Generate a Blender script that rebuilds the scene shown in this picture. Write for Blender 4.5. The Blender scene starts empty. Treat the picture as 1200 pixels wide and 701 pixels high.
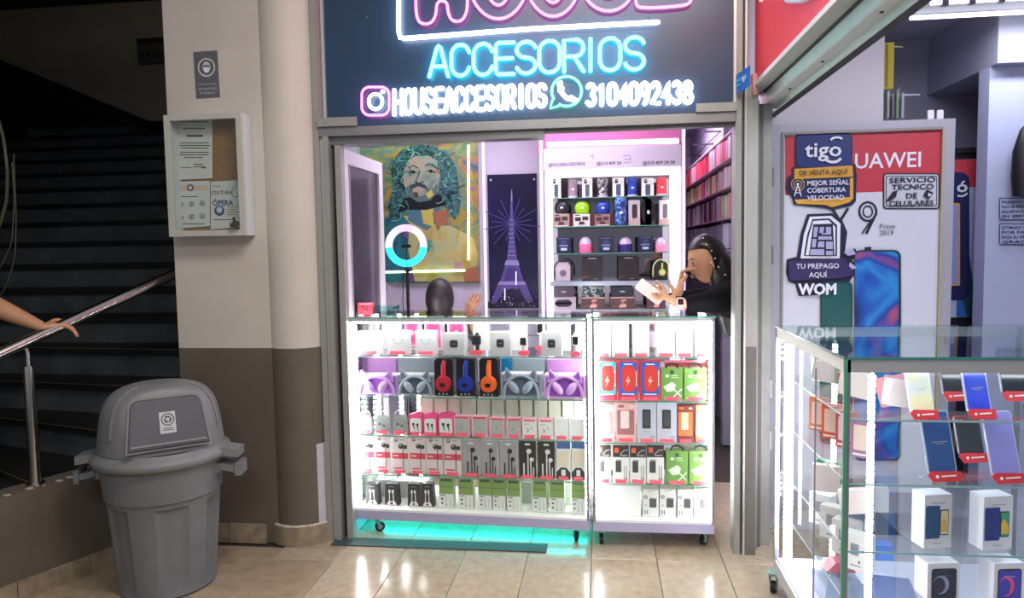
import bpy, bmesh, math, random
from math import *
from mathutils import Vector, Matrix, Euler
random.seed(7)
S = bpy.context.scene
COL = S.collection
# ---------------------------------------------------------------- camera
F, WPX, HPX = 850., 1200., 701.
PITCH, ROLL, YAW = atan(60/850.), .017, atan(105/850.)
CAM = Vector((0, 0, 1.45))
_f = Vector((-sin(YAW)*cos(PITCH), cos(YAW)*cos(PITCH), -sin(PITCH)))
_r0 = Vector((cos(YAW), sin(YAW), 0)); _u0 = _r0.cross(_f)
_r = _r0*cos(ROLL) - _u0*sin(ROLL); _u = _r0*sin(ROLL) + _u0*cos(ROLL)
cd = bpy.data.cameras.new('camera'); cam = bpy.data.objects.new('camera', cd); COL.objects.link(cam)
cd.sensor_width = 36; cd.lens = F/WPX*36; cd.clip_start = .05
mw = Matrix.Identity(4)
for i in range(3):
    mw[i][0] = _r[i]; mw[i][1] = _u[i]; mw[i][2] = -_f[i]; mw[i][3] = CAM[i]
cam.matrix_world = mw
S.camera = cam
S.view_settings.view_transform = 'Standard'; S.view_settings.look = 'None'
S.view_settings.exposure = 0.0; S.view_settings.gamma = 1
S.view_settings.use_curve_mapping = False
S.cycles.transparent_max_bounces = 40
# ---------------------------------------------------------------- world + mall lamps
w = bpy.data.worlds.new('mall_ambient'); S.world = w; w.use_nodes = True
w.node_tree.nodes['Background'].inputs[0].default_value = (.86, .9, 1, 1)
w.node_tree.nodes['Background'].inputs[1].default_value = .36

def area(name, loc, size, power, color=(1, 1, 1), rot=(0, 0, 0), sy=None):
    l = bpy.data.lights.new(name, 'AREA'); l.energy = power; l.color = color
    l.shape = 'RECTANGLE'; l.size = size; l.size_y = sy or size
    o = bpy.data.objects.new(name, l); COL.objects.link(o); o.location = loc; o.rotation_euler = rot
    return o
area('corridor_lamp', (.1, 1.5, 3.3), 1.6, 62, (1, .95, .88), (radians(14), 0, 0), .7)
area('corridor_lamp', (-.3, -1.2, 3.3), 1.4, 75, (1, .96, .9))
area('shop_ceiling_lamp', (-.5, 4.35, 2.5), 1.5, 30, (.95, .84, 1), (0, 0, 0), .5)
area('shop_ceiling_lamp', (.45, 6.1, 2.5), .6, 60, (1, .86, .97), (0, 0, 0), 1.6)
area('stall_ceiling_lamp', (1.75, 2.6, 2.65), .9, 34, (.84, .86, 1), (0, 0, 0), .5)
# ---------------------------------------------------------------- pixel -> world
def ray(px, py): return _f + _r*((px-WPX/2)/F) - _u*((py-HPX/2)/F)
def P(px, py, Y):
    d = ray(px, py); return CAM + d*((Y-CAM.y)/d.y)
def PX(px, py, X):
    d = ray(px, py); return CAM + d*((X-CAM.x)/d.x)
def PZ(px, py, Z):
    d = ray(px, py); return CAM + d*((Z-CAM.z)/d.z)
# ---------------------------------------------------------------- materials
def lin(c):
    if isinstance(c, str):
        c = c.lstrip('#'); c = c if len(c) == 6 else ''.join(q*2 for q in c); c = tuple(int(c[i:i+2], 16)/255 for i in (0, 2, 4))
    return tuple(x/12.92 if x <= .04045 else ((x+.055)/1.055)**2.4 for x in c)
_m = {}
def M(col, rough=.5, metal=0., noise=0., scale=8., bump=0., coat=0., em=0., spec=.5):
    k = (col, rough, metal, noise, scale, bump, coat, em, spec)
    if k in _m: return _m[k]
    m = bpy.data.materials.new('paint'); m.use_nodes = True; nt = m.node_tree
    b = nt.nodes['Principled BSDF']; c = lin(col)
    b.inputs['Roughness'].default_value = rough; b.inputs['Metallic'].default_value = metal
    b.inputs['Specular IOR Level'].default_value = spec
    if coat: b.inputs['Coat Weight'].default_value = coat; b.inputs['Coat Roughness'].default_value = .05
    b.inputs['Base Color'].default_value = (*c, 1)
    if em:
        b.inputs['Emission Color'].default_value = (*c, 1); b.inputs['Emission Strength'].default_value = em
    if noise or bump:
        tc = nt.nodes.new('ShaderNodeNewGeometry'); n = nt.nodes.new('ShaderNodeTexNoise')
        n.inputs['Scale'].default_value = scale; n.inputs['Detail'].default_value = 6
        nt.links.new(tc.outputs['Position'], n.inputs['Vector'])
        if noise:
            r = nt.nodes.new('ShaderNodeValToRGB'); r.color_ramp.elements[0].position = .3; r.color_ramp.elements[1].position = .7
            r.color_ramp.elements[0].color = (*[x*(1-noise) for x in c], 1)
            r.color_ramp.elements[1].color = (*[min(1, x*(1+noise)) for x in c], 1)
            nt.links.new(n.outputs['Fac'], r.inputs[0]); nt.links.new(r.outputs[0], b.inputs['Base Color'])
        if bump:
            bp = nt.nodes.new('ShaderNodeBump'); bp.inputs['Strength'].default_value = bump; bp.inputs['Distance'].default_value = .004
            nt.links.new(n.outputs['Fac'], bp.inputs['Height']); nt.links.new(bp.outputs[0], b.inputs['Normal'])
    _m[k] = m; return m
def EM(col, s):
    k = ('em', col, s)
    if k in _m: return _m[k]
    m = bpy.data.materials.new('light'); m.use_nodes = True; nt = m.node_tree; nt.nodes.clear()
    e = nt.nodes.new('ShaderNodeEmission'); o = nt.nodes.new('ShaderNodeOutputMaterial')
    c = lin(col) if isinstance(col, str) else col
    e.inputs[0].default_value = (*c, 1); e.inputs[1].default_value = s
    nt.links.new(e.outputs[0], o.inputs[0]); _m[k] = m; return m
def GL(tint=(.96, .99, .98), refl=1., rough=0.02):
    k = ('gl', tint, refl, rough)
    if k in _m: return _m[k]
    m = bpy.data.materials.new('glass'); m.use_nodes = True; nt = m.node_tree; nt.nodes.clear()
    t = nt.nodes.new('ShaderNodeBsdfTransparent'); g = nt.nodes.new('ShaderNodeBsdfGlossy'); x = nt.nodes.new('ShaderNodeMixShader')
    lw = nt.nodes.new('ShaderNodeLayerWeight'); lw.inputs[0].default_value = .5
    pw = nt.nodes.new('ShaderNodeMath'); pw.operation = 'POWER'; pw.inputs[1].default_value = 5
    fr = nt.nodes.new('ShaderNodeMath'); fr.operation = 'MULTIPLY_ADD'; fr.inputs[1].default_value = .96; fr.inputs[2].default_value = .04
    nt.links.new(lw.outputs['Facing'], pw.inputs[0]); nt.links.new(pw.outputs[0], fr.inputs[0])
    mu = nt.nodes.new('ShaderNodeMath'); mu.operation = 'MULTIPLY'; mu.inputs[1].default_value = refl
    o = nt.nodes.new('ShaderNodeOutputMaterial'); t.inputs[0].default_value = (*tint, 1); g.inputs['Roughness'].default_value = rough
    nt.links.new(fr.outputs[0], mu.inputs[0]); nt.links.new(mu.outputs[0], x.inputs[0])
    nt.links.new(t.outputs[0], x.inputs[1]); nt.links.new(g.outputs[0], x.inputs[2]); nt.links.new(x.outputs[0], o.inputs[0])
    _m[k] = m; return m
def RAMP(name, stops, scale, rough=.4, detail=4, kind='noise', distort=0., seed=0, coat=0.):
    m = bpy.data.materials.new(name); m.use_nodes = True; nt = m.node_tree; b = nt.nodes['Principled BSDF']
    b.inputs['Roughness'].default_value = rough
    if coat: b.inputs['Coat Weight'].default_value = coat; b.inputs['Coat Roughness'].default_value = .08
    g = nt.nodes.new('ShaderNodeNewGeometry'); mp = nt.nodes.new('ShaderNodeMapping'); mp.inputs['Location'].default_value = (seed, seed, seed)
    nt.links.new(g.outputs['Position'], mp.inputs[0])
    if kind == 'noise':
        n = nt.nodes.new('ShaderNodeTexNoise'); n.inputs['Scale'].default_value = scale; n.inputs['Detail'].default_value = detail
        n.inputs['Distortion'].default_value = distort; out = n.outputs['Fac']
    elif kind == 'wave':
        n = nt.nodes.new('ShaderNodeTexWave'); n.inputs['Scale'].default_value = scale; n.inputs['Distortion'].default_value = distort
        n.inputs['Detail'].default_value = detail; out = n.outputs['Fac']
    else:
        n = nt.nodes.new('ShaderNodeTexVoronoi'); n.inputs['Scale'].default_value = scale; out = n.outputs['Distance']
    nt.links.new(mp.outputs[0], n.inputs['Vector'])
    r = nt.nodes.new('ShaderNodeValToRGB'); e = r.color_ramp.elements
    e[0].position = stops[0][0]; e[0].color = (*lin(stops[0][1]), 1)
    e[1].position = stops[-1][0]; e[1].color = (*lin(stops[-1][1]), 1)
    for p, c in stops[1:-1]:
        q = e.new(p); q.color = (*lin(c), 1)
    nt.links.new(out, r.inputs[0]); nt.links.new(r.outputs[0], b.inputs['Base Color']); return m
# ---------------------------------------------------------------- mesh builder
_txt = {}
class MB:
    def __init__(s): s.v = []; s.f = []; s.mi = []; s.mats = []; s.M = None
    def add(s, vs, fs, mat):
        if mat not in s.mats: s.mats.append(mat)
        k = s.mats.index(mat); n = len(s.v)
        for p in vs:
            p = Vector(p)
            s.v.append(tuple(s.M @ p) if s.M else tuple(p))
        for f in fs: s.f.append([i+n for i in f]); s.mi.append(k)
        return s
    def box(s, a, b, mat):
        x0, y0, z0 = a; x1, y1, z1 = b
        return s.add([(x0,y0,z0),(x1,y0,z0),(x1,y1,z0),(x0,y1,z0),(x0,y0,z1),(x1,y0,z1),(x1,y1,z1),(x0,y1,z1)],
                     [(0,3,2,1),(4,5,6,7),(0,1,5,4),(1,2,6,5),(2,3,7,6),(3,0,4,7)], mat)
    def prism(s, pts, y0, y1, mat, matside=None):      # outline in (x, z), extruded along y
        n = len(pts)
        area2 = sum(pts[i][0]*pts[(i+1) % n][1]-pts[(i+1) % n][0]*pts[i][1] for i in range(n))
        if area2 < 0: pts = pts[::-1]
        vs = [(p[0], y0, p[1]) for p in pts]+[(p[0], y1, p[1]) for p in pts]
        s.add(vs, [tuple(range(n)), tuple(range(2*n-1, n-1, -1))], mat)
        s.add(vs, [(i, i+n, (i+1) % n+n, (i+1) % n) for i in range(n)], matside or mat); return s
    def prismz(s, pts, z0, z1, mat):                   # outline in (x, y)
        n = len(pts)
        area2 = sum(pts[i][0]*pts[(i+1) % n][1]-pts[(i+1) % n][0]*pts[i][1] for i in range(n))
        if area2 < 0: pts = pts[::-1]
        vs = [(p[0], p[1], z0) for p in pts]+[(p[0], p[1], z1) for p in pts]
        return s.add(vs, [tuple(range(n-1, -1, -1)), tuple(range(n, 2*n))]+[(i, (i+1) % n, (i+1) % n+n, i+n) for i in range(n)], mat)
    def prismx(s, pts, x0, x1, mat):                   # outline in (y, z)
        n = len(pts)
        vs = [(x0, p[0], p[1]) for p in pts]+[(x1, p[0], p[1]) for p in pts]
        return s.add(vs, [tuple(range(n)), tuple(range(2*n-1, n-1, -1))]+[(i, i+n, (i+1) % n+n, (i+1) % n) for i in range(n)], mat)
    def rbox(s, x0, z0, x1, z1, y0, y1, r, mat, seg=4, matside=None):
        return s.prism(rrect(x0, z0, x1, z1, r, seg), y0, y1, mat, matside)
    def tube(s, pts, r, mat, n=6, closed=False, rs=None):
        pts = [Vector(p) for p in pts]; N = len(pts); vs = []; fs = []
        prev = None
        for i, p in enumerate(pts):
            a = pts[(i-1) % N] if (closed or i > 0) else p; b = pts[(i+1) % N] if (closed or i < N-1) else p
            t = (b-a).normalized() if (b-a).length > 1e-9 else Vector((0, 0, 1))
            if prev is None:
                q = Vector((0, 0, 1)) if abs(t.z) < .9 else Vector((0, 1, 0)); nx = t.cross(q).normalized()
            else:
                nx = prev - t*prev.dot(t); nx = nx.normalized() if nx.length > 1e-6 else t.orthogonal().normalized()
            prev = nx; ny = t.cross(nx); rr = rs[i] if rs else r
            for k in range(n):
                an = 2*pi*k/n; vs.append(p + nx*cos(an)*rr + ny*sin(an)*rr)
        for i in range(N if closed else N-1):
            j = (i+1) % N
            for k in range(n): fs.append((i*n+k, i*n+(k+1) % n, j*n+(k+1) % n, j*n+k))
        if not closed: fs += [tuple(range(n-1, -1, -1)), tuple(range((N-1)*n, N*n))]
        return s.add(vs, fs, mat)
    def cyl(s, a, b, r, mat, n=16, r2=None): return s.tube([a, b], r, mat, n, rs=[r, r if r2 is None else r2])
    def lathe(s, c, prof, mat, n=32, a0=0, a1=2*pi):
        full = abs(a1-a0-2*pi) < 1e-6; K = n if full else n+1; vs = []; fs = []
        for r, z in prof:
            for k in range(K):
                an = a0+(a1-a0)*k/n; vs.append((c[0]+r*cos(an), c[1]+r*sin(an), c[2]+z))
        for i in range(len(prof)-1):
            for k in range(n):
                k2 = (k+1) % K; fs.append((i*K+k, i*K+k2, (i+1)*K+k2, (i+1)*K+k))
        return s.add(vs, fs, mat)
    def ball(s, c, r, mat, n=14, m=9):
        if not hasattr(r, '__len__'): r = (r, r, r)
        vs = [(c[0], c[1], c[2]-r[2])]; fs = []
        for j in range(1, m):
            ph = -pi/2+pi*j/m
            for k in range(n): an = 2*pi*k/n; vs.append((c[0]+r[0]*cos(ph)*cos(an), c[1]+r[1]*cos(ph)*sin(an), c[2]+r[2]*sin(ph)))
        vs.append((c[0], c[1], c[2]+r[2])); L = len(vs)-1
        for k in range(n):
            fs.append((0, 1+(k+1) % n, 1+k)); fs.append((L, L-n+k, L-n+(k+1) % n))
        for j in range(m-2):
            for k in range(n): fs.append((1+j*n+k, 1+j*n+(k+1) % n, 1+(j+1)*n+(k+1) % n, 1+(j+1)*n+k))
        return s.add(vs, fs, mat)
    def poly(s, pts, mat): return s.add(pts, [tuple(range(len(pts)))], mat)
    def text(s, t, org, size, mat, ux=(1, 0, 0), uz=(0, 0, 1), align='LEFT', sx=1., bold=0., fit=None):
        k = (t, bold)
        if k not in _txt:
            c = bpy.data.curves.new('t', 'FONT'); c.body = t; c.size = 1; c.resolution_u = 2; c.offset = bold
            o = bpy.data.objects.new('t', c); COL.objects.link(o); bpy.context.view_layer.update()
            me = bpy.data.meshes.new_from_object(o.evaluated_get(bpy.context.evaluated_depsgraph_get()))
            _txt[k] = ([tuple(v.co) for v in me.vertices], [tuple(p.vertices) for p in me.polygons])
            bpy.data.objects.remove(o); bpy.data.meshes.remove(me)
        vs, fs = _txt[k]
        if not vs: return s
        x0 = min(v[0] for v in vs); x1 = max(v[0] for v in vs)
        y0 = min(v[1] for v in vs); 
        if fit: sx = fit/((x1-x0)*size)
        off = {'LEFT': x0, 'CENTER': (x0+x1)/2, 'RIGHT': x1}[align]
        ux = Vector(ux); uz = Vector(uz); org = Vector(org)
        return s.add([org+ux*((v[0]-off)*size*sx)+uz*(v[1]*size) for v in vs], fs, mat)
    def build(s, name, parent=None, loc=None, smooth=None, kind=None, rot=None):
        me = bpy.data.meshes.new(name)
        me.from_pydata([tuple(v) for v in s.v], [], s.f)
        for m in s.mats: me.materials.append(m)
        me.polygons.foreach_set('material_index', s.mi)
        me.update()
        if smooth:
            me.polygons.foreach_set('use_smooth', [True]*len(me.polygons))
            me.set_sharp_from_angle(angle=radians(smooth))
        o = bpy.data.objects.new(name, me); COL.objects.link(o)
        if parent: o.parent = parent
        if loc is not None: o.location = loc
        if rot is not None: o.rotation_euler = rot
        if kind: o['kind'] = kind
        return o
def rrect(x0, z0, x1, z1, r, seg=4):
    o = []
    for cx, cz, a in ((x1-r, z0+r, -pi/2), (x1-r, z1-r, 0), (x0+r, z1-r, pi/2), (x0+r, z0+r, pi)):
        for k in range(seg+1): an = a+pi/2*k/seg; o.append((cx+r*cos(an), cz+r*sin(an)))
    return o
def ell(cx, cz, rx, rz, n=20, a0=0, a1=2*pi):
    return [(cx+rx*cos(a0+(a1-a0)*k/n), cz+rz*sin(a0+(a1-a0)*k/n)) for k in range(n if abs(a1-a0-2*pi) < 1e-6 else n+1)]
def tag(o, label, cat, group=None):
    o['label'] = label; o['category'] = cat
    if group: o['group'] = group
    return o
def thing(name, label, cat, loc=(0, 0, 0), rz=0, group=None):
    o = bpy.data.objects.new(name, None); COL.objects.link(o); o.empty_display_size = .05
    o.location = loc; o.rotation_euler = (0, 0, rz); return tag(o, label, cat, group)
def local(o, b):                                         # world coords in b -> local of thing o (translation only)
    b.M = Matrix.Translation(-Vector(o.location)); return b
def SB(): return MB()
ORD = ['first','second','third','fourth','fifth','sixth','seventh','eighth','ninth','tenth','eleventh','twelfth','thirteenth','fourteenth','fifteenth','sixteenth']
# common materials
ALU = M('#9a9a96', .42, .25, .06, 30); ALUD = M('#6b6a66', .45, .25, .05, 20); ALUL = M('#c9cac6', .35, .5)
CREAM = M('#c3bcb2', .7, 0, .04, 5, .12); GREY = M('#5d554a', .65, 0, .10, 4, .2)
WHITE = M('#e4e2ee', .45); BLACK = M('#0d0d10', .45); CHROME = M('#b8b8b8', .22, 1.); RUBBER = M('#17181a', .6)
GLASS = GL(); GEDGE = M('#5f9c88', .15, 0, coat=.5); SHG = GL((.975, .99, .985), .8)
RED = M('#d23a48', .5); PINKT = M('#e2485f', .5); LED = EM((1, .97, 1.), 50); FILLT = EM((1, .97, 1.), 42); LEDV = EM((.80, .5, 1.), 2.6)
# ================================================================ SETTING
# floor slab + tiles
b = MB(); b.box((-5, -2.5, -.12), (3.6, 8, -.008), M('#3a352d', .8)); floor = b.build('floor', kind='structure')
TILEM = RAMP('floor_tile', [(.3, '#a2927d'), (.5, '#ab9b86'), (.7, '#b3a48e')], 26, .16, 8)
TILEM2 = RAMP('floor_tile', [(.3, '#978770'), (.5, '#a3927a'), (.7, '#ac9c86')], 22, .18, 8, seed=3)
DIRT = RAMP('floor_tile', [(.3, '#8d7d68'), (.5, '#9b8a74'), (.7, '#a2927c')], 14, .26, 8, seed=7)
STM = RAMP('stall_tile', [(.3, '#a9a9b2'), (.7, '#c0c0ca')], 6, .2, 5)
tmesh = {}
def tile(x0, x1, y0, y1, mat, name='tile'):
    k = (round(x1-x0, 3), round(y1-y0, 3), mat)
    if k not in tmesh:
        g = .0012; w_ = (x1-x0)/2-g; h_ = (y1-y0)/2-g; t = MB(); e = .0015
        t.add([(-w_,-h_,-.008),(w_,-h_,-.008),(w_,h_,-.008),(-w_,h_,-.008),(-w_,-h_,-e),(w_,-h_,-e),(w_,h_,-e),(-w_,h_,-e),(-w_+e,-h_+e,0),(w_-e,-h_+e,0),(w_-e,h_-e,0),(-w_+e,h_-e,0)],
              [(0,1,5,4),(1,2,6,5),(2,3,7,6),(3,0,4,7),(4,5,9,8),(5,6,10,9),(6,7,11,10),(7,4,8,11),(8,9,10,11)], mat)
        tmesh[k] = t.build(name, floor).data; o = bpy.context.scene.objects[-1] if False else None
        ob = [q for q in floor.children if q.data == tmesh[k]][0]
    else:
        ob = bpy.data.objects.new(name, tmesh[k]); COL.objects.link(ob); ob.parent = floor
    ob.location = ((x0+x1)/2, (y0+y1)/2, 0); return ob
seams = [-3.356+.3*i for i in range(16)]+[1.27]
for i in range(16):
    x0, x1 = seams[i], seams[i+1]
    off = .0 if i != 6 else -.13
    for j, (y0, y1) in enumerate([(1.5, 2.1), (2.1, 2.7), (2.7, 3.305)]):
        if x1 < -2.9: continue
        yy1 = y1+off
        tile(x0, x1, max(y0+off, .9), yy1, [TILEM, TILEM2, TILEM][(i*5+j*3) % 3] if i > 6 else DIRT)
    if off: tile(x0, x1, 3.175, 3.305, TILEM)
    tile(x0, x1, .9, 1.5+off, TILEM)
    for y0, y1 in ((3.305, 3.86), (3.86, 4.46)):
        if -1.6 < x0 < 1.7: tile(x0, x1, y0, y1, TILEM2 if (i+int(y0)) % 2 else TILEM)

for i in range(5):
    for j in range(11):
        x0 = 1.47+i*.4; y0 = .9+j*.4
        if y0+.4 > 3.7 and x0 < .8: continue
        tile(x0, x0+.4, y0, y0+.4, STM)
for j in range(7): tile(1.27, 1.47, .9+j*.4, 1.3+j*.4, STM)
# pillar left of the shop: flat face, engaged round column, two paint bands
b = MB(); b.box((-2.085, 3.35, 0), (-1.55, 3.62, .981), GREY); b.box((-2.085, 3.35, .981), (-1.55, 3.62, 3.4), CREAM)
wp = b.build('wall_front', kind='structure')
b = MB(); b.lathe((-1.515, 3.475, 0), [(.152, 0), (.152, .981)], GREY, 40); b.lathe((-1.515, 3.475, 0), [(.152, .981), (.152, 3.4)], CREAM, 40)
b.build('round_column', wp, smooth=40)
b = MB(); b.box((-1.40, 3.44, 0), (-1.372, 3.6, 3.4), CREAM); b.build('column_return', wp)
b = MB(); b.lathe((-1.515, 3.475, 0), [(.1535, .06), (.1535, .47), (.1535, .50)], M('#b9b4bd', .75, 0, .06, 20), 8, radians(-42), radians(-6)); b.build('bare_plaster_patch', wp, smooth=40)
SK = RAMP('skirting_tile', [(.3, '#7d6f5e'), (.7, '#a09079')], 20, .35, 6)
bb = MB(); bb.box((-2.085, 3.338, 0), (-1.86, 3.352, .095), SK); bs = bb.build('baseboard_front', kind='structure')
b = MB(); b.box((-1.857, 3.338, 0), (-1.665, 3.352, .098), SK); b.build('tile', bs)
b = MB(); b.lathe((-1.515, 3.475, 0), [(.1525, .1), (.167, .098), (.167, 0)], SK, 24, radians(-150), radians(-20)); b.build('tile', bs, smooth=40)
b = MB(); b.lathe((-1.515, 3.475, 0), [(.151, .104), (.158, .107), (.168, .099)], M('#b5a999', .8, 0, .3, 60), 24, radians(-140), radians(-28)); b.build('grout_line', bs)

# parapet beside the stairs
A0 = Vector((-2.085, 3.52, 0)); dA = Vector((-.155, -.357, 0)).normalized(); nA = Vector((dA.y, -dA.x, 0))  # nA points left (-x)
if nA.x > 0: nA = -nA
def para(s, z, off=0): p = A0+dA*s+nA*off; return Vector((p.x, p.y, z))
b = MB()
vs = [para(0, 0), para(2.9, 0), para(2.9, 0, .13), para(0, 0, .13)]
b.add(vs+[v+Vector((0, 0, .455)) for v in vs], [(3,2,1,0),(4,5,6,7),(0,1,5,4),(1,2,6,5),(2,3,7,6),(3,0,4,7)], M('#5e564b', .7, 0, .14, 5, .25))
wl = b.build('wall_parapet', kind='structure')
b = MB()
for s in (.5, .56, .66, .71, .78, .83, .92):
    p = para(s, .455, .02+.02*random.random()); b.ball(p, (.02, .014, .004), M('#a9a297', .9), 7, 5)
b.build('chipped_plaster', wl, kind='stuff')
b = MB(); bsk = None
for i in range(9):
    t = MB(); q = [para(.02+i*.3, 0, -.012), para(.317+i*.3, 0, -.012), para(.317+i*.3, 0, .002), para(.02+i*.3, 0, .002)]
    t.add(q+[v+Vector((0, 0, .085)) for v in q], [(3,2,1,0),(4,5,6,7),(0,1,5,4),(1,2,6,5),(2,3,7,6),(3,0,4,7)], SK)
    if i == 0: bsk = t.build('baseboard_left', kind='structure')
    else: t.build('tile', bsk)

# staircase (fanning lower treads)
ST = thing('staircase', 'dark concrete staircase climbing behind the low grey wall, metal nosed lower treads', 'stairs', (-2.6, 3.5, 0))
RIS = RAMP('riser', [(.3, '#3c4044'), (.5, '#484c50'), (.7, '#54585b')], 5, .6, 6, seed=2)
TRD = M('#141413', .55, 0, .2, 8)
nos = [(.11, (-2.90, 2.1), (-4.2, 2.95)), (.27, (-2.74, 2.50), (-4.2, 3.45)), (.43, (-2.57, 2.92), (-4.2, 3.78)), (.59, (-2.33, 3.185), (-4.2, 3.79)), (.75, (-2.15, 3.48), (-4.2, 3.80)), (.91, (-2.09, 3.765), (-4.2, 3.95))]
for k in range(12): nos.append((1.07+.16*k, (-2.065, 4.05+.28*k), (-4.2 if k < 2 else -7.1, 4.10+.28*k)))
NOSE = M('#8d8b86', .35, .8)
for i, (z, a, c) in enumerate(nos):
    a2, c2 = (nos[i+1][1], nos[i+1][2]) if i+1 < len(nos) else ((a[0], a[1]+.3), (c[0], c[1]+.3))
    st = local(ST, MB()); zb = max(0, z-.16) if i < 5 else z-.16
    o = .03
    st.add([(a[0], a[1]+o, zb), (c[0], c[1]+o, zb), (c[0], c[1]+o, z-.03), (a[0], a[1]+o, z-.03)], [(3,2,1,0)], RIS)
    st.add([(a[0], a[1], z-.03), (c[0], c[1], z-.03), (c[0], c[1], z), (a[0], a[1], z), (a2[0], a2[1]+o, z), (c2[0], c2[1]+o, z), (a[0], a[1]+o, z-.03), (c[0], c[1]+o, z-.03)],
           [(3,2,1,0), (2,3,4,5), (0,1,7,6)], TRD if i > 5 else TRD)
    so = st.build('step', ST)
    if i < 6:
        n_ = local(ST, MB()); n_.tube([(a[0], a[1]-.002, z+.001), (c[0], c[1]-.002, z+.001)], .0028, NOSE, 5); n_.build('nosing', so)
# stairwell shell
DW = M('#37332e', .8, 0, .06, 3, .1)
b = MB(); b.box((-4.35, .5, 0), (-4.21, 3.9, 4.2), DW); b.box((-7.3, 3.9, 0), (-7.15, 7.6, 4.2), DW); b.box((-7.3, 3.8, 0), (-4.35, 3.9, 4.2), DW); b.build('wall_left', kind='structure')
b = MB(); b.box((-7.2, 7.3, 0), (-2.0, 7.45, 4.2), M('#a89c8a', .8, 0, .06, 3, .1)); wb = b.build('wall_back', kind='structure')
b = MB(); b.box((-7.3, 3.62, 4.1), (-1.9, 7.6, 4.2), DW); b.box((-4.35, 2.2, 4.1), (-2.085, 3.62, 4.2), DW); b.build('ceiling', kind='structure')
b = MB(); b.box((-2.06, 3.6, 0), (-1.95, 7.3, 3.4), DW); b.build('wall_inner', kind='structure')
# inclined dark trim of the upper flight on the back wall
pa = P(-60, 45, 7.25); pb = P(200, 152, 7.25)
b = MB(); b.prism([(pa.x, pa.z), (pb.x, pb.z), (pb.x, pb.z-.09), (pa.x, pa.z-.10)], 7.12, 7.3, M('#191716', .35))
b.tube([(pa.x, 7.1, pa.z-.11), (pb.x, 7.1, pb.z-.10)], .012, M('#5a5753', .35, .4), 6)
b.prism([(pa.x, pa.z-.1), (pb.x, pb.z-.09), (pb.x, pb.z-1.2), (pa.x, pa.z-1.9)], 7.2, 7.31, M('#151414', .6)); b.build('trim_and_shade_panel', kind='structure')  # dark panel below the trim stands in for the shade swallowing the stairs
# notice on stairwell wall
a = P(155, 43, 7.2); c = P(190, 72, 7.2)
t = thing('wall_notice', 'dim grey notice with a dark top band on the stairwell wall', 'notice', (a.x, 7.29, c.z))
b = local(t, MB()); b.box((a.x, 7.275, c.z), (c.x, 7.295, a.z), M('#55514c', .8)); b.build('sheet', t)
b = local(t, MB()); b.box((a.x, 7.27, a.z-.05), (c.x, 7.2745, a.z), M('#2c2a28', .8))
for i in range(4): b.box((a.x+.04+i*.065, 7.27, c.z+.06), (a.x+.075+i*.065, 7.2745, c.z+.11), M('#2c2a28', .8))
b.build('print', t)

# ---------------- shopfront frame
YF = 3.42
fr = MB(); fr.box((-1.372, 3.405, 0), (-1.345, 3.50, 3.0), ALU); tr = fr.build('trim_2', kind='structure')
def part(parent, name, a, c, m):
    b = MB(); b.box(a, c, m); return b.build(name, parent)
part(tr, 'left_jamb_strip', (-1.345, 3.42, 0), (-1.325, 3.50, 2.0), ALUL)
part(tr, 'left_jamb_strip', (-1.325, 3.40, 0), (-1.30, 3.50, 2.0), ALU)
part(tr, 'left_jamb_groove', (-1.30, 3.46, 0), (-1.275, 3.50, 1.96), M('#26262a', .5))
part(tr, 'left_jamb_strip', (-1.275, 3.42, 0), (-1.245, 3.47, 1.96), ALU)
lt = MB(); lt.box((-1.345, 3.40, 2.0), (.607, 3.47, 2.042), M('#8b8b8b', .4, .6, .05, 20)); tr3 = lt.build('trim_3', kind='structure')
part(tr3, 'lintel_lower_bar', (-1.31, 3.43, 1.963), (-.262, 3.52, 1.999), M('#7f8080', .35, .6, .05, 20))
part(tr3, 'lintel_lip', (-.262, 3.43, 1.985), (.607, 3.48, 1.999), ALUD)
part(tr3, 'lintel_cover', (-1.345, 3.385, 2.044), (-1.15, 3.40, 2.085), ALU)
part(tr3, 'lintel_cover', (.43, 3.385, 2.044), (.607, 3.40, 2.082), ALU)
rj = MB(); rj.box((.605, 3.40, 0), (.632, 3.50, 3.0), ALU); tr4 = rj.build('trim_4', kind='structure')
part(tr4, 'jamb_groove', (.632, 3.44, 0), (.643, 3.5, 3.0), ALUD)
part(tr4, 'bright_edge', (.643, 3.395, 0), (.652, 3.5, 3.0), ALUL)
rc = MB(); rc.box((.652, 3.40, 0), (.702, 3.62, .98), M('#6a655f', .6, 0, .08, 20)); rc.box((.652, 3.40, .98), (.702, 3.62, 2.16), M('#a3a09d', .6, 0, .05, 10)); rc.build('wall_corner', kind='structure')
gp = MB(); gp.box((.72, 3.5, 0), (.746, 3.72, 2.09), ALUD); gt = gp.build('trim_5', kind='structure')
part(gt, 'shutter_guide', (.75, 3.52, 0), (.79, 3.70, 2.09), ALU)
part(gt, 'shutter_guide_lip', (.706, 3.46, 0), (.72, 3.6, 2.1), ALU)
for z in (1.72, 1.35, .7, .45): part(gt, 'hinge', (.805, 3.60, z), (.818, 3.64, z+.09), CHROME)

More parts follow.
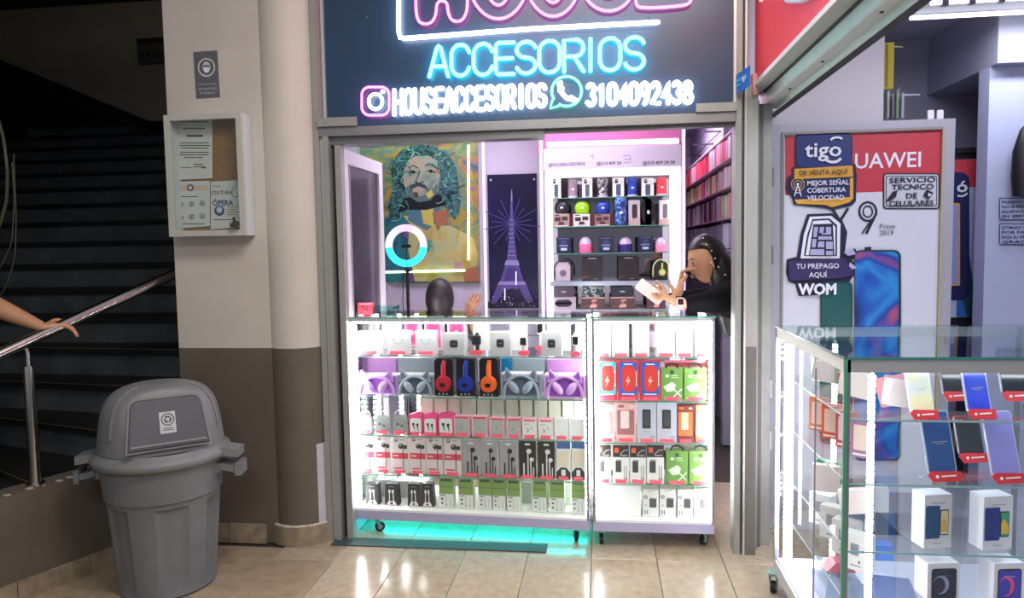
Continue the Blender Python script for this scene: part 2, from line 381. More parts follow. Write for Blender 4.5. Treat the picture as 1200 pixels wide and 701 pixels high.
# black neon sign board
PAN = RAMP('sign_panel', [(.3, '#20344f'), (.55, '#263f5b'), (.75, '#322c4c')], 1.4, .33, 3)
sg = thing('neon_sign', 'dark blue shopfront sign board with pink, white and cyan neon lettering', 'sign', (-.35, 3.40, 2.05))
b = local(sg, MB()); b.box((-1.30, 3.402, 2.044), (.593, 3.43, 3.0), PAN); b.build('board', sg)
b = local(sg, MB()); b.box((-1.312, 3.39, 2.044), (-1.30, 3.43, 3.0), ALUL); b.build('side_frame', sg)
b = local(sg, MB()); b.box((.593, 3.39, 2.044), (.605, 3.43, 3.0), ALUL); b.build('side_frame', sg)
b = local(sg, MB()); b.box((-1.345, 3.405, 2.044), (-1.313, 3.5, 3.0), M('#9a8487', .5)); b.build('side_frame', sg)
NC = EM((.050, .86, .92), 15); NP = EM((1., .10, .50), 8.5); NW = EM((.88, .95, 1.), 8.); NG = EM((.10, 1., .66), 7.)
YN = 3.376
def chaikin(p, closed):
    q = [] if closed else [p[0]]; n = len(p)
    for i in range(n if closed else n-1):
        a, c = p[i], p[(i+1) % n]; q += [(a[0]*.75+c[0]*.25, a[1]*.75+c[1]*.25), (a[0]*.25+c[0]*.75, a[1]*.25+c[1]*.75)]
    return q if closed else q+[p[-1]]
def neon(name, paths, r, mat, closed=False, smooth=False):
    b = local(sg, MB())
    for p in paths:
        if smooth:
            for _ in range(3): p = chaikin(p, closed)
        b.tube([P(x, y, YN) for x, y in p], r, mat, 8, closed=closed)
        if not closed:
            for x, y in (p[0], p[-1]): b.ball(P(x, y, YN), r*.98, mat, 8, 5)
    return b.build(name, sg, smooth=60)
def arc(cx, cy, rx, ry, a0, a1, n=14): return [(cx+rx*cos(radians(a0+(a1-a0)*k/n)), cy+ry*sin(radians(a0+(a1-a0)*k/n))) for k in range(n+1)]
G = {  # stroke glyphs, y up 0..1, x 0..1
 'A': [[(0,0),(.40,.93),(.5,1),(.6,.93),(1,0)], [(.16,.33),(.84,.33)]],
 'C': [arc(.5,.66,.5,.34,15,180,10)+arc(.5,.34,.5,.34,180,345,10)],
 'E': [[(1,1),(.12,1),(.03,.95),(0,.85),(0,.15),(.03,.05),(.12,0),(1,0)], [(0,.5),(.92,.5)]],
 'S': [arc(.5,.75,.48,.25,15,250,12)+arc(.5,.25,.48,.25,70,-165,12)],
 'O': [arc(.5,.68,.5,.32,0,180,10)+arc(.5,.32,.5,.32,180,360,10)+[(1,.68)]],
 'R': [[(0,0),(0,1),(.6,1)]+arc(.6,.74,.38,.26,80,-90,8)+[(0,.48)], [(.5,.48),(1,0)]],
 'I': [[(.5,0),(.5,1)]], 'H': [[(0,0),(0,1)],[(1,0),(1,1)],[(0,.5),(1,.5)]],
 'U': [[(0,1),(0,.35)]+arc(.5,.35,.5,.35,180,360,10)+[(1,1)]],
 '0': [arc(.5,.68,.5,.32,0,180,8)+arc(.5,.32,.5,.32,180,360,8)+[(1,.68)]],
 '1': [[(.15,.78),(.5,1),(.5,0)]], '2': [arc(.5,.73,.46,.27,165,-30,9)+[(0,0),(1,0)]],
 '3': [arc(.48,.75,.42,.25,150,-80,9)+arc(.48,.25,.5,.25,80,-150,9)], '4': [[(.75,0),(.75,1),(0,.3),(1,.3)]],
 '8': [arc(.5,.75,.4,.25,0,360,12), arc(.5,.25,.5,.25,0,360,12)], '9': [arc(.5,.7,.45,.3,0,360,12)+[(.95,.7),(.85,.25),(.5,0)]],
 '@': [arc(.5,.5,.5,.5,-40,300,12)],
}
def word(name, s, xs, ytop, ybot, r, mat):
    paths = []
    x0a, x1a = xs[0][0], xs[-1][1]
    for ch, (x0, x1) in zip(s, xs):
        for st in G[ch]:
            q = []
            for u, v in st:
                x = x0+(x1-x0)*u; t = (x-x0a)/(x1a-x0a)
                yt = ytop[0]+(ytop[1]-ytop[0])*t; yb = ybot[0]+(ybot[1]-ybot[0])*t
                q.append((x, yb+(yt-yb)*v))
            paths.append(q)
    return neon(name, paths, r, mat)
word('neon_word', 'ACCESORIOS', [(503,525),(529,550),(555,577),(581,602),(605,628),(632,656),(661,684),(686,698),(703,727),(732,755)], (54, 43), (90, 81), .0085, NC)
o = word('neon_word', 'HOUSEACCESORIOS', [(462+12*i, 471+12*i) for i in range(15)], (106, 99), (134, 124), .0105, NW)
o = word('neon_word', '3104092438', [(688+12.6*i, 697+12.6*i) for i in range(10)], (99, 96), (123, 120), .0105, NW)
neon('neon_word', [[(487,-70),(487,0),(488,20),(493,28),(505,28),(511,18),(512,1),(524,1),(525,16),(530,25),(541,25),(547,15),(548,0),(548,-70),(543,-80),(529,-80),(525,-72),(525,-34),(512,-34),(512,-72),(507,-80),(492,-80)]], .0062, NP, True, True)
neon('neon_word', [arc(584, -34, 37, 56, 0, 360, 40)[:-1], arc(584, -34, 17, 40, 0, 360, 30)[:-1], arc(648, -34, 34, 53, 0, 180, 20)+[(614,-86),(632,-86)]+arc(648, -34, 16, 37, 180, 0, 14)+[(664,-86),(682,-86)]], .0062, NP, True)
sc_ = arc(713, -60, 21, 21, -20, -200, 10)+arc(713, -17, 21, 21, -60, 160, 12)
so_, si_ = [], []
for i_ in range(len(sc_)):
    a_, c_ = sc_[max(0, i_-1)], sc_[min(len(sc_)-1, i_+1)]; l_ = hypot(c_[0]-a_[0], c_[1]-a_[1]) or 1; nx_, ny_ = -(c_[1]-a_[1])/l_*9, (c_[0]-a_[0])/l_*9
    so_.append((sc_[i_][0]+nx_, sc_[i_][1]+ny_)); si_.append((sc_[i_][0]-nx_, sc_[i_][1]-ny_))
neon('neon_word', [so_+si_[::-1]], .0062, NP, True, True)
neon('neon_word', [[(746,-80),(744,-40),(744,4),(750,10),(800,7),(810,3),(810,-10),(802,-14),(768,-12),(768,-28),(796,-29),(800,-38),(796,-46),(768,-46),(768,-60),(806,-62),(810,-72),(804,-80)]], .0062, NP, True, True)
neon('white_bracket', [[(467,-30),(467,36),(469,44),(475,45),(620,34),(771,26)]], .0105, NW)
def rr_px(x0, y0, x1, y1, r): return rrect(x0, y0, x1, y1, r, 5)
neon('camera_icon', [rr_px(424, 102, 456, 135, 9)], .0055, NP, True)
neon('camera_icon_lens', [arc(440, 119, 8, 9, 0, 360, 20)[:-1]], .0075, NW, True)
neon('camera_icon_lens', [[(448,107.5),(449,107.5)]], .009, NW)
neon('phone_icon', [arc(664, 107, 17.5, 17.5, -210, 120, 26)+[(655,124),(645,127),(647,118)]], .0052, NG, True)
neon('phone_icon_handset', [[(657,97),(656,106),(664,115),(674,117)], [(655,99),(659,104)], [(669,114),(675,118)]], .010, NW)
for px in (430, 560, 640, 760, 840):
    b = local(sg, MB()); b.cyl(P(px, 20, 3.402), P(px, 20, 3.397), .004, CHROME, 8); b.build('fixing_screw', sg)

# blue flag sticker on the jamb
s1 = tag(MB().add([(.603,3.385,2.20),(.63,3.22,2.20),(.63,3.22,2.115),(.603,3.385,2.115),(.605,3.387,2.20),(.632,3.222,2.20),(.632,3.222,2.115),(.605,3.387,2.115)],
    [(3,2,1,0),(4,5,6,7),(0,1,5,4),(1,2,6,5),(2,3,7,6),(3,0,4,7)], M('#1d5fb0', .4)).build('corner_sticker'), 'small blue sticker flag at the corner between dark sign and red sign', 'sticker')
b = MB(); dd = Vector((.027, -.165, 0)).normalized(); og = Vector((.602, 3.384, 0))-Vector((.001, .0002, 0))
b.text('tigo', og+dd*.10+Vector((0,0,2.155)), .038, M('#e8f1fa'), dd, (0,0,1), 'CENTER')
for i, zz in enumerate((2.165, 2.145)): 
    q = og+dd*.015+Vector((0,0,zz)); q2 = og+dd*.06+Vector((0,0,zz)); b.poly([q, q2, q2+Vector((0,0,.008)), q+Vector((0,0,.008))], M('#35c1ee', .4))
b.build('print', s1)

# red fascia sign of the stall (faces -x)
rs = thing('red_fascia_sign', 'red fascia sign board with white lettering above the phone stall', 'sign', (.70, 2.6, 2.163))
b = local(rs, MB()); b.box((.69, .8, 2.160), (.72, 3.42, 2.95), M('#ea2a3e', .45, 0, .04, 3)); b.build('board', rs)
b = local(rs, MB()); b.box((.681, .8, 2.148), (.686, 3.40, 2.166), M('#e9e6e2', .4)); b.build('white_lip', rs)
b = local(rs, MB()); b.box((.672, 3.37, 2.11), (.692, 3.42, 2.20), M('#c98d8c', .4)); b.build('end_cap', rs)
b = local(rs, MB())
def tz(px, py): return PX(px, py, .688)
b.tube([tz(893, 2), tz(894, -12), tz(892, -26)], .012, WHITE, 8)
b.build('lettering', rs, smooth=60); b = local(rs, MB())
b.tube([tz(918, -6), tz(924, 0), tz(940, 0), tz(955, -6), tz(962, -16)], .012, WHITE, 8)
b.build('lettering', rs, smooth=60)
# soffit + shutter channel running towards the viewer
CH = M('#dbe9e1', .35, .1, .05, 14); sf = MB(); sf.box((.686, .8, 2.148), (.762, 3.6, 2.157), M('#aeada5', .5)); sfo = sf.build('trim_6', kind='structure')
part(sfo, 'shutter_channel', (.752, .8, 2.092), (.762, 3.62, 2.148), CH)
part(sfo, 'channel_groove', (.762, .8, 2.094), (.812, 3.66, 2.100), M('#c0c2bb', .5))
part(sfo, 'shutter_channel', (.809, .8, 2.068), (.818, 3.72, 2.094), CH)
part(sfo, 'gasket', (.818, .8, 2.066), (.850, 3.74, 2.075), M('#222', .6))
part(sfo, 'cable_cover', (.744, .8, 2.140), (.752, 3.5, 2.148), M('#1c1c1c', .6))
for y in (3.2, 2.75, 2.2): 
    b = MB(); b.cyl((.788, y, 2.094), (.788, y, 2.090), .006, M('#333'), 8); b.build('rivet', sfo)

# ---------------- stall interior
LW = M('#a9a7b0', .6, 0, .02, 4)
b = MB(); b.box((.80, 3.74, 0), (1.355, 3.80, 2.75), M('#bfbdc4', .6, 0, .02, 4)); b.build('wall_stall_side', kind='structure')
b = MB(); b.box((.86, 5.3, 0), (3.4, 5.4, 2.8), M('#9a9aac', .7, 0, .04, 3)); b.build('wall_stall_back', kind='structure')
b = MB(); b.box((2.2, 4.5, 0), (3.4, 4.62, 2.43), M('#b4bad6', .6, 0, .02, 3)); b.build('wall_stall_right', kind='structure')
b = MB(); b.box((2.2, 4.42, 2.43), (3.4, 5.3, 2.8), M('#a0a2b4', .6)); b.build('trim_7', kind='structure')
b = MB(); b.box((.86, .6, 2.8), (3.5, 5.4, 2.9), M('#a9aabb', .7)); b.build('ceiling_stall', kind='structure')
b = MB(); b.box((3.4, .6, 0), (3.5, 5.4, 2.8), LW); b.build('wall_right', kind='structure')
# fluorescent fitting
fl = thing('ceiling_light', 'twin tube fluorescent ceiling light over the phone stall', 'ceiling light', (2.3, 4.2, 2.68))
b = local(fl, MB()); b.box((1.62, 4.05, 2.70), (3.0, 4.38, 2.73), M('#b9bac8', .4)); b.build('housing', fl)
for y, z in ((4.08, 2.675), (4.33, 2.675)):
    b = local(fl, MB()); b.tube([(1.70, y, z), (2.95, y, z)], .012, EM((.93, .93, 1), 3.5), 10); b.build('tube', fl)
for x in (1.75, 1.88, 2.02, 2.2, 2.4, 2.6):
    b = local(fl, MB()); b.box((x, 4.06, 2.655), (x+.03, 4.09, 2.70), M('#9293a8', .4)); b.build('louvre_clip', fl)
b = local(fl, MB())
for i in range(30): x = 1.62+i*.046; b.ball((x, 4.045, 2.70+.008*sin(i*1.7)), (.028, .012, .018), M('#9c9cab', .5), 8, 5)
b.build('ornate_edge', fl, kind='stuff')

area('tube_glow', (2.3, 4.2, 2.64), 1.2, 14, (.86, .87, 1), (0, 0, 0), .1)
# ---------------- shop interior shell
VW = M('#c9bfd4', .6, 0, .02, 3)
b = MB(); b.box((-1.95, 5.3, 0), (-.42, 5.4, 2.6), VW); b.build('wall_shop_back', kind='structure')
b = MB(); b.box((-.42, 5.28, 0), (.60, 5.4, 2.08), VW); b.box((-.42, 5.02, 2.085), (.57, 5.4, 2.6), M('#e27bb2', .6)); b.build('wall_shop_shelves', kind='structure')
b = MB(); b.box((.55, 5.4, 0), (.60, 8, 2.6), VW); b.build('wall_passage', kind='structure')
b = MB(); b.box((.96, 3.86, 0), (1.0, 8, 2.6), M('#b3a8c0', .6)); b.build('wall_shop_right', kind='structure')
b = MB(); b.box((.5, 8, 0), (1.05, 8.1, 2.6), VW); b.build('wall_passage_end', kind='structure')
b = MB(); b.box((-1.95, 3.5, 2.6), (1.0, 8, 2.7), M('#c2b6d6', .6)); b.build('ceiling_shop', kind='structure')
b = MB(); b.box((-1.95, 3.47, 2.05), (.70, 3.5, 2.6), M('#b8b0c2', .7)); b.build('wall_above_door', kind='structure')
# vertical light strips on the back wall
for px, yy, lab in ((566, 5.29, 'violet light strip between the portrait and the tower poster'), (634, 5.0, 'violet light strip on the left edge of the wall shelves'), (801, 5.0, 'violet light strip on the right edge of the wall shelves')):
    t_ = P(px, 158, yy); u_ = P(px+1, 366, yy)
    o = thing('led_or_reflection', lab, 'led strip', (t_.x, yy, 0))
    b = MB(); b.box((-.012, -.006, .5), (.012, .008, 2.58), WHITE); b.build('channel', o)
    b = MB(); b.box((-.007, -.012, .5), (.007, -.006, 2.58), LEDV); b.build('diffuser', o)

# inward-opened shop door
dr = MB(); DX = -1.262
DFM = M('#c9c2cb', .45)
dr.box((DX-.04, 3.50, 1.885), (DX, 4.15, 1.955), DFM); d1 = dr.build('door_1', kind='structure')
part(d1, 'stile', (DX-.04, 3.50, 0), (DX, 3.57, 1.885), DFM); part(d1, 'stile', (DX-.04, 4.08, 0), (DX, 4.15, 1.885), DFM)
part(d1, 'bottom_rail', (DX-.04, 3.57, 0), (DX, 4.08, .12), DFM)
part(d1, 'dark_panel', (DX-.028, 3.57, .12), (DX-.012, 4.08, 1.885), M('#2b2632', .25, 0, coat=.3))
part(d1, 'bead', (DX-.004, 3.572, .12), (DX+.004, 3.584, 1.885), M('#8d8791', .4))
b = MB(); b.box((-1.33, 3.56, 0), (-1.302, 3.60, 1.95), M('#17161a', .5)); b.build('trim_8', kind='structure')
# ================================================================ LEFT SIDE
YP = 3.35
# face-mask notice
a = P(228, 61, YP); c = P(258, 114, YP)
t = thing('safety_sign', 'small dark grey face mask notice stuck high on the pale wall', 'sign', ((a.x+c.x)/2, YP-.004, c.z))
SGY = M('#5b5d64', .5); LG = M('#c6c6ca', .5)
b = local(t, MB()); b.box((a.x, YP-.004, c.z), (c.x, YP, a.z), SGY); b.build('panel', t, rot=(0, radians(-1), 0))
b = local(t, MB()); cx = (a.x+c.x)/2; w_ = c.x-a.x; h_ = a.z-c.z; Y_ = YP-.0055; cz = c.z+h_*.65
def ringxz(b, cx, cz, r0, r1, y, m, n=24, sc=1.):
    vs = []; 
    for k in range(n):
        an = 2*pi*k/n; vs += [(cx+r0*cos(an), y, cz+r0*sin(an)*sc), (cx+r1*cos(an), y, cz+r1*sin(an)*sc)]
    b.add(vs, [(2*k, 2*((k+1) % n), 2*((k+1) % n)+1, 2*k+1) for k in range(n)], m)
ringxz(b, cx, cz, w_*.31, w_*.37, Y_, LG)
b.poly([(x, Y_, z) for x, z in ell(cx, cz+w_*.02, w_*.17, w_*.21, 18)], LG)
b.poly([(x, Y_-.0005, z) for x, z in ell(cx, cz-w_*.11, w_*.12, w_*.10, 14)], WHITE)
b.poly([(x, Y_-.0006, z) for x, z in rrect(cx-w_*.14, cz+w_*.02, cx+w_*.14, cz+w_*.09, w_*.02)], SGY)
b.box((cx-w_*.4, Y_, c.z+h_*.285), (cx+w_*.4, Y_+.0003, c.z+h_*.295), LG)
b.text('USO OBLIGATORIO', (cx, Y_, c.z+h_*.17), .014, LG, align='CENTER', fit=w_*.8)
b.text('DE TAPABOCAS', (cx, Y_, c.z+h_*.08), .014, LG, align='CENTER', fit=w_*.66); b.build('print', t)

# notice cabinet
YB = 3.24
a = P(190, 135, YB); c = P(288, 277, YB)
x0, x1, z1, z0 = a.x+.005, c.x, a.z, c.z+.005
nb = thing('notice_cabinet', 'white framed wall cabinet with cork board, notices and a small lock', 'notice board', ((x0+x1)/2, YP, z0))
CF = M('#b5b7ae', .45, 0, .04, 12); CFs = M('#c2c8cc', .4)
b = local(nb, MB()); b.box((x0+.005, YB+.02, z0), (x0+.02, YP-.003, z1), CFs); b.box((x1-.02, YB+.02, z0), (x1-.005, YP-.003, z1), CFs)
b.box((x0+.02, YB+.02, z0), (x1-.02, YP-.003, z0+.012), CFs); b.box((x0+.02, YB+.02, z1-.012), (x1-.02, YP-.003, z1), CFs); b.box((x0+.02, YP-.012, z0+.012), (x1-.02, YP-.003, z1-.012), CFs)
b.build('case', nb, kind=None)
fw = .027
b = local(nb, MB())
o_ = [(x0, z0), (x1, z0), (x1, z1), (x0, z1)]; i_ = [(x0+fw, z0+fw), (x1-fw, z0+fw), (x1-fw, z1-fw), (x0+fw, z1-fw)]
vs = [(x, YB, z) for x, z in o_]+[(x, YB, z) for x, z in i_]+[(x, YB+.02, z) for x, z in o_]+[(x, YB+.02, z) for x, z in i_]
b.add(vs, [(i, (i+1) % 4, (i+1) % 4+4, i+4) for i in range(4)]+[(i+12, (i+1) % 4+12, (i+1) % 4+8, i+8) for i in range(4)]+[(i+8, (i+1) % 4+8, (i+1) % 4, i) for i in range(4)]+[(i+4, (i+1) % 4+4, (i+1) % 4+12, i+12) for i in range(4)], CF)
dfr = b.build('door_frame', nb)
b = local(nb, MB()); b.box((x0+fw-.003, YB+.008, z0+fw-.003), (x1-fw+.003, YB+.012, z1-fw+.003), GLASS); b.build('glass_pane', nb)
b = local(nb, MB()); b.box((x0+.022, YP-.022, z0+.013), (x1-.022, YP-.013, z1-.013), M('#8a623c', .9, 0, .18, 120, .3)); b.build('cork_board', nb)
lx, lz = x1-.045, z0+.055
b = local(nb, MB()); LKM = M('#4e4943', .35, .4); b.cyl((lx, YB+.006, lz), (lx, YB-.014, lz), .014, LKM, 14); b.box((lx-.018, YB-.026, lz-.018), (lx+.018, YB-.012, lz+.002), LKM); b.box((lx-.006, YB-.02, lz), (lx+.004, YB-.012, lz+.03), LKM); b.build('lock', nb)
# papers inside
YQ = YP-.026
def pap(n, lab, q, m, cat='notice'):
    pts = [P(x, y, YQ) for x, y in q]; cx = sum(p.x for p in pts)/len(pts); zz = min(p.z for p in pts)
    t = thing(n, lab, cat, (cx, YQ, zz)); b = local(t, MB()); b.prism([(p.x, p.z) for p in pts], YQ-.001, YQ, m); b.build('sheet', t); return t
PAP = M('#c8c6bf', .7, 0, .03, 20); INK = M('#4a4a4c', .6); BLU = M('#38487c', .6)
t = pap('notice_paper', 'white typed letter pinned top left on the cork board', [(206,211),(206,140),(249,137),(249,209)], PAP)
b = local(t, MB()); y_ = YQ-.0022
def line(b, xa, xb, y, h=1.0, m=INK): b.poly([P(xa, y+h, y_), P(xb, y+h, y_), P(xb, y, y_), P(xa, y, y_)], m)
for xa, xb, y, h in ((212,243,142,1.2),(214,240,150,1.4),(218,238,158,2.4),(210,244,167,1),(210,246,170,1),(212,244,173,1),(211,245,178,1),(210,244,181,1),(216,238,184,1),(227,238,192,1),(226,240,195,.8),(212,224,196,.7),(236,242,196,1.2)): line(b, xa, xb, y, h)
b.build('print', t, kind='stuff')
t = pap('notice_paper', 'pale notice of six small round icons under the typed letter', [(206,268),(206,213),(246,212),(246,265)], M('#c5c6c4', .7))
b = local(t, MB()); line(b, 207, 243, 217, 6, M('#c8aea0', .7))
b.poly([P(x, y, y_-.0006) for x, y in ell(223, 220, 4, 4, 14)], INK); b.poly([P(x, y, y_-.001) for x, y in ell(223, 220, 2.2, 2.2, 10)], PAP)
for i in range(3):
    for j in range(2):
        for r, m, k in ((3, INK, 0), (2, PAP, .0006), (1, INK, .0010)): b.poly([P(x, y, y_-k) for x, y in ell(212+i*12.5, 240+j*15-i*.8, r, r, 12)], m)
line(b, 208, 232, 230, .8); line(b, 212, 240, 262, .8); b.build('print', t, kind='stuff')
t = pap('notice_paper', 'white culture poster with blue capitals and thumbs up in cabinet corner', [(247,269),(247,213),(284,211),(284,266)], PAP)
b = local(t, MB())
sc = 3.35/850
b.text('Yo soy', P(249, 219.5, y_), .017, INK, fit=9*sc*1.1); b.text('CULTURA', P(248, 228, y_), .024, BLU, fit=27*sc, bold=.02); b.text('ÓPERA', P(249, 241, y_), .036, BLU, fit=27*sc, bold=.03)
b.poly([P(x, y, y_) for x, y in ell(257, 247, 6, 6, 16)], BLU); b.poly([P(x, y, y_-.0006) for x, y in ell(257, 246, 3.4, 3.6, 14)], LG)
for i in range(4): line(b, 266, 281-i % 2*4, 242+i*3, .9, M('#a07a6c'))
line(b, 250, 275, 257, .8)
b.tube([P(x, y, y_) for x, y in [(272,229),(272,221),(276,219),(279,211),(281,212),(280,219),(284,220),(283,230),(275,231),(272,229)]], .0013, INK, 4)
b.build('print', t, kind='stuff')

# ---------------- wheeled-bin style round trash can
TC = (-1.905, 2.90, 0); TGB = RAMP('bin_plastic', [(.3, '#67696c'), (.7, '#707275')], 9, .5, 6); TGL = M('#747576', .5, 0, .04, 20, .05); TGD = M('#4e5055', .45, 0, .04, 16)
tc = thing('trash_can', 'round grey plastic trash can with domed lid and recycling label', 'trash can', TC)
RZ = .60                       # rim height
def rad(z): return .193+(.242-.193)*z/RZ
b = MB(); n = 64; vs = []; fs = []
prof = [0, .012, .05, .16, .28, .395, .40, .42, .425, RZ]
flute = [(radians(-128), radians(-98)), (radians(-66), radians(-38)), (radians(-8), radians(20)), (radians(60), radians(90)), (radians(130), radians(160)), (radians(-190), radians(-165))]
for z in prof:
    for k in range(n):
        an = 2*pi*k/n; r = rad(z)
        if z == 0: r -= .012
        if z > .42: r += .008
        if .05 <= z <= .395:
            for f0, f1 in flute:
                if f0 < ((an+pi) % (2*pi))-pi < f1 or f0 < an-2*pi < f1: r -= .013
        vs.append((r*cos(an), r*sin(an), z))
for i in range(len(prof)-1):
    for k in range(n): fs.append((i*n+k, i*n+(k+1) % n, (i+1)*n+(k+1) % n, (i+1)*n+k))
fs.append(tuple(range(n-1, -1, -1))); b.add(vs, fs, TGB); b.build('body', tc, smooth=35)
fa = radians(-50)             # facing direction of the flap
b = MB(); b.lathe((0, 0, 0), [(.242, RZ-.03), (.272, RZ-.028), (.281, RZ-.014), (.277, RZ+.004), (.262, RZ+.012), (.246, RZ+.03)], TGL, 64); lid = b.build('lid_rim', tc, smooth=50)
def dome(an, t, dr=0.):      # t 0..1 from base to top
    z = .27*sin(t*pi/2)**.62; r = (.252-.030*z/.27)*(max(0, 1-(z/.2702)**5.0))**(1/3.2)
    da = (an-fa+pi) % (2*pi)-pi
    x, y = r*cos(an), r*sin(an)
    # flatten front and back: leaning planes
    ux, uy = cos(fa), sin(fa); d = x*ux+y*uy; lim = .212-.30*z
    if d > lim: x -= ux*(d-lim)*.86; y -= uy*(d-lim)*.86
    if d < -lim: x -= ux*(d+lim)*.86; y -= uy*(d+lim)*.86
    return Vector((x+ux*dr, y+uy*dr, RZ+.028+z))
b = MB(); N_, T_ = 72, 22; vs = [dome(2*pi*k/N_, t/T_) for t in range(T_+1) for k in range(N_)]
b.add(vs, [(i*N_+k, i*N_+(k+1) % N_, (i+1)*N_+(k+1) % N_, (i+1)*N_+k) for i in range(T_) for k in range(N_)], TGL); b.poly([vs[T_*N_+k]+Vector((0, 0, .0005)) for k in range(N_)], TGL); dm = b.build('dome_lid', tc, smooth=60)
ux, uy = cos(fa), sin(fa); sxv = Vector((-uy, ux, 0))
def flap(u, z, d): lim = .212-.30*(z)+.0; return Vector((ux*lim, uy*lim, RZ+.028+z))+sxv*u+Vector((ux, uy, .35))*d
def trap(s, zb, zt, wb, wt, r=.03):
    pts = []
    for cx, cz, a0 in ((wt-r, zt-r, 0), (-(wt-r), zt-r, pi/2)):
        for k in range(6): an = a0+pi/2*k/5; pts.append((cx+r*cos(an), cz+r*sin(an)))
    pts += [(-wb, zb), (wb, zb)]; return pts
def slab(pts, d0, d1, m, name, par):
    b = MB(); n = len(pts); vs = [flap(u, z, d0) for u, z in pts]+[flap(u, z, d1) for u, z in pts]
    b.add(vs, [tuple(range(n, 2*n))]+[(i, (i+1) % n, (i+1) % n+n, i+n) for i in range(n)], m); return b.build(name, par)
slab(trap(0, .016, .228, .162, .142, .04), .012, .022, TGL, 'flap_surround', tc)
slab(trap(0, .022, .219, .154, .134, .035), .016, .0245, M('#33353a', .5), 'flap_gap', tc)
slab(trap(0, .027, .214, .149, .130, .032), .018, .029, TGD, 'swing_flap', tc)
b = MB(); b.tube([flap(-.142, .038, .03), flap(.142, .038, .03)], .006, TGL, 8); b.build('flap_lip', tc)
lb = slab([(-.030, .078), (.030, .078), (.030, .162), (-.030, .162)], .0295, .0305, M('#b9bbbd', .5), 'recycling_label', tc)
b = MB()
def fring(r0, r1, m, a0=0, a1=360, d=.0315):
    n = 20; vs = []
    for k in range(n+1):
        an = radians(a0+(a1-a0)*k/n); vs += [flap(.001+r0*cos(an), .132+r0*sin(an), d), flap(.001+r1*cos(an), .132+r1*sin(an), d)]
    b.add(vs, [(2*k, 2*k+1, 2*k+3, 2*k+2) for k in range(n)], m)
DK = M('#3c3e44')
fring(.021, .025, DK)
for a0 in (90, 210, 330):
    fring(.008, .014, DK, a0-48, a0+30); an = radians(a0+30); an2 = radians(a0+62)
    b.poly([flap(.001+.004*cos(an), .132+.004*sin(an), .0315), flap(.001+.018*cos(an), .132+.018*sin(an), .0315), flap(.001+.012*cos(an2), .132+.012*sin(an2), .0315)], DK)
for zz, w in ((.096, .018), (.089, .022)): b.poly([flap(-w, zz, .0315), flap(w, zz, .0315), flap(w, zz+.003, .0315), flap(-w, zz+.003, .0315)], DK)
b.build('print', lb)
for sg_, nm in ((-1, 'left'), (1, 'right')):       # carry handles + lid clamps
    an = radians(198) if sg_ < 0 else radians(10)
    d = Vector((cos(an), sin(an), 0)); q = Vector((-d.y, d.x, 0))
    b = MB()
    def bx(r0, r1, z0, z1, hw, m, tz=0):
        vs = []
        for z in (0, 1):
            for r, h in ((r0, hw), (r1, hw*.85)):
                for s in (-1, 1): vs.append(d*r+q*(s*h)+Vector((0, 0, (z1 if z else z0)-(tz if r == r1 else 0))))
        b.add(vs, [(0,1,3,2),(4,6,7,5),(0,4,5,1),(2,3,7,6),(0,2,6,4),(1,5,7,3)], m)
    bx(.255, .335, RZ-.022, RZ+.012, .055, TGL, .012); b.build('lid_clamp', tc)
    b = MB(); bx(.225, .26, RZ-.10, RZ-.06, .05, TGB); bx(.26, .33, RZ-.085, RZ-.06, .05, TGB, .02); bx(.322, .345, RZ-.115, RZ-.06, .05, TGB, .0); b.build('carry_handle', tc)
for da in (-1.02, 1.02):                              # raised lid ribs
    b = MB(); pts = [dome(fa+da, t/14, .004)*1. for t in range(1, 13)]
    b.tube(pts, .007, TGL, 6); b.build('lid_rib', tc, smooth=60)

# ---------------- handrail
STL = M('#c2beb8', .18, 1., .05, 30)
def PV(px, py, off=.05):
    p0 = para(0, 0, off); n = Vector((dA.y, -dA.x, 0)); d = ray(px, py); t = (p0-CAM).dot(n)/d.dot(n); return CAM+d*t
r0 = PV(202, 322); r1 = PV(0, 415); dr_ = (r1-r0).normalized()
hr = thing('handrail', 'polished steel handrail running up the stairs behind the low wall', 'handrail', PV(42, 567))
b = local(hr, MB()); b.tube([r0-dr_*1.0, r1+dr_*1.3], .025, STL, 20); b.build('rail', hr, smooth=60)
for s, lab in ((0, ''), (-1.15, '')):
    base = PV(42, 567)+Vector((dA.x, dA.y, 0))*(-s) if s else PV(42, 567)
    base.z = .456; tp = r0+dr_*((base.y-r0.y)/dr_.y)
    if s: continue
    b = local(hr, MB()); b.cyl(base, Vector((base.x, base.y, tp.z-.105)), .0215, STL, 18); po = b.build('post', hr, smooth=60)
    b = local(hr, MB()); b.cyl(base, base+Vector((0, 0, .012)), .036, STL, 18); b.build('flange', po, smooth=40); po.children[0].parent = hr
    b = local(hr, MB()); b.tube([Vector((base.x, base.y, tp.z-.11)), Vector((base.x, base.y, tp.z-.045)), Vector((base.x-.006, base.y-.004, tp.z-.02))], .009, STL, 10); b.build('rail_bracket', hr, smooth=60)

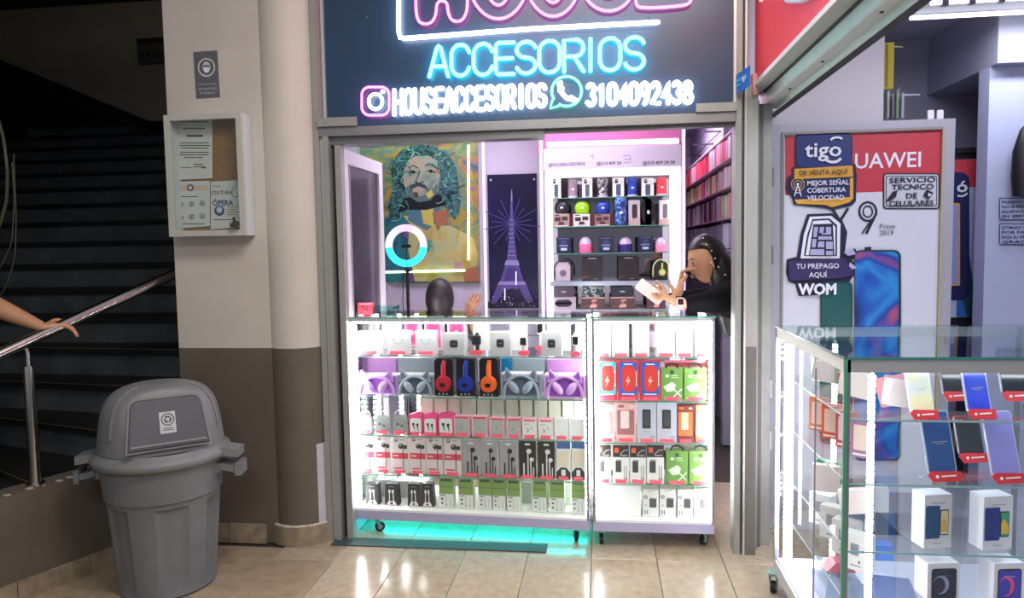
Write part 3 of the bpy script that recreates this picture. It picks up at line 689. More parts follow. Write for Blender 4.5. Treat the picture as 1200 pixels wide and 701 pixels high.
# hanging cables in the stairwell
CB = M('#6f6c58', .5)
for i, pts in enumerate(([(-8,120),(4,160),(9,200),(8,235),(0,265),(-15,285)], [(14,190),(17,235),(14,285),(0,315),(-14,325)], [(16,180),(19,250),(18,300),(8,335),(-4,352)])):
    o = local_o = MB(); q = [P(x, y, 3.9) for x, y in pts]
    dense = []
    for a_, c_ in zip(q, q[1:]):
        for k in range(5): dense.append(a_.lerp(c_, k/5))
    sm = [dense[0]]+[(dense[j-1]+dense[j]*2+dense[j+1])/4 for j in range(1, len(dense)-1)]+[dense[-1]]
    o.tube(sm, .009 if i == 0 else .0035, CB, 6)
    tag(o.build('hanging_cable', smooth=60), ['thick pale cable looping down at the left edge of the stairwell', 'thin cable in the middle of the hanging bunch, curving left', 'thin cable hanging lowest and rightmost in the stairwell'][i], 'cable', 'cables hanging in the stairwell')
# ================================================================ PRODUCTS (local frame: x right, y away from viewer, z up; front face at y=0)
W1 = M('#ece9e6', .5); GR1 = M('#9b9a9c', .5); GR2 = M('#c6c4c8', .5); DKG = M('#2a2a2e', .45)
PK = M('#f06fae', .5); LPK = M('#f3b9c8', .5); CR = M('#efe9d8', .5); GRN = M('#6d9a45', .5); LGRN = M('#b9d3a2', .5)
class FB:                                              # face art on a w x h front face, u,v in 0..1
    def __init__(s, b, w, h, y=0, x0=0, z0=0): s.b = b; s.w = w; s.h = h; s.y = y; s.n = 0; s.x0 = x0; s.z0 = z0
    def q(s, u, v, k): return (s.x0-s.w/2+u*s.w, s.y-.0006-.0003*k, s.z0+v*s.h)
    def R(s, u0, v0, u1, v1, m): s.n += 1; s.b.poly([s.q(u0, v0, s.n), s.q(u1, v0, s.n), s.q(u1, v1, s.n), s.q(u0, v1, s.n)], m); return s
    def RR(s, u0, v0, u1, v1, r, m):
        s.n += 1; s.b.poly([(x, s.y-.0006-.0003*s.n, z) for x, z in rrect(s.x0-s.w/2+u0*s.w, s.z0+v0*s.h, s.x0-s.w/2+u1*s.w, s.z0+v1*s.h, r*s.w, 3)], m); return s
    def E(s, u, v, ru, m, rv=None, n=14): s.n += 1; s.b.poly([s.q(a, c, s.n) for a, c in ell(u, v, ru, rv or ru*s.w/s.h, n)], m); return s
    def PG(s, pts, m): s.n += 1; s.b.poly([s.q(a, c, s.n) for a, c in pts], m); return s
    def L(s, pts, wd, m):
        s.n += 1
        for (a, c), (d, e) in zip(pts, pts[1:]):
            A = Vector(s.q(a, c, s.n)); B = Vector(s.q(d, e, s.n)); t = (B-A)
            if t.length < 1e-6: continue
            t.normalize(); nn = Vector((-t.z, 0, t.x))*(wd*s.w/2); s.b.poly([A-nn, B-nn, B+nn, A+nn], m)
        return s
def base_box(w, h, d, m, side=None): b = MB(); b.prism([(-w/2, 0), (w/2, 0), (w/2, h), (-w/2, h)], 0, d, m, side or m); return b
def k_smile(w, h, d):
    b = base_box(w, h, d, GR2, W1); f = FB(b, w, h); f.RR(.25,.58,.36,.64,.03,GR1).RR(.64,.58,.75,.64,.03,GR1).L([(.32,.50),(.42,.44),(.58,.44),(.68,.50)],.03,GR1).R(0,0,1,.05,LPK)
    return [('box', b)]
def k_plain(col='#ece9e6', bars=True):
    def g(w, h, d):
        b = base_box(w, h, d, M(col, .5)); f = FB(b, w, h)
        if bars: f.R(.15,.82,.85,.835,GR2).R(.3,.45,.7,.46,GR2).R(.3,.2,.7,.215,GR2)
        return [('box', b)]
    return g
def k_watchbox(w, h, d):
    b = base_box(w, h, d, M('#a9a8a8', .5), W1); f = FB(b, w, h); f.RR(.31,.34,.69,.70,.09,DKG).RR(.36,.40,.64,.64,.05,M('#121214', .3)).R(.42,.51,.58,.53,GR1).E(.12,.88,.03,RED)
    return [('box', b)]
def k_window(w, h, d):
    b = base_box(w, h, d, M('#f5d3de', .5), W1); f = FB(b, w, h); f.R(.1,.08,.9,.9,PK).R(.22,.25,.78,.78,M('#d9488f')).E(.5,.52,.16,LPK).R(.2,.12,.8,.16,W1); return [('box', b)]
def k_watch(col, band):
    def g(w, h, d):
        a = MB(); a.prism(ell(0, .012, w*.62, .012, 18), .0, .03, PINKT)
        s = MB(); s.tube([(0, .022, .0), (0, .018, h*.5), (0, .012, h*.98), (0, .022, h)], .009, M(band, .5), 8); s.tube([(0, .026, .01), (0, .034, h*.6), (0, .022, h)], .009, M(band, .5), 8)
        c = MB(); c.rbox(-w*.42, h*.48, w*.42, h*.94, -.004, .012, w*.16, M(col, .35)); c.rbox(-w*.33, h*.53, w*.33, h*.89, -.006, -.004, w*.10, M('#101014', .15))
        return [('stand', a), ('strap', s), ('watch_face', c)]
    return g
def k_catear(col, light):
    def g(w, h, d):
        m = M(col, .4); ml = M(light, .35); b = MB(); b.prism([(-w/2, 0), (w/2, 0), (w/2, h*.78), (-w/2, h*.78)], .012, d, M(light, .5), W1)
        f = FB(b, w, h*.78, .012); f.R(.05,.05,.95,.9,m)
        hb = MB(); hb.tube([(x, .0, z) for x, z in ell(0, h*.05, w*.42, h*.70, 16, radians(-5), radians(185))], .009, ml, 8)
        for s in (-1, 1):
            hb.add([(s*w*.42, -.006, h*.52), (s*w*.17, -.006, h*.72), (s*w*.36, -.006, h*1.02), (s*w*.42, .008, h*.52), (s*w*.17, .008, h*.72), (s*w*.36, .008, h*1.02)], [(0,1,2),(5,4,3),(0,3,4,1),(1,4,5,2),(2,5,3,0)], ml)
            hb.add([(s*w*.37, -.0075, h*.64), (s*w*.23, -.0075, h*.74), (s*w*.345, -.0075, h*.93)], [(0,1,2)], m)
        e = []
        for s in (-1, 1):
            c = MB(); c.M = Matrix.Translation((s*w*.17, -.004, h*.34)) @ Matrix.Rotation(radians(s*38), 4, 'Y'); c.ball((0, 0, 0), (w*.10, .016, h*.27), ml, 12, 7); e.append(('ear_cushion', c))
        return [('box', b), ('headband', hb)]+e
    return g
def k_phones(col):
    def g(w, h, d):
        b = MB(); b.prism([(-w/2, 0), (w/2, 0), (w/2, h*.93), (w*.38, h), (-w*.38, h), (-w/2, h*.93)], .006, d, M('#141216', .4)); m = M(col, .3)
        FB(b, w, h, .006).R(.2,.03,.3,.07,GR2).R(.42,.03,.5,.07,GR2).R(.62,.03,.7,.07,GR2)
        hb = MB(); hb.tube([(w*.02, -.002, h*.45), (w*.02, -.004, h*.8), (w*.08, 0, h*.95)], w*.135, m, 10, rs=[w*.15, w*.13, w*.10])
        c = MB(); c.cyl((0, .006, h*.33), (0, -.018, h*.33), w*.44, m, 24, w*.40); c.cyl((0, -.018, h*.33), (0, -.022, h*.33), w*.30, m, 20); c.rbox(-w*.14, h*.27, w*.14, h*.37, -.0235, -.022, w*.04, M('#1b0d10', .3))
        return [('box', b), ('headband', hb), ('ear_cup', c)]
    return g
def k_pouch(w, h, d):
    b = MB(); b.prism([(-w*.48, 0), (w*.48, 0), (w*.42, h*.85), (w*.2, h), (-w*.3, h), (-w*.42, h*.85)], 0, d, M('#8f9292', .6)); f = FB(b, w, h); f.E(-.0+.35,.5,.09,DKG).E(.62,.42,.08,DKG).L([(.35,.5),(.4,.15)],.03,GR2).L([(.62,.42),(.6,.15)],.03,GR2).R(.08,.0,.92,.1,W1)
    s = MB(); s.tube([(x, .004, z) for x, z in ell(0, h, w*.35, h*.25, 10, 0, pi)], .003, W1, 5); return [('pouch', b), ('cord', s)]
def k_earcase(w, h, d):
    b = MB(); b.prism([(-w/2, 0), (w/2, 0), (w/2, h), (w*.1, h*1.12), (-w/2, h)], .008, d, M('#ee4d8b', .45)); b.rbox(-w*.42, h*.06, w*.42, h*.82, 0, .008, w*.16, W1)
    f = FB(b, w, h); f.E(.34,.55,.10,DKG).E(.66,.52,.10,DKG).PG([(.28,.5),(.38,.5),(.46,.24),(.42,.22)],DKG).PG([(.6,.48),(.7,.48),(.76,.22),(.72,.2)],DKG); return [('box', b)]
def k_clear(w, h, d):
    b = base_box(w, h, d, M('#b3a9ab', .4), LPK); f = FB(b, w, h); f.R(0,.9,1,1,PINKT).R(.06,.1,.94,.88,M('#b5b1b2', .3)).E(.45,.45,.06,GRN).E(.68,.5,.05,GR2).R(0,0,.06,1,LPK).R(.94,0,1,1,LPK); return [('box', b)]
def k_clearw(w, h, d):
    b = base_box(w, h, d, W1, LPK); f = FB(b, w, h); f.R(.1,.86,.9,.98,M('#e8738b')).L([(.3,.55),(.38,.35),(.5,.5)],.05,GR1).L([(.6,.62),(.7,.45)],.05,GRN).E(.38,.35,.07,GR1).R(.1,.7,.5,.75,GR2); return [('box', b)]
def k_earred(w, h, d):
    b = base_box(w, h, d, M('#e6d5d6', .5), W1); f = FB(b, w, h); f.R(0,.40,1,.56,M('#e04358')).E(.26,.92,.12,DKG).E(.26,.93,.07,LPK).R(.5,.91,.8,.935,GR1).L([(.70,.7),(.68,.1)],.05,DKG).E(.56,.75,.17,DKG).E(.52,.78,.08,GR1).R(.72,.68,.95,.78,DKG).R(.1,.12,.6,.16,M('#e04358')).R(.1,.47,.4,.50,W1)
    return [('box', b)]
def k_eargray(bg, fg):
    def g(w, h, d):
        b = base_box(w, h, d, M(bg, .5), W1); F_ = M(fg, .5); f = FB(b, w, h); f.RR(.35,.88,.65,.93,.02,W1).E(.58,.72,.15,F_).E(.74,.50,.13,F_).L([(.52,.68),(.52,.05)],.07,F_).L([(.68,.48),(.70,.05)],.07,F_).L([(.28,.40),(.28,.08)],.09,F_).L([(.85,.3),(.85,.05)],.06,F_).R(0,0,1,.04,PINKT); return [('box', b)]
    return g
def k_eblue(w, h, d):
    b = base_box(w, h, d, W1); f = FB(b, w, h); f.R(0,.82,1,1,M('#3563a8')).R(.12,.36,.88,.74,M('#e9d7c0')).PG([(0,0),(1,0),(1,.18),(.7,.32),(.3,.32),(0,.2)],DKG).R(.35,.1,.65,.26,W1); return [('box', b)]
def k_cable(w, h, d):
    b = MB(); b.prism([(-w/2, 0), (w/2, 0), (w*.42, h), (-w*.42, h)], 0, d, M('#232327', .5)); f = FB(b, w, h); f.L([(.36,.68),(.34,.2)],.06,W1).L([(.6,.68),(.64,.2)],.06,W1).R(.29,.58,.43,.72,W1).R(.53,.58,.67,.72,W1).R(.3,.86,.7,.88,GR1).PG([(.12,.02),(.88,.02),(.72,.2),(.28,.2)],M('#f3dfe2')).E(.5,.1,.09,DKG); return [('box', b)]
def k_green(w, h, d):
    b = base_box(w, h, d, M('#86a458', .5), LGRN); f = FB(b, w, h); f.R(0,0,1,.47,W1).R(.02,.70,.98,.72,M('#55743a')).RR(.12,.90,.88,.99,.08,M('#3f5a3a')).E(.22,.30,.07,DKG).E(.22,.16,.07,DKG).L([(.5,.40),(.5,.12)],.03,GR1).L([(.78,.36),(.80,.12)],.03,GR1).R(.1,.42,.45,.445,DKG).E(.5,.1,.06,GR1).E(.8,.1,.05,GR1); return [('box', b)]
def k_cbox(body, bg):
    def g(w, h, d):
        b = base_box(w, h, d, M(body, .5)); B = M(bg, .45); f = FB(b, w, h)
        f.RR(.06,.12,.94,.97,.14,B).RR(.20,.22,.84,.86,.18,M('#d83a34')).R(.70,.42,.95,.68,M('#d83a34')).PG([(.55,.64),(.38,.46),(.50,.46),(.42,.34),(.62,.52),(.50,.52)],M('#f3c8b0')).R(.28,.89,.72,.92,W1).R(.2,.14,.8,.17,W1).R(.88,.35,.92,.75,W1); return [('box', b)]
    return g
def k_greenc(w, h, d):
    b = base_box(w, h, d, M('#6f9c48', .5), M('#89b065', .5)); f = FB(b, w, h); f.E(.5,.88,.10,M('#2f4b2c')).R(.2,.72,.36,.80,W1).R(.46,.76,.75,.80,LGRN).R(.46,.70,.8,.73,LGRN).PG([(.08,.42),(.5,.58),(.68,.48),(.6,.3),(.28,.26)],M('#dbe8d2')).L([(.6,.34),(.92,.12)],.05,W1).L([(.95,.36),(.5,.06)],.05,W1).R(.12,.06,.24,.1,W1); 
    hgr = MB(); hgr.tube([(x, .006, z) for x, z in ((-w*.28, h), (-w*.22, h*1.12), (0, h*1.16), (w*.22, h*1.12), (w*.28, h))], .005, DKG, 5); return [('box', b), ('hang_loop', hgr)]
def k_pbank(w, h, d):
    b = base_box(w, h, d, M('#c3c2d2', .5), W1); f = FB(b, w, h); f.RR(.26,.34,.70,.82,.04,DKG).RR(.32,.42,.64,.78,.03,M('#46464c')).R(.3,.26,.7,.275,GR1).R(.1,.18,.25,.19,GR1).R(.68,.12,.9,.16,GR1); return [('box', b)]
def k_case(body, inner, mid):
    def g(w, h, d):
        b = base_box(w, h, d, M(body, .5)); f = FB(b, w, h); f.RR(.05,.18,.92,.82,.06,M(inner)).RR(.22,.34,.66,.80,.06,M(mid)).R(.1,.88,.4,.95,M(inner)).R(.7,.89,.9,.94,W1).R(.1,.06,.85,.09,M(inner)); return [('box', b)]
    return g
def k_charger(w, h, d):
    b = base_box(w, h, d, W1); f = FB(b, w, h); f.R(0,.68,1,1,M('#2c2426')).R(.1,.8,.36,.93,M('#e0584a')).L([(.45,.76),(.7,.86),(.95,.88)],.04,GR2).R(.45,.72,.9,.74,GR2).RR(.16,.28,.52,.58,.03,M('#3a3a40')).PG([(.16,.58),(.24,.63),(.60,.61),(.52,.58)],GR1).L([(.72,.14),(.72,.46)],.03,DKG).L([(.86,.14),(.86,.46)],.03,DKG).E(.79,.10,.11,DKG).E(.79,.10,.07,GR2).R(.12,.08,.5,.1,GR1); return [('box', b)]
def k_adapter(w, h, d):
    b = base_box(w, h, d, W1); f = FB(b, w, h); f.E(.18,.72,.12,M('#3a3a3a')).E(.18,.72,.08,GR2).L([(.3,.93),(.8,.98)],.04,GR1).RR(.42,.34,.86,.66,.04,M('#4c4c50')).PG([(.42,.66),(.5,.71),(.92,.69),(.86,.66)],GR1).L([(.14,.08),(.14,.24)],.05,DKG).L([(.28,.08),(.28,.24)],.05,DKG).E(.18,.42,.05,GR1); return [('box', b)]
def k_phonebox(w, h, d):
    b = base_box(w, h, d, M('#dddcdc', .5)); f = FB(b, w, h); f.R(0,0,.05,1,M('#cfc9c9')).E(.5,.9,.05,GR1).R(.3,.78,.7,.79,GR2).R(.35,.58,.6,.60,GR2).R(.3,.1,.34,.3,GR2).R(.5,.1,.54,.3,GR2).R(.68,.1,.72,.3,GR2); return [('box', b)]
def price(w, parent, x=0, m=PINKT):
    b = MB(); b.M = Matrix.Translation((x, -.012, .001)) @ Matrix.Rotation(radians(-25), 4, 'X'); b.box((-w/2, -.001, 0), (w/2, 0, .017), m); b.build('price_tag', parent)
PROTO = {}
def product(kind, gen, name, label, cat, pos, w, h, d, rz=0, group=None, ptag=False, tilt=0):
    """kind+size keyed: first builds meshes, repeats copy the thing and its parts with obj.copy()"""
    key = (kind, round(w, 3), round(h, 3), round(d, 3), ptag)
    if key in PROTO:
        src = PROTO[key]; o = src.copy(); COL.objects.link(o)
        for ch in src.children:
            q = ch.copy(); COL.objects.link(q); q.parent = o
    else:
        parts = gen(w, h, d)
        if len(parts) == 1 and not ptag: o = parts[0][1].build(name)
        else:
            o = bpy.data.objects.new(name, None); COL.objects.link(o); o.empty_display_size = .03
            for n, b in parts: b.build(n, o, smooth=50 if n != 'box' else None)
            if ptag: price(w*.7, o)
        PROTO[key] = o
    o.location = pos; o.rotation_euler = (radians(tilt), 0, rz)
    for k in list(o.keys()):
        if k in ('group',): del o[k]
    tag(o, label, cat, group); return o
def q3(x): return round(x/.004)*.004
def row(items, yf, z, kind, gen, name, cat, lab, d, rz=0, group=None, ptag=False, tilt=0, hh=None):
    """items: (px0, px1, py_top); yf: function px->Y of the front face"""
    n = len(items)
    for i, (xa, xb, yt) in enumerate(items):
        xm = (xa+xb)/2; Y = yf(xm); a = P(xa, yt, Y); c = P(xb, yt, Y)
        w = q3(c.x-a.x); h = q3(hh if hh else a.z-z)
        l = lab[i] if isinstance(lab, list) else lab.replace('#', ORD[i])
        product(kind, gen, name, l, cat, ((a.x+c.x)/2, Y, z+.0012), max(w, .008), h, d, rz, group, ptag, tilt)

# ================================================================ DISPLAY COUNTERS
def led_strip(par, x, y, z0, z1, n=34, face=(0, -1)):
    b = MB(); b.box((x-.007, y-.004, z0), (x+.007, y+.004, z1), M('#d8d8dc', .5)); so = b.build('led_strip', par)
    b = MB()
    for i in range(n):
        z = z0+(z1-z0)*(i+.5)/n; b.box((x-.0085, y-.0065, z-.009), (x+.0085, y+.0065, z+.009), LED)
    b.build('led_bead', so, kind='stuff')
def caster(par, x, y, z, ang=0, brake=True, body='#8fb9b6'):
    b = MB(); b.M = Matrix.Translation((x, y, 0)) @ Matrix.Rotation(ang, 4, 'Z'); m = M(body, .35, .4)
    b.box((-.022, -.022, z-.004), (.022, .022, z), m); b.cyl((0, 0, z-.004), (0, 0, z-.014), .014, m, 12)
    for s in (-1, 1):
        b.prismx([(-.012, z-.014), (.014, z-.014), (.022, .028), (.014, .020)], s*.014-.0012, s*.014+.0012, m)
    o = b.build('caster', par)
    b = MB(); b.M = Matrix.Translation((x, y, 0)) @ Matrix.Rotation(ang, 4, 'Z')
    b.cyl((-.009, .016, .0255), (.009, .016, .0255), .025, RUBBER, 22); b.cyl((-.012, .016, .0255), (.012, .016, .0255), .013, M('#9b9b9b', .4), 14); b.build('wheel', o, smooth=40)
def counter(name, label, L, R, depth, ztop, zb, shelves, strips, rods=True):
    """L, R: world (x, y) of the front corners"""
    L = Vector((*L, 0)); R = Vector((*R, 0)); W = (R-L).length; rz = atan2(R.y-L.y, R.x-L.x)
    t = thing(name, label, 'display case', ((L.x+R.x)/2, (L.y+R.y)/2, 0), rz); D = depth; h = W/2
    FRM = M('#b3aecb', .45, .1)
    b = MB(); b.box((-h, 0, zb), (h, D, zb+.045), FRM); b.build('base_tray', t)
    b = MB(); b.box((-h+.004, .004, zb+.045), (h-.004, D-.004, zb+.055), W1); b.build('deck', t)
    for x, y in ((-h, 0), (h-.012, 0), (-h, D-.012), (h-.012, D-.012)):
        b = MB(); b.box((x, y, zb+.045), (x+.012, y+.012, ztop-.006), M('#9c9ca2', .35, .7)); b.build('post', t)
    b = MB(); b.box((-h+.012, .002, zb+.05), (h-.012, .006, ztop-.008), GLASS); b.build('front_glass', t)
    for x in (-h+.002, h-.006):
        b = MB(); b.box((x, .013, zb+.05), (x+.004, D-.013, ztop-.008), GLASS); b.build('side_glass', t)
    b = MB(); b.box((-h-.004, -.004, ztop-.006), (h+.004, D, ztop+.002), SHG); 
    b.build('top_glass', t)
    b = MB(); b.box((-h-.005, -.0055, ztop-.006), (h+.005, -.004, ztop+.002), GEDGE); b.build('top_glass_edge', t)
    b = MB(); b.box((-h, .0, ztop-.022), (h, .008, ztop-.008), M('#c9cdd0', .35, .4)); b.build('top_rail', t)
    for z in shelves:
        b = MB(); b.box((-h+.014, .03, z-.005), (h-.014, D-.02, z), SHG); so = b.build('glass_shelf', t)
        b = MB(); b.box((-h+.014, .0285, z-.005), (h-.014, .03, z), GEDGE); b.build('shelf_edge', so)
        for x in (-h+.016, h-.02):
            b = MB(); b.box((x, .04, z-.014), (x+.004, D-.03, z-.005), ALU); b.build('bracket', so)
    b = MB(); b.box((-h+.02, .010, ztop-.030), (h-.02, .018, ztop-.024), FILLT); b.build('top_fill_strip', t)  # unseen glowing strip added under the top rail to brighten the goods
    for x, y in strips: led_strip(t, x, y, zb+.06, ztop-.012)
    if rods:
        for z in (shelves[0]+.06, shelves[0]+.13):
            b = MB(); b.tube([(-h+.012, D-.006, z), (h-.012, D-.006, z)], .004, ALUD, 6); b.build('back_rod', t)
    return t, W
Z1 = [.92, .712, .51, .308]; ZB = .135
c1, W_ = counter('display_counter', 'wide glass display counter on castors full of earphones, left of shop entrance', (-1.262, 3.495), (-.066, 3.432), .40, 1.115, .082, Z1, [(-.575, .022), (-.585, .36), (-.46, .375), (-.36, .375), (.578, .10), (.58, .34)])
b = MB(); b.box((-.585, .01, .127), (-.575, .02, 1.1), LED); b.build('led_tube', c1)
for y in (.10, .24):
    b = MB(); b.box((-.56, y, .072), (.57, y+.02, .081), EM((.01, .72, .66), 20)); b.build('underglow_strip', c1)
b = MB()
for x, y, a in ((-.50, .05, radians(-60)), (.53, .06, radians(10)), (-.5, .34, 0), (.52, .34, 0)): caster(c1, x, y, .082, a)
c2, W_ = counter('display_counter', 'narrow glass display counter on castors beside the woman in black', (-.046, 3.42), (.520, 3.425), .42, 1.118, .085, Z1, [(-.262, .03), (.268, .022), (.27, .38), (-.265, .38)], rods=False)
b = MB(); b.box((.262, .01, .13), (.268, .02, 1.1), LED); b.build('led_tube', c2)
for x, y, a in ((-.245, .04, radians(4)), (.235, .07, radians(-40)), (-.24, .36, 0), (.24, .36, 0)): caster(c2, x, y, .085, a)
b = MB(); b.box((-.056, 3.46, .10), (-.050, 3.48, 1.1), ALUD)
tag(b.build('slotted_upright'), 'slim dark slotted metal upright between the two glass counters', 'upright')
def Y1(px): return 3.495+(px-412)/(690-412)*(-.063)
f = lambda d: (lambda px: Y1(px)+d)
g2 = lambda d: (lambda px: 3.42+d)
RZ1 = -.053
WC = 'of the wide counter'; NCo = 'of the narrow counter'
# --- wide counter, top shelf
z = Z1[0]
row([(418,445,389),(453,479,388),(486,511,388)], f(.07), z, 'smile', k_smile, 'watch_box', 'box', ['pale carton leftmost in front on top shelf of wide counter', 'grey carton with smile mark, second on top shelf of wide counter', 'grey carton with smile mark, beside the square watch face box'], .04, RZ1, 'grey cartons on the top shelf', True)
row([(519,544,391),(574,598,390),(634,658,390)], f(.06), z, 'wb', k_watchbox, 'smartwatch_box', 'box', ['grey box with black square watch face, left of black watch on stand', 'grey box with square watch face between the black and white watches', 'grey box with square watch face, rightmost on top shelf'], .05, RZ1, 'smartwatch boxes on the top shelf')
row([(474,491,374),(497,518,374),(524,545,374)], f(.22), z, 'win', k_window, 'pink_box', 'box', ['pink window box, leftmost of three behind the grey cartons', 'pink window box, middle of three behind the grey cartons', 'pink window box, rightmost of three behind the grey cartons'], .05, RZ1, 'pink window boxes', hh=.175)
row([(552,564,392)], f(.06), z, 'wbk', k_watch('#1b1b1e', '#1b1b1e'), 'smartwatch', 'watch', 'black smartwatch on a pink stand on the top shelf', .03, RZ1)
row([(608,618,393)], f(.06), z, 'wwh', k_watch('#e8e0de', '#ece6e4'), 'smartwatch', 'watch', 'white smartwatch on pink stand between two square watch face boxes', .03, RZ1)
row([(669,679,392)], f(.06), z, 'wwh2', k_watch('#f0d8d4', '#f3e4e2'), 'smartwatch', 'watch', 'white smartwatch on stand at right end of top shelf', .03, RZ1)
row([(628,637,374)], f(.24), z, 'wwh3', k_watch('#d9d4d2', '#ece6e4'), 'smartwatch', 'watch', 'white smartwatch high behind the rightmost square watch face box', .03, RZ1, hh=.175)
row([(554,573,374),(597,617,374),(646,668,374)], f(.24), z, 'wtall', k_plain('#e6ebe4', False), 'white_box', 'box', ['tall blank white box behind the black smartwatch', 'tall blank white box behind the white smartwatch', 'tall blank white box behind rightmost square watch face box'], .04, RZ1, hh=.178)
row([(425,440,374),(448,466,376),(674,684,374)], f(.26), z, 'wtl', k_plain('#e6e4e6', False), 'white_box', 'box', ['blank white box in back left corner of the top shelf', 'blank white box behind the second grey carton', 'blank white box in back right corner of the top shelf'], .04, RZ1, hh=.17)
# --- second shelf
z = Z1[1]
row([(416,465,434)], f(.07), z, 'catp', k_catear('#a05cc0', '#c89ad8'), 'cat_ear_headphones', 'headphones', 'purple cat-ear headphones, leftmost on the second shelf', .10, RZ1)
row([(464,508,434),(586,634,432)], f(.07), z, 'catg', k_catear('#656c80', '#98a2b2'), 'cat_ear_headphones', 'headphones', ['grey cat-ear headphones left of the red headphones', 'grey cat-ear headphones right of the orange headphones'], .10, RZ1)
row([(637,686,433)], f(.07), z, 'catp2', k_catear('#9a4fbf', '#d8a4e4'), 'cat_ear_headphones', 'headphones', 'purple cat-ear headphones, rightmost on the second shelf', .10, RZ1)
for (xa, xb, col, nm) in ((508,530,'#c22a3f','red'), (534,556,'#2436a0','blue'), (561,583,'#f06a2a','orange')):
    row([(xa, xb, 421)], f(.06), z, 'ph'+nm, k_phones(col), 'boxed_headphones', 'headphones', nm+' headphones on a black upright backing card', .07, RZ1)
row([(466,508,421),(600,638,421)], f(.24), z, 'bkg', k_plain('#a9b6bc', False), 'grey_box', 'box', ['flat grey box stored behind the left grey cat-ear headphones', 'flat grey box stored behind the right grey cat-ear headphones'], .10, RZ1, hh=.165)
row([(418,464,425),(641,684,421)], f(.24), z, 'bkp', k_plain('#d69be0', False), 'purple_box', 'box', ['lilac box stored behind the leftmost purple headphones', 'lilac box stored behind the rightmost purple headphones'], .10, RZ1, hh=.160)
row([(587,599,420)], f(.22), z, 'bkb', k_plain('#1897d4', False), 'blue_box', 'box', 'bright blue box behind the right grey cat-ear headphones', .06, RZ1, hh=.168)
# --- third shelf
z = Z1[2]
row([(420,436,487),(438,457,487),(459,478,487)], f(.07), z, 'pouch', k_pouch, 'earphone_pouch', 'pouch', ['grey earphone pouch at the left end of third shelf', 'grey earphone pouch, middle of three on third shelf', 'grey earphone pouch beside the first pink earphone case'], .02, RZ1, 'grey earphone pouches', True)
row([(479,494,487),(496,511,487),(513,531,487)], f(.06), z, 'ecase', k_earcase, 'pink_earphone_box', 'box', ['pink box with black earbuds beside the grey pouches', 'pink box with black earbuds, middle of the three', 'pink box with black earbuds beside the clear cases'], .05, RZ1, 'pink earphone boxes', True)
row([(532,550,488),(553,571,489),(574,591,490),(594,610,491)], f(.06), z, 'clr', k_clear, 'clear_case', 'box', 'pinkish clear case with grey insert, # of four on third shelf', .05, RZ1, 'clear cases on the third shelf', True)
row([(612,629,491),(631,648,492)], f(.06), z, 'clrw', k_clearw, 'white_earphone_box', 'box', ['white box with tiny earphones right of the clear cases', 'white box with tiny earphones, second right of clear cases'], .05, RZ1, None, True)
row([(650,666,491),(668,684,492)], f(.06), z, 'clrb', k_plain('#efecec'), 'white_box', 'box', ['plain white box, second from right end of third shelf', 'plain white box at the right end of third shelf'], .05, RZ1, None, True)
row([(492,507,467),(509,523,467),(525,538,467),(541,553,467),(559,574,468),(576,590,468),(593,607,468),(609,624,469),(626,641,469),(643,657,469),(659,672,470),(673,684,470)], f(.20), z, 'crm', k_plain('#e9e8d6', False), 'cream_box', 'box', 'cream box in back row of third shelf, # from the left', .09, RZ1, 'cream boxes at the back of the third shelf', hh=.165)
# --- fourth shelf
z = Z1[3]
row([(420,438,511),(440,457,511),(459,478,512),(480,498,512),(500,518,513),(520,540,513)], f(.06), z, 'ered', k_earred, 'red_banded_earphone_box', 'box', 'white earphone box with red band, # from left on fourth shelf', .04, RZ1, 'red banded earphone boxes', True)
row([(542,562,516),(564,583,516),(585,606,517)], f(.06), z, 'egr', k_eargray('#a9a4aa', '#17171a'), 'grey_earphone_box', 'box', ['grey box picturing black earphones, left of three', 'grey box picturing black earphones, middle of three', 'grey box picturing black earphones, right of three'], .04, RZ1, 'grey earphone boxes', True)
row([(608,628,517),(630,650,517)], f(.06), z, 'ebk', k_eargray('#211d20', '#e8e4e6'), 'black_earphone_box', 'box', ['black box picturing white earphones, left one of two', 'black box picturing white earphones, right one of two'], .04, RZ1, 'black earphone boxes', True)
row([(652,668,518),(670,685,518)], f(.06), z, 'ebl', k_eblue, 'blue_topped_box', 'box', ['white box with blue top beside the black earphone boxes', 'white box with blue top at right end of fourth shelf'], .04, RZ1, None, True)
# --- deck
z = ZB+.003
row([(428,444,567),(450,467,567),(477,492,567),(493,508,567)], f(.06), z, 'cab', k_cable, 'black_cable_box', 'box', 'black box picturing a white cable, # from left on bottom deck', .04, RZ1, 'black cable boxes')
row([(514,531,561),(537,554,562),(560,576,562),(577,592,562),(594,609,563),(624,640,563),(644,661,564),(670,685,564)], f(.06), z, 'grn', k_green, 'green_and_white_box', 'box', 'green and white earphone box, # from left on bottom deck', .04, RZ1, 'green and white earphone boxes')
row([(420,436,560),(440,458,562),(463,500,564),(611,623,566),(641,643.5,566),(662,669,566)], f(.18), z, 'bkd', k_plain('#bcc4bc', False), 'pale_box', 'box', ['pale box in the back left corner of the bottom deck', 'pale box behind the first black cable boxes', 'wide pale box behind the black cable boxes', 'pale box behind, between green boxes near the right', 'thin pale box wedged behind the green boxes', 'pale box behind the last green and white box'], .10, RZ1)
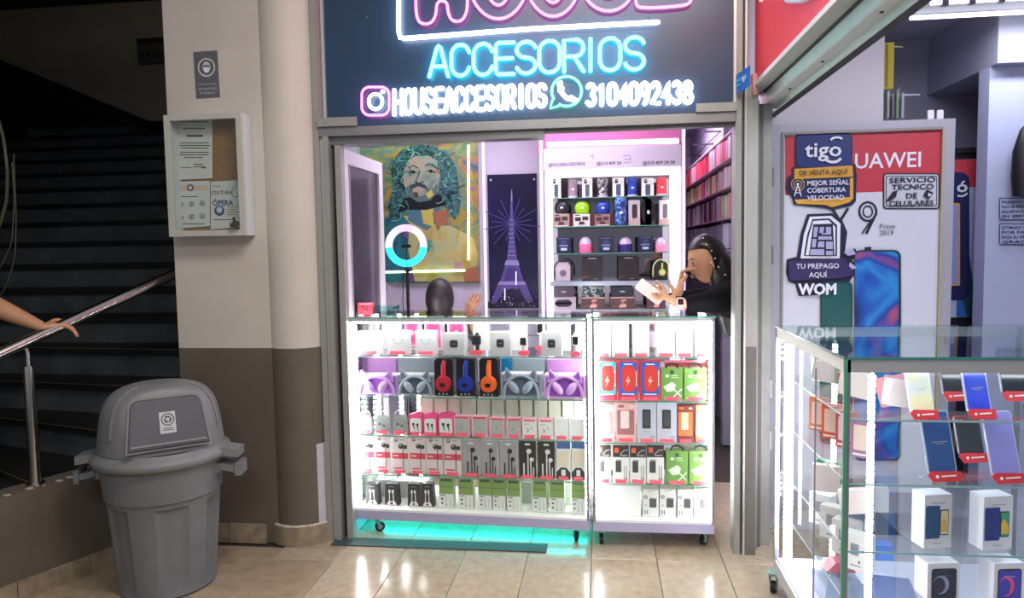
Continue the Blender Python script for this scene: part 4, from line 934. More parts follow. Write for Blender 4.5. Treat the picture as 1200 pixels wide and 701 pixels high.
# --- narrow counter
z = Z1[0]
row([(698,716,378),(717,737,377),(741,761,377),(769,791,377),(792,812,377),(814,834,377)], g2(.06), z, 'phb', k_phonebox, 'white_phone_box', 'box', 'tall white phone box, # from left on the narrow counter', .05, 0, 'tall white phone boxes', True)
z = Z1[1]
row([(700,723,423)], g2(.05), z, 'cc', k_cbox('#d33a44', '#35b8d8'), 'charger_box', 'box', 'red box with a light blue C on the narrow counter', .05, 0, None, True)
row([(724,748,423),(750,774,423)], g2(.05), z, 'cb', k_cbox('#d33a44', '#2a5cb8'), 'charger_box', 'box', ['red box with a dark blue C, left one of two', 'red box with a dark blue C beside the green boxes'], .05, 0, 'red boxes with blue C', True)
row([(775,800,432),(802,828,432)], g2(.06), z, 'gc', k_greenc, 'green_charger_box', 'box', ['green charger box with hang loop beside the red boxes', 'green charger box with hang loop at right of second shelf'], .05, 0, 'upper green charger boxes', True)
row([(700,726,421),(728,770,421),(780,830,424)], g2(.24), z, 'rbk', k_plain('#d65560', False), 'red_box', 'box', ['red box behind the light blue C box', 'wide red box behind the dark blue C boxes', 'red box behind the upper green charger boxes'], .08, 0, hh=.150)
z = Z1[2]
row([(698,720,474)], g2(.05), z, 'pkc', k_case('#f3d6d4', '#e7a9a8', '#f6efec'), 'pink_case_box', 'box', 'pale pink case box at left end of the third shelf', .04, 0, None, True)
row([(722,745,473)], g2(.05), z, 'pkc2', k_case('#efb5b2', '#a36a68', '#f1d5d2'), 'pink_case_box', 'box', 'pink case box with brown panel, narrow counter third shelf', .04, 0, None, True)
row([(747,769,472),(770,793,472)], g2(.05), z, 'pb', k_pbank, 'power_bank_box', 'box', ['pale grey box picturing a black power bank, left one', 'pale grey box picturing a black power bank, right one'], .05, 0, 'power bank boxes', True)
row([(794,813,475)], g2(.05), z, 'oc', k_case('#7a3a2c', '#f0703e', '#f3c9a8'), 'orange_case_box', 'box', 'orange and brown case box beside the power banks', .04, 0, None, True)
row([(815,834,475)], g2(.05), z, 'oc2', k_case('#a8705a', '#f6cf92', '#fbe9cf'), 'orange_case_box', 'box', 'pale orange case box at right end of third shelf', .04, 0, None, True)
row([(702,744,470),(796,832,470)], g2(.24), z, 'wbk2', k_plain('#e8dcd8', False), 'white_box', 'box', ['wide pale box behind the pink case boxes', 'wide pale box behind the orange case boxes'], .08, 0, hh=.155)
z = Z1[3]
row([(699,716,522),(718,737,522),(738,757,522),(758,778,522)], g2(.05), z, 'chg', k_charger, 'black_topped_charger_box', 'box', 'white charger box with black top, # from left', .05, 0, 'black topped charger boxes', True)
row([(781,806,529),(808,834,529)], g2(.05), z, 'gc2', k_greenc, 'green_charger_box', 'box', ['lower green charger box beside the black topped boxes', 'lower green charger box at right end of fourth shelf'], .05, 0, 'lower green charger boxes', True)
row([(702,740,517),(742,776,517),(790,830,517)], g2(.24), z, 'wbk4', k_plain('#ded8cc', False), 'white_box', 'box', ['pale box behind the first black topped boxes', 'pale box behind the last black topped boxes', 'pale box behind the lower green charger boxes'], .08, 0, hh=.160)
z = ZB+.006
row([(699,751,566)], g2(.06), z, 'bigw', k_plain('#efecec', False), 'white_box', 'box', 'large blank white box at bottom left of the narrow counter', .12, 0)
row([(753,772,574),(773,792,574),(794,812,574),(813,831,574)], g2(.06), z, 'adp', k_adapter, 'adapter_box', 'box', 'white box picturing a dark adapter, # from left at the bottom', .06, 0, 'adapter boxes')
row([(756,790,566),(796,830,566)], g2(.2), z, 'wbk5', k_plain('#d4d2c8', False), 'white_box', 'box', ['pale box behind the first two adapter boxes', 'pale box behind the last two adapter boxes'], .08, 0, hh=.165)
# things on the wide counter
zt = 1.118
a = P(438, 371, 3.62)
tr_ = thing('glass_tray', 'greenish clear glass tray standing on the wide counter', 'tray', (P(450, 365, 3.66).x, 3.70, zt))
TG = GL((.80, .95, .92), 1.5)
b = MB(); b.box((-.055, -.06, 0), (.055, .06, .004), TG); b.build('bottom', tr_)
for q in (((-.055, -.06, .004), (.055, -.057, .040)), ((-.055, .057, .004), (.055, .06, .040)), ((-.055, -.057, .004), (-.052, .057, .040)), ((.052, -.057, .004), (.055, .057, .040))):
    b = MB(); b.box(*q, TG); b.build('side', tr_)
rb = thing('red_card_box', 'small red box standing left of the glass tray on the counter', 'box', (P(429, 365, 3.64).x, 3.64, zt), radians(12))
b = MB(); b.box((-.042, 0, 0), (.038, .05, .058), M('#e23b55', .4)); b.build('box', rb)
b = MB(); FB(b, .08, .058).L([(.3,.2),(.3,.8),(.55,.3),(.6,.8)],.08,M('#8a1f38')).R(.1,.88,.9,.96,LPK); b.build('print', rb)
# mat
ma = tag(MB().box((-1.335, 3.345, .0015), (-.27, 3.44, .006), M('#3c4a4c', .7, 0, .2, 60, .3)).build('entrance_mat'), 'long thin dark grey strip mat under the wide counter front', 'mat')
# ================================================================ SHOP INTERIOR
# --- portrait print with led strip and reflections as glowing tubes
YW = 5.285
a = P(424, 168, YW); c = P(563, 331, YW)
pt = thing('portrait_print', 'large colourful print of a bearded man gazing upwards, edged by light strips', 'wall art', ((a.x+c.x)/2, 5.3, c.z))  # only the top strip is an led; the other two are glowing reflections
b = local(pt, MB()); b.box((a.x-.01, 5.272, c.z), (c.x, 5.298, a.z), RAMP('abstract_paint', [(.25,'#24584f'),(.38,'#4f8260'),(.45,'#948c5a'),(.52,'#5d7872'),(.58,'#a58a34'),(.64,'#9c6a6c'),(.72,'#2c6270'),(.8,'#7c8068')], 2.6, .3, 6, 'noise', 1.2, 4)); b.build('panel', pt)
PY_ = 5.271
def art(name, layers, Y=PY_, par=pt):
    b = local(par, MB())
    for i, (kind, pts, m) in enumerate(layers):
        y = Y-.0004*(i+1)
        if kind == 'p': b.poly([P(x, yy, y) for x, yy in pts], m)
        elif kind == 'l':
            A = [P(x, yy, y) for x, yy in pts]
            for p, q in zip(A, A[1:]):
                t = (q-p); 
                if t.length < 1e-5: continue
                t.normalize(); n_ = Vector((-t.z, 0, t.x))*.0028; b.poly([p-n_, q-n_, q+n_, p+n_], m)
    return b.build(name, par)
HAIRM = RAMP('hair_paint', [(.3,'#16242a'),(.42,'#2f5560'),(.5,'#4d7f7c'),(.58,'#26364a'),(.66,'#6fa090'),(.75,'#39506a')], 9, .35, 8, 'noise', 2.5, 1)
FACE = RAMP('face_paint', [(.3,'#657472'),(.45,'#8d988e'),(.55,'#a89a88'),(.63,'#b08280'),(.72,'#7f988a')], 7, .35, 4, 'noise', .8, 2)
BODY = RAMP('body_paint', [(.3,'#a8924a'),(.45,'#b9ac74'),(.55,'#a6ae84'),(.62,'#bb9c34'),(.72,'#76966c')], 4, .35, 5, 'noise', 1., 6)
BLUEP = RAMP('robe_paint', [(.3,'#1c5a68'),(.45,'#2e7480'),(.55,'#264e6c'),(.65,'#6e5078'),(.75,'#946c70')], 5, .35, 5, 'noise', 1., 8)
INKD = M('#15191f', .4); TEAL = M('#3f8f86', .4); YEL = M('#bfae5a', .4); MAG = M('#ad7f8c', .4); ORG = M('#a0624a', .4)
art('painted_figure', [
 ('p', [(452,330),(452,262),(466,252),(505,256),(535,268),(556,280),(560,300),(556,330)], BODY),
 ('p', [(452,330),(452,256),(470,250),(480,262),(478,290),(486,330)], BLUEP),
 ('p', [(470,176),(482,170),(505,171),(524,178),(534,195),(538,218),(541,242),(533,258),(523,244),(512,238),(500,236),(478,244),(468,256),(459,262),(455,244),(460,220),(458,200),(462,186)], HAIRM),
 ('p', [(480,236),(514,232),(516,258),(500,270),(478,258)], M('#4d7488', .4)),
 ('p', [(493,244),(508,242),(509,266),(496,262)], YEL),
 ('p', [(473,232),(516,228),(524,240),(500,246),(476,246),(466,250)], INKD),
 ('p', [(478,188),(486,183),(502,182),(512,188),(516,204),(513,224),(504,234),(490,236),(478,228),(472,214),(473,200)], FACE),
 ('p', [(476,220),(481,216),(484,225),(492,230),(504,226),(513,214),(512,226),(504,235),(490,237),(479,230)], M('#586d70', .4)),
 ('p', [(481,217),(490,214),(499,217),(503,224),(498,221),(490,218),(484,221),(481,225)], M('#3a4448', .4)),
 ('p', [(485,221),(491,219),(498,222),(491,225)], M('#b98f90', .4)),
 ('p', [(499,227),(506,222),(508,229),(502,233)], YEL),
 ('p', [(485,225),(490,226),(490,231),(486,231)], M('#52461c', .4)),
 ('l', [(479,197),(484,194),(490,197)], INKD), ('l', [(498,194),(504,192),(511,196)], INKD),
 ('l', [(479,202),(484,200),(489,203)], INKD), ('l', [(499,201),(505,199),(511,203)], INKD),
 ('p', ell(484, 202, 2.2, 1.6, 10), INKD), ('p', ell(505, 201, 2.2, 1.6, 10), INKD),
 ('l', [(492,200),(489,209),(487,213),(491,215),(497,213)], INKD), ('l', [(486,213),(489,215)], INKD),
 ('p', [(507,250),(516,246),(526,248),(522,256),(526,264),(518,262),(514,270),(510,260)], ORG),
 ('p', [(498,276),(506,288),(502,296),(495,286)], TEAL), ('l', [(488,292),(494,280),(499,293),(505,281),(509,295)], TEAL),
 ('p', [(542,316),(560,312),(562,330),(545,330)], ORG), ('p', [(532,308),(541,306),(543,318),(533,320)], MAG),
])
random.seed(5); b = local(pt, MB())
for k in range(95):      # curling strands and thorn crown
    if k < 50:
        x0 = random.choice([random.uniform(457, 474), random.uniform(516, 538)]); y0 = random.uniform(190, 250)
    else:
        an = random.uniform(pi*1.02, pi*1.98); x0 = 497+32*cos(an)*random.uniform(.85, 1.1); y0 = 200+27*sin(an)*random.uniform(.8, 1.1)
    ln = random.uniform(6, 15); th = random.uniform(0, 2*pi); pts = []
    for j in range(5): pts.append((x0+ln*j/4*cos(th+j*.35)+random.uniform(-.8, .8), y0+ln*j/4*sin(th+j*.35)))
    m = random.choice([INKD, INKD, TEAL, M('#8fc0b0', .4), M('#28405a', .4)]); A = [P(x, y, PY_-.014) for x, y in pts]
    for p, q in zip(A, A[1:]):
        t = (q-p).normalized(); n_ = Vector((-t.z, 0, t.x))*.0022; b.poly([p-n_, q-n_, q+n_, p+n_], m)
for k in range(160):
    x = random.uniform(540, 561); y = random.gauss(235, 20); r = random.uniform(.2, .6); b.poly([P(q[0], q[1], PY_-.013) for q in ell(x, y, r, r, 5)], INKD)
b.build('brush_strokes', pt, kind='stuff')
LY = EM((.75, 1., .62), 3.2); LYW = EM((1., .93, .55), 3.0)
for nm, (p0, p1), m in (('led_or_reflection', ((428,167),(562,163)), EM((.62, 1., .78), 4.)), ('led_or_reflection', ((549,170),(549,305)), LYW), ('led_or_reflection', ((452,319),(545,317)), LY)):
    b = local(pt, MB()); b.tube([P(*p0, PY_-.02), P(*p1, PY_-.02)], .008, m, 8); b.build(nm, pt, smooth=60)  # top tube is the led edge; upright and lower ones are reflections made to glow
area('portrait_wash', (-1.4, 5.15, 2.35), .9, 3, (.7, 1, .75), (radians(-20), 0, 0), .03)
# --- tower poster
a = P(571, 205, YW); c = P(631, 361, YW)
ep = thing('tower_poster', 'tall dark violet poster of a lit lattice tower with beams', 'poster', ((a.x+c.x)/2, 5.3, c.z))
b = local(ep, MB()); b.box((a.x, 5.282, c.z), (c.x, 5.298, a.z), RAMP('night_sky', [(.3,'#120f2c'),(.6,'#1d1846'),(.8,'#2a2058')], 2.5, .25, 3)); b.build('panel', ep)
TW = M('#57478c', .5, 0, .25, 60); TWL = M('#9488c0', .5); TWD = M('#3b2d72', .5)
LYR = []
for an in range(0, 360, 20):
    r = 24 if an % 40 else 34
    LYR.append(('l', [(599.5, 262), (599.5+r*cos(radians(an+7)), 262+r*sin(radians(an+7))*.9)], M('#463c86', .5)))
LYR += [('p', [(598.6,235),(600.4,235),(601.5,255),(603.4,285),(606,305),(594,305),(596,285),(597.6,255)], TW),
 ('p', [(593,305),(607,305),(609,311),(591,311)], TWL), ('p', [(592,311),(608,311),(614,330),(586,330)], TW), ('p', [(595,314),(605,314),(609,329),(591,329)], TWD),
 ('p', [(585,330),(615,330),(617,334),(583,334)], TWL), ('p', [(583,334),(593,334),(588,345),(583,354),(575,354)], TW), ('p', [(617,334),(607,334),(612,345),(617,354),(625,354)], TW),
 ('p', [(590,334),(610,334),(606,340),(600,338),(594,340)], TW)]
for k in range(9): LYR.append(('l', [(597.5-k*.35, 258+k*5.2), (601.5+k*.4, 258+k*5.2)], TWL))
LYR.append(('p', [(599.2,222),(600,222),(600.6,236),(598.6,236)], TWL))
LYR += [('p', [(572,354),(630,354),(630,361),(572,361)], M('#171030', .5))]
random.seed(3)
for k in range(34):
    x = random.uniform(574, 628); y = random.uniform(347, 359); LYR.append(('p', [(x,y),(x+1.2,y),(x+1.2,y+1),(x,y+1)], random.choice([TWL, M('#d9c9c0'), M('#8d6a9a')])))
LYR += [('p', [(604,318),(605.4,318),(605.4,334),(604,334)], EM((.9,.8,1),1.5)), ('p', [(591,338),(592.2,338),(592.2,352),(591,352)], EM((.9,.8,1),1.5))]
for (x, y) in ((575,211),(626,210)): LYR.append(('p', ell(x, y, 1.3, 1.3, 8), GR2))
art('print', LYR, 5.2815, ep)
# --- ring light
RC = P(476, 288, 4.7)
rl = thing('ring_light', 'glowing ring light, pink above and cyan below, on a black stand', 'lamp', (RC.x, 4.7, 0))
R_ = .118
def ringpart(a0, a1, m, nm):
    b = MB(); n = 28
    pts = [(R_*cos(a0+(a1-a0)*k/n), 0, RC.z+R_*sin(a0+(a1-a0)*k/n)) for k in range(n+1)]
    vs = []
    for k in range(n+1):
        an = a0+(a1-a0)*k/n
        for r, y in ((R_-.021, 0), (R_-.021, -.012), (R_+.021, -.012), (R_+.021, 0)): vs.append((r*cos(an), y, RC.z+r*sin(an)))
    b.add(vs, [(4*k+j, 4*k+4+j, 4*k+4+(j+1) % 4, 4*k+(j+1) % 4) for k in range(n) for j in range(4)], m); b.build(nm, rl)
ringpart(radians(-5), radians(65), EM((1., .72, .80), 1.5), 'light_segment'); ringpart(radians(65), radians(120), EM((1., .55, .95), 1.5), 'light_segment'); ringpart(radians(120), radians(185), EM((.75, .80, 1.), 1.5), 'light_segment')
ringpart(radians(185), radians(355), EM((.05, .85, 1.), 1.6), 'light_segment')
b = MB(); b.lathe((0, 0, 0), [(R_-.024, 0), (R_-.024, .006), (R_+.024, .006), (R_+.024, 0)], WHITE, 40); 
b.v = [(v[0], v[2]+.001, RC.z+v[1]) for v in b.v]; b.build('ring_back', rl)
b = MB(); b.tube([(0, .01, 0), (0, .01, RC.z-.17)], .011, BLACK, 10); b.build('stand', rl, smooth=60)
b = MB(); b.tube([(0, .01, RC.z-.17), (0, .01, RC.z-.12)], .006, BLACK, 8); b.tube([(0, .006, RC.z-.12), (0, .004, RC.z-.01)], .003, BLACK, 6); b.build('neck', rl)
b = MB(); b.box((-.03, -.008, RC.z-.015), (.03, .004, RC.z+.008), BLACK); b.build('phone_clamp', rl)
b = MB(); b.ball((0, .01, RC.z-.165), (.016, .016, .014), BLACK, 10, 7); b.cyl((.01, .01, RC.z-.165), (.035, .01, RC.z-.16), .008, BLACK, 8); b.build('tilt_knob', rl)
for k in range(3):
    an = radians(30+120*k); b = MB(); b.tube([(0, .01, .30), (.28*cos(an), .01+.28*sin(an), .006)], .008, BLACK, 6); b.build('leg', rl)
q = [(-.012, .02, RC.z-.12), (-.03, .02, RC.z-.2), (-.04, .02, 1.1), (-.02, .02, .8), (-.03, .02, .3)]
b = MB(); b.tube(q, .0025, BLACK, 5); b.build('cable', rl)
# wall socket
a = P(452, 338, 5.29); so = thing('wall_socket', 'small white wall switch plate under the left end of the portrait', 'socket', (a.x, 5.3, a.z-.05))
b = MB(); b.rbox(-.035, 0, .035, .10, -.012, -.001, .006, M('#c9c3cf', .4)); b.build('plate', so)
b = MB(); b.rbox(-.016, .03, .016, .075, -.016, -.012, .004, M('#b4aebc', .4)); b.build('switch', so)

# --- wall shelf unit (lit frame, mirror back)
YSu = 4.95; D2 = .30
def X_(px, py=260): return P(px, py, YSu).x
xl, xr = X_(641), X_(797); zt_ = P(720, 197.5, YSu).z; zb_ = P(720, 366, YSu).z
su = thing('wall_shelving', 'tall mirror backed wall shelving framed by bright white light panels', 'shelving', ((xl+xr)/2, YSu+D2, 0))
PANL = EM((1., .96, 1.), 2.6)
def bb_(nm, a, c, m, par=su):
    b = local(su, MB()); b.box(a, c, m); return b.build(nm, par)
xi0, xi1 = X_(647.5), X_(785)
bb_('side_panel', (xl-.012, YSu+.012, .05), (xl, YSu+D2, zt_+.02), WHITE); bb_('side_panel', (xr, YSu+.012, .05), (xr+.012, YSu+D2, zt_+.02), WHITE)
bb_('light_panel', (xl, YSu, .6), (xi0, YSu+.012, zt_), PANL); bb_('light_panel', (xi1, YSu, .6), (xr, YSu+.012, zt_), PANL)
zi = P(720, 206.5, YSu).z; bb_('light_panel', (xi0, YSu, zi), (xi1, YSu+.012, zt_), PANL)
bb_('mirror_back', (xi0-.02, YSu+D2-.012, .6), (xi1+.02, YSu+D2, zi), M('#8d8a94', .06, .9))
bb_('top_panel', (xl, YSu+.014, zt_), (xr, YSu+D2, zt_+.015), WHITE)
bb_('base_cabinet', (xl, YSu+.014, .05), (xr, YSu+D2, .62), WHITE)
ZS = [P(716, y, YSu).z for y in (230.5, 264.5, 296.5)]
for z in ZS: so = bb_('glass_shelf', (xi0-.01, YSu+.014, z-.005), (xi1+.01, YSu+D2-.014, z), SHG); e_ = bb_('shelf_edge', (xi0-.01, YSu+.0125, z-.005), (xi1+.01, YSu+.014, z), GEDGE)
z4a, z4 = P(716, 334, YSu).z, P(716, 329.5, YSu).z; bb_('steel_shelf', (xi0-.02, YSu-.005, z4a-.003), (xi1+.005, YSu+D2-.014, z4), M('#a9b4c4', .3, .6))
z5 = P(716, 363, YSu).z; bb_('wooden_shelf', (xi0-.02, YSu+.012, z5-.02), (xi1, YSu+D2-.014, z5), WHITE)
# back cards between boxes on the top shelf are stock boxes
zh0, zh1 = P(717, 197, YSu-.03).z, P(717, 172, YSu-.03).z
hd = thing('header_sign', 'pale header sign with contact numbers above the lit shelving', 'sign', ((xl+xr)/2, YSu-.02, zh0))
b = local(hd, MB()); b.box((xl-.015, YSu-.03, zh0), (xr+.005, YSu-.014, zh1), M('#c5bccb', .4)); b.build('board', hd)
b = local(hd, MB()); IK = M('#4a4452', .5); yy = YSu-.031; sc2 = YSu/850
b.text('@HOUSEACCESORIOS', P(643, 195, yy), .030, IK, fit=42*sc2, bold=.02); b.text('@310 409 24', P(699, 193.5, yy), .030, IK, fit=28*sc2, bold=.02); b.text('@310 409 24 38', P(753, 193, yy), .030, IK, fit=36*sc2, bold=.02)
PO = M('#b05ac0', .4); b.tube([P(x, y, yy) for x, y in ((730,183),(738,182),(739,190),(731,191))], .0016, PO, 4); b.tube([P(x, y, yy) for x, y in ((731,187),(739,186))], .0016, PO, 4); b.tube([P(x, y, yy) for x, y in ((692,184),(695,181),(695,186))], .0018, IK, 4)
b.build('lettering', hd, kind='stuff')
tl = thing('tube_light', 'pinkish white tube light above the header sign', 'lamp', ((xl+xr)/2, YSu-.02, 0))
b = local(tl, MB()); zz = P(717, 167.5, YSu-.02).z; b.tube([(X_(642), YSu-.02, zz+.008), (X_(795), YSu-.02, zz-.004)], .0125, EM((1., .86, .95), 5), 10); b.build('tube', tl, smooth=60)
b = local(tl, MB()); b.box((X_(641), YSu-.018, zz-.036), (X_(796), YSu, zz-.016), M('#dc9cb4', .4)); b.build('batten', tl)
b = local(tl, MB()); b.box((X_(642), YSu-.006, zz-.012), (X_(795), YSu+.05, zz+.02), WHITE); b.build('mount', tl)
# --- goods on the wall shelving
def srow(items, Y, z, kind, gen, name, cat, lab, d, group=None, hh=None, ptag=False):
    n = len(items)
    for i, (xa, xb, yt) in enumerate(items):
        a = P(xa, yt, Y); c = P(xb, yt, Y); l = lab[i] if isinstance(lab, list) else lab.replace('#', ORD[i])
        product(kind, gen, name, l, cat, ((a.x+c.x)/2, Y, z+.0012), q3(c.x-a.x), q3(hh or a.z-z), d, 0, group, ptag)
def k_spkbox(w, h, d):
    b = base_box(w, h, d, W1, W1); f = FB(b, w, h); f.RR(.3,.06,.72,.66,.12,M('#4a5468')).R(.2,.72,.46,.84,DKG).R(.2,.87,.46,.93,DKG).R(.75,.62,.82,.7,GR1).R(.3,.0,.8,.05,M('#8f97a6')); return [('box', b)]
def k_cylspk(col, cap='#c9c2d0'):
    def g(w, h, d):
        m = RAMP('speaker_fabric', col, 38, .6, 3, 'noise', 1) if isinstance(col, list) else M(col, .5); b = MB(); b.lathe((0, d/2, 0), [(w*.40, 0), (w*.48, .01), (w*.48, h-.01), (w*.40, h)], m, 20); b.poly([(w*.4*cos(2*pi*k/20), d/2+w*.4*sin(2*pi*k/20), h) for k in range(20)], m)
        e = MB(); e.rbox(-w*.1, h*.42, w*.16, h*.5, d/2-w*.49, d/2-w*.46, .002, W1)
        c = MB(); c.lathe((0, d/2, 0), [(w*.46, -.001), (w*.49, .006), (w*.49, .014)], M(cap, .4), 20); return [('body', b), ('logo_badge', e), ('end_cap', c)]
    return g
def k_clam(col):
    def g(w, h, d):
        m = M(col, .35); b = MB(); N2 = 20
        for r in (0,):
            prof = [(.10, 0), (.42, .04), (.5, .35), (.49, .6), (.40, .88), (.22, .99), (0.001, 1)]
            b.lathe((0, 0, 0), [(r_*w, z_*h) for r_, z_ in prof], m, 24)
        b.v = [(v[0], v[1]*.55+d/2, v[2]) for v in b.v]; e = MB(); e.rbox(-w*.1, h*.42, w*.1, h*.56, d/2-w*.285, d/2-w*.26, .002, W1)
        s = MB(); s.tube([(w*.3, d/2, h*.93), (w*.42, d/2-.01, h*1.02), (w*.5, d/2, h*.7)], .003, M('#222'), 5); return [('body', b), ('logo_badge', e), ('strap', s)]
    return g
def k_clambox(col, dk):
    def g(w, h, d):
        b = base_box(w, h, d, M(col, .5)); D_ = M(dk, .5); f = FB(b, w, h); f.R(.1,.42,.46,.74,D_).R(.54,.48,.9,.78,D_).PG([(.3,.12),(.72,.16),(.62,.4),(.38,.38)],M('#5b2428')).R(.1,.85,.4,.93,D_).R(.12,.04,.9,.10,W1); return [('box', b)]
    return g
def k_pill(col, dk):
    def g(w, h, d):
        b = base_box(w, h, d, M(col, .5)); f = FB(b, w, h); f.RR(.3,.26,.76,.84,.14,M(dk)).PG([(0,0),(1,0),(1,.2),(.6,.3),(.2,.18),(0,.26)],M('#c5a9a0')); return [('box', b)]
    return g
def k_navy(acc):
    def g(w, h, d):
        b = base_box(w, h, d, M('#1b1f3e', .4)); f = FB(b, w, h); f.E(.5,.68,.22,M('#343c66'),.14).R(.2,.44,.8,.52,M('#7f8fc0')).RR(.3,.18,.72,.34,.04,M(acc)).R(.12,.88,.88,.94,M('#59608c')); return [('box', b)]
    return g
def k_domed(col):
    def g(w, h, d):
        b = MB(); b.lathe((0, d/2, 0), [(w*.30, 0), (w*.5, h*.06), (w*.46, h*.22), (w*.5, h*.5), (w*.47, h*.55)], M(col, .3), 24)
        base = MB(); base.lathe((0, d/2, 0), [(w*.36, 0), (w*.38, .006), (w*.34, h*.14)], W1, 20)
        dm_ = MB(); dm_.lathe((0, d/2, 0), [(w*.47, h*.5), (w*.46, h*.68), (w*.36, h*.86), (w*.2, h*.97), (.001, h)], M('#c9b8d6', .15, 0, coat=.8), 24); return [('body', b), ('base_ring', base), ('dome', dm_)]
    return g
def k_hpbox(bg, hp, side):
    def g(w, h, d):
        b = MB(); b.prism([(-w*.36, 0), (w*.36, 0), (w*.36, h*.86), (-w*.36, h*.86)], .02, d, M(bg, .5)); f = FB(b, w, h, .02); f.E(.56 if side else .5,.36,.19,M(hp)).E(.56 if side else .5,.36,.13,M('#6b6070' if not side else '#c9cf90'))
        if side: f.L([(.56,.42),(.56,.8)],.09,M(hp))
        hb = MB(); hb.tube([(x, .012, z) for x, z in ell(0, h*.52, w*.44, h*.44, 14, 0, pi)], .005, M('#37333c' if not side else '#c9cc9a', .4), 6)
        e = []
        for s in (-1, 1):
            c = MB(); c.ball((s*w*.44, .012, h*.32), (w*.06, .02, h*.22), M('#2b2830' if not side else '#b9bd7a', .4), 10, 7); e.append(('ear_cushion', c))
        return [('box', b), ('headband', hb)]+e
    return g
def k_blackbox(w, h, d):
    b = base_box(w, h, d, M('#1a1418', .35)); f = FB(b, w, h); f.R(.04,.04,.96,.9,M('#241a20', .3)).PG([(.0,.08),(.35,.22),(.05,.16)],M('#8a4434')).E(.5,.5,.3,M('#19141c'),.28).R(.55,.07,.62,.1,GR1).R(.68,.07,.75,.1,GR1).R(.3,.93,.7,.98,GR1); return [('box', b)]
def k_bigspk(col):
    def g(w, h, d):
        m = RAMP('speaker_fabric', col, 34, .6, 3, 'noise', 1) if isinstance(col, list) else M(col, .5); b = MB(); b.rbox(-w/2, 0, w/2, h, 0, d, h*.38, m, 5); e = MB(); e.rbox(-w*.1, h*.42, w*.1, h*.56, -.003, 0, .002, GR2); return [('body', b), ('logo_badge', e)]
    return g
def k_spkcarton(grey):
    def g(w, h, d):
        b = base_box(w, h, d, M('#b3a5b3' if grey else '#4d3333', .5)); f = FB(b, w, h)
        if grey: f.RR(.14,.2,.84,.8,.18,M('#26222c'))
        else: f.R(.02,.88,.98,.97,M('#d9a9a4')).PG([(.42,.6),(.68,.66),(.6,.8),(.45,.75)],M('#d99a8c')).PG([(.36,.12),(.64,.14),(.66,.42),(.4,.38)],M('#d9a196')).E(.52,.5,.06,M('#a9685c')).R(.1,.2,.3,.24,M('#8a5a54'))
        return [('box', b)]
    return g
Ya = YSu+.05; z = ZS[0]
TOPS = 'on the top wall shelf'
srow([(646,657,209),(682,694,209),(718,731,209),(752,766,209)], Ya, z, 'spkb', k_spkbox, 'speaker_box', 'box', ['white speaker carton at left end of top wall shelf', 'white speaker carton left of the camouflage speaker, top wall shelf', 'white speaker carton left of the blue speaker, top wall shelf', 'white speaker carton left of the red speaker, top wall shelf'], .07, 'white speaker cartons')
srow([(665,676.5,210)], Ya, z, 'cy1', k_cylspk('#9c8796'), 'cylinder_speaker', 'speaker', 'dusty pink cylinder speaker on the top wall shelf', .07)
srow([(700,712,209)], Ya, z, 'cy2', k_cylspk([(.4,'#1b171c'),(.5,'#77707a'),(.6,'#cfc9cf')]), 'cylinder_speaker', 'speaker', 'black and white camouflage cylinder speaker on top wall shelf', .07)
srow([(735,747,208)], Ya, z, 'cy3', k_cylspk('#2a45b0'), 'cylinder_speaker', 'speaker', 'blue cylinder speaker on the top wall shelf', .07)
srow([(769,782,208)], Ya, z, 'cy4', k_cylspk('#e0404c'), 'cylinder_speaker', 'speaker', 'red cylinder speaker at right end of top wall shelf', .07)
srow([(658,664.5,208.5),(694.5,699.5,208.5),(712.5,717.5,208.5),(731.5,734.5,208.5),(747.5,751.5,208.5)], Ya+.10, z, 'dkb', k_plain('#3c2a36', False), 'dark_carton', 'box', ['dark carton behind, left of dusty pink speaker', 'dark carton behind, left of the camouflage speaker', 'dark carton behind, right of the camouflage speaker', 'dark carton behind, left of the blue speaker', 'dark carton behind, right of the blue speaker'], .08, 'dark cartons on the top wall shelf')
z = ZS[1]
for (xa, xb, col, nm, bx_) in ((649,667,'#26242c','black','#a58a84'), (673,691,'#9ad01e','lime green','#d9d6d4'), (698,715,'#2440a8','blue','#96706a')):
    hb_ = P(xa, 251, Ya).z-z
    srow([(xa-1,xb,251)], Ya, z, 'cb'+nm, k_clambox(bx_, '#3a3034'), 'speaker_carton', 'box', 'small pictured carton under the %s round speaker' % nm, .10)
    a = P(xa, 236, Ya); c = P(xb, 236, Ya); product('cl'+nm, k_clam(col), 'round_speaker', nm+' round portable speaker sitting on its carton', 'speaker', ((a.x+c.x)/2, Ya, z+q3(hb_)+.003), c.x-a.x, a.z-z-hb_-.002, .10)
srow([(668,672.5,250),(692,697,250),(716,719.5,250)], Ya+.08, z, 'rdk', k_plain('#7a3a3c', False), 'dark_red_carton', 'box', ['dark red carton between the black and lime speakers', 'dark red carton between the lime and blue speakers', 'dark red carton between blue speaker and blue camouflage speaker'], .10, hh=.085)
srow([(720,735,231.5)], YSu+.02, z, 'cybl', k_cylspk([(.4,'#16245c'),(.5,'#2e57a8'),(.6,'#7fa4d8')], '#24408a'), 'camouflage_speaker', 'speaker', 'tall blue camouflage cylinder speaker on the second wall shelf', .08)
srow([(736.5,750,235)], Ya, z, 'pl1', k_pill('#c8bec6', '#3b2c30'), 'speaker_carton', 'box', 'pale carton picturing a dark capsule speaker, left of black box', .08)
srow([(751.5,768,233)], Ya, z, 'bkbx', k_bigspk('#15131a'), 'upright_speaker', 'speaker', 'large matte black speaker standing upright on second wall shelf', .08)
srow([(773,785,235)], Ya, z, 'pl2', k_pill('#e2dadd', '#6c6a70'), 'speaker_carton', 'box', 'pale carton picturing a grey capsule speaker, second shelf right end', .08)
z = ZS[2]
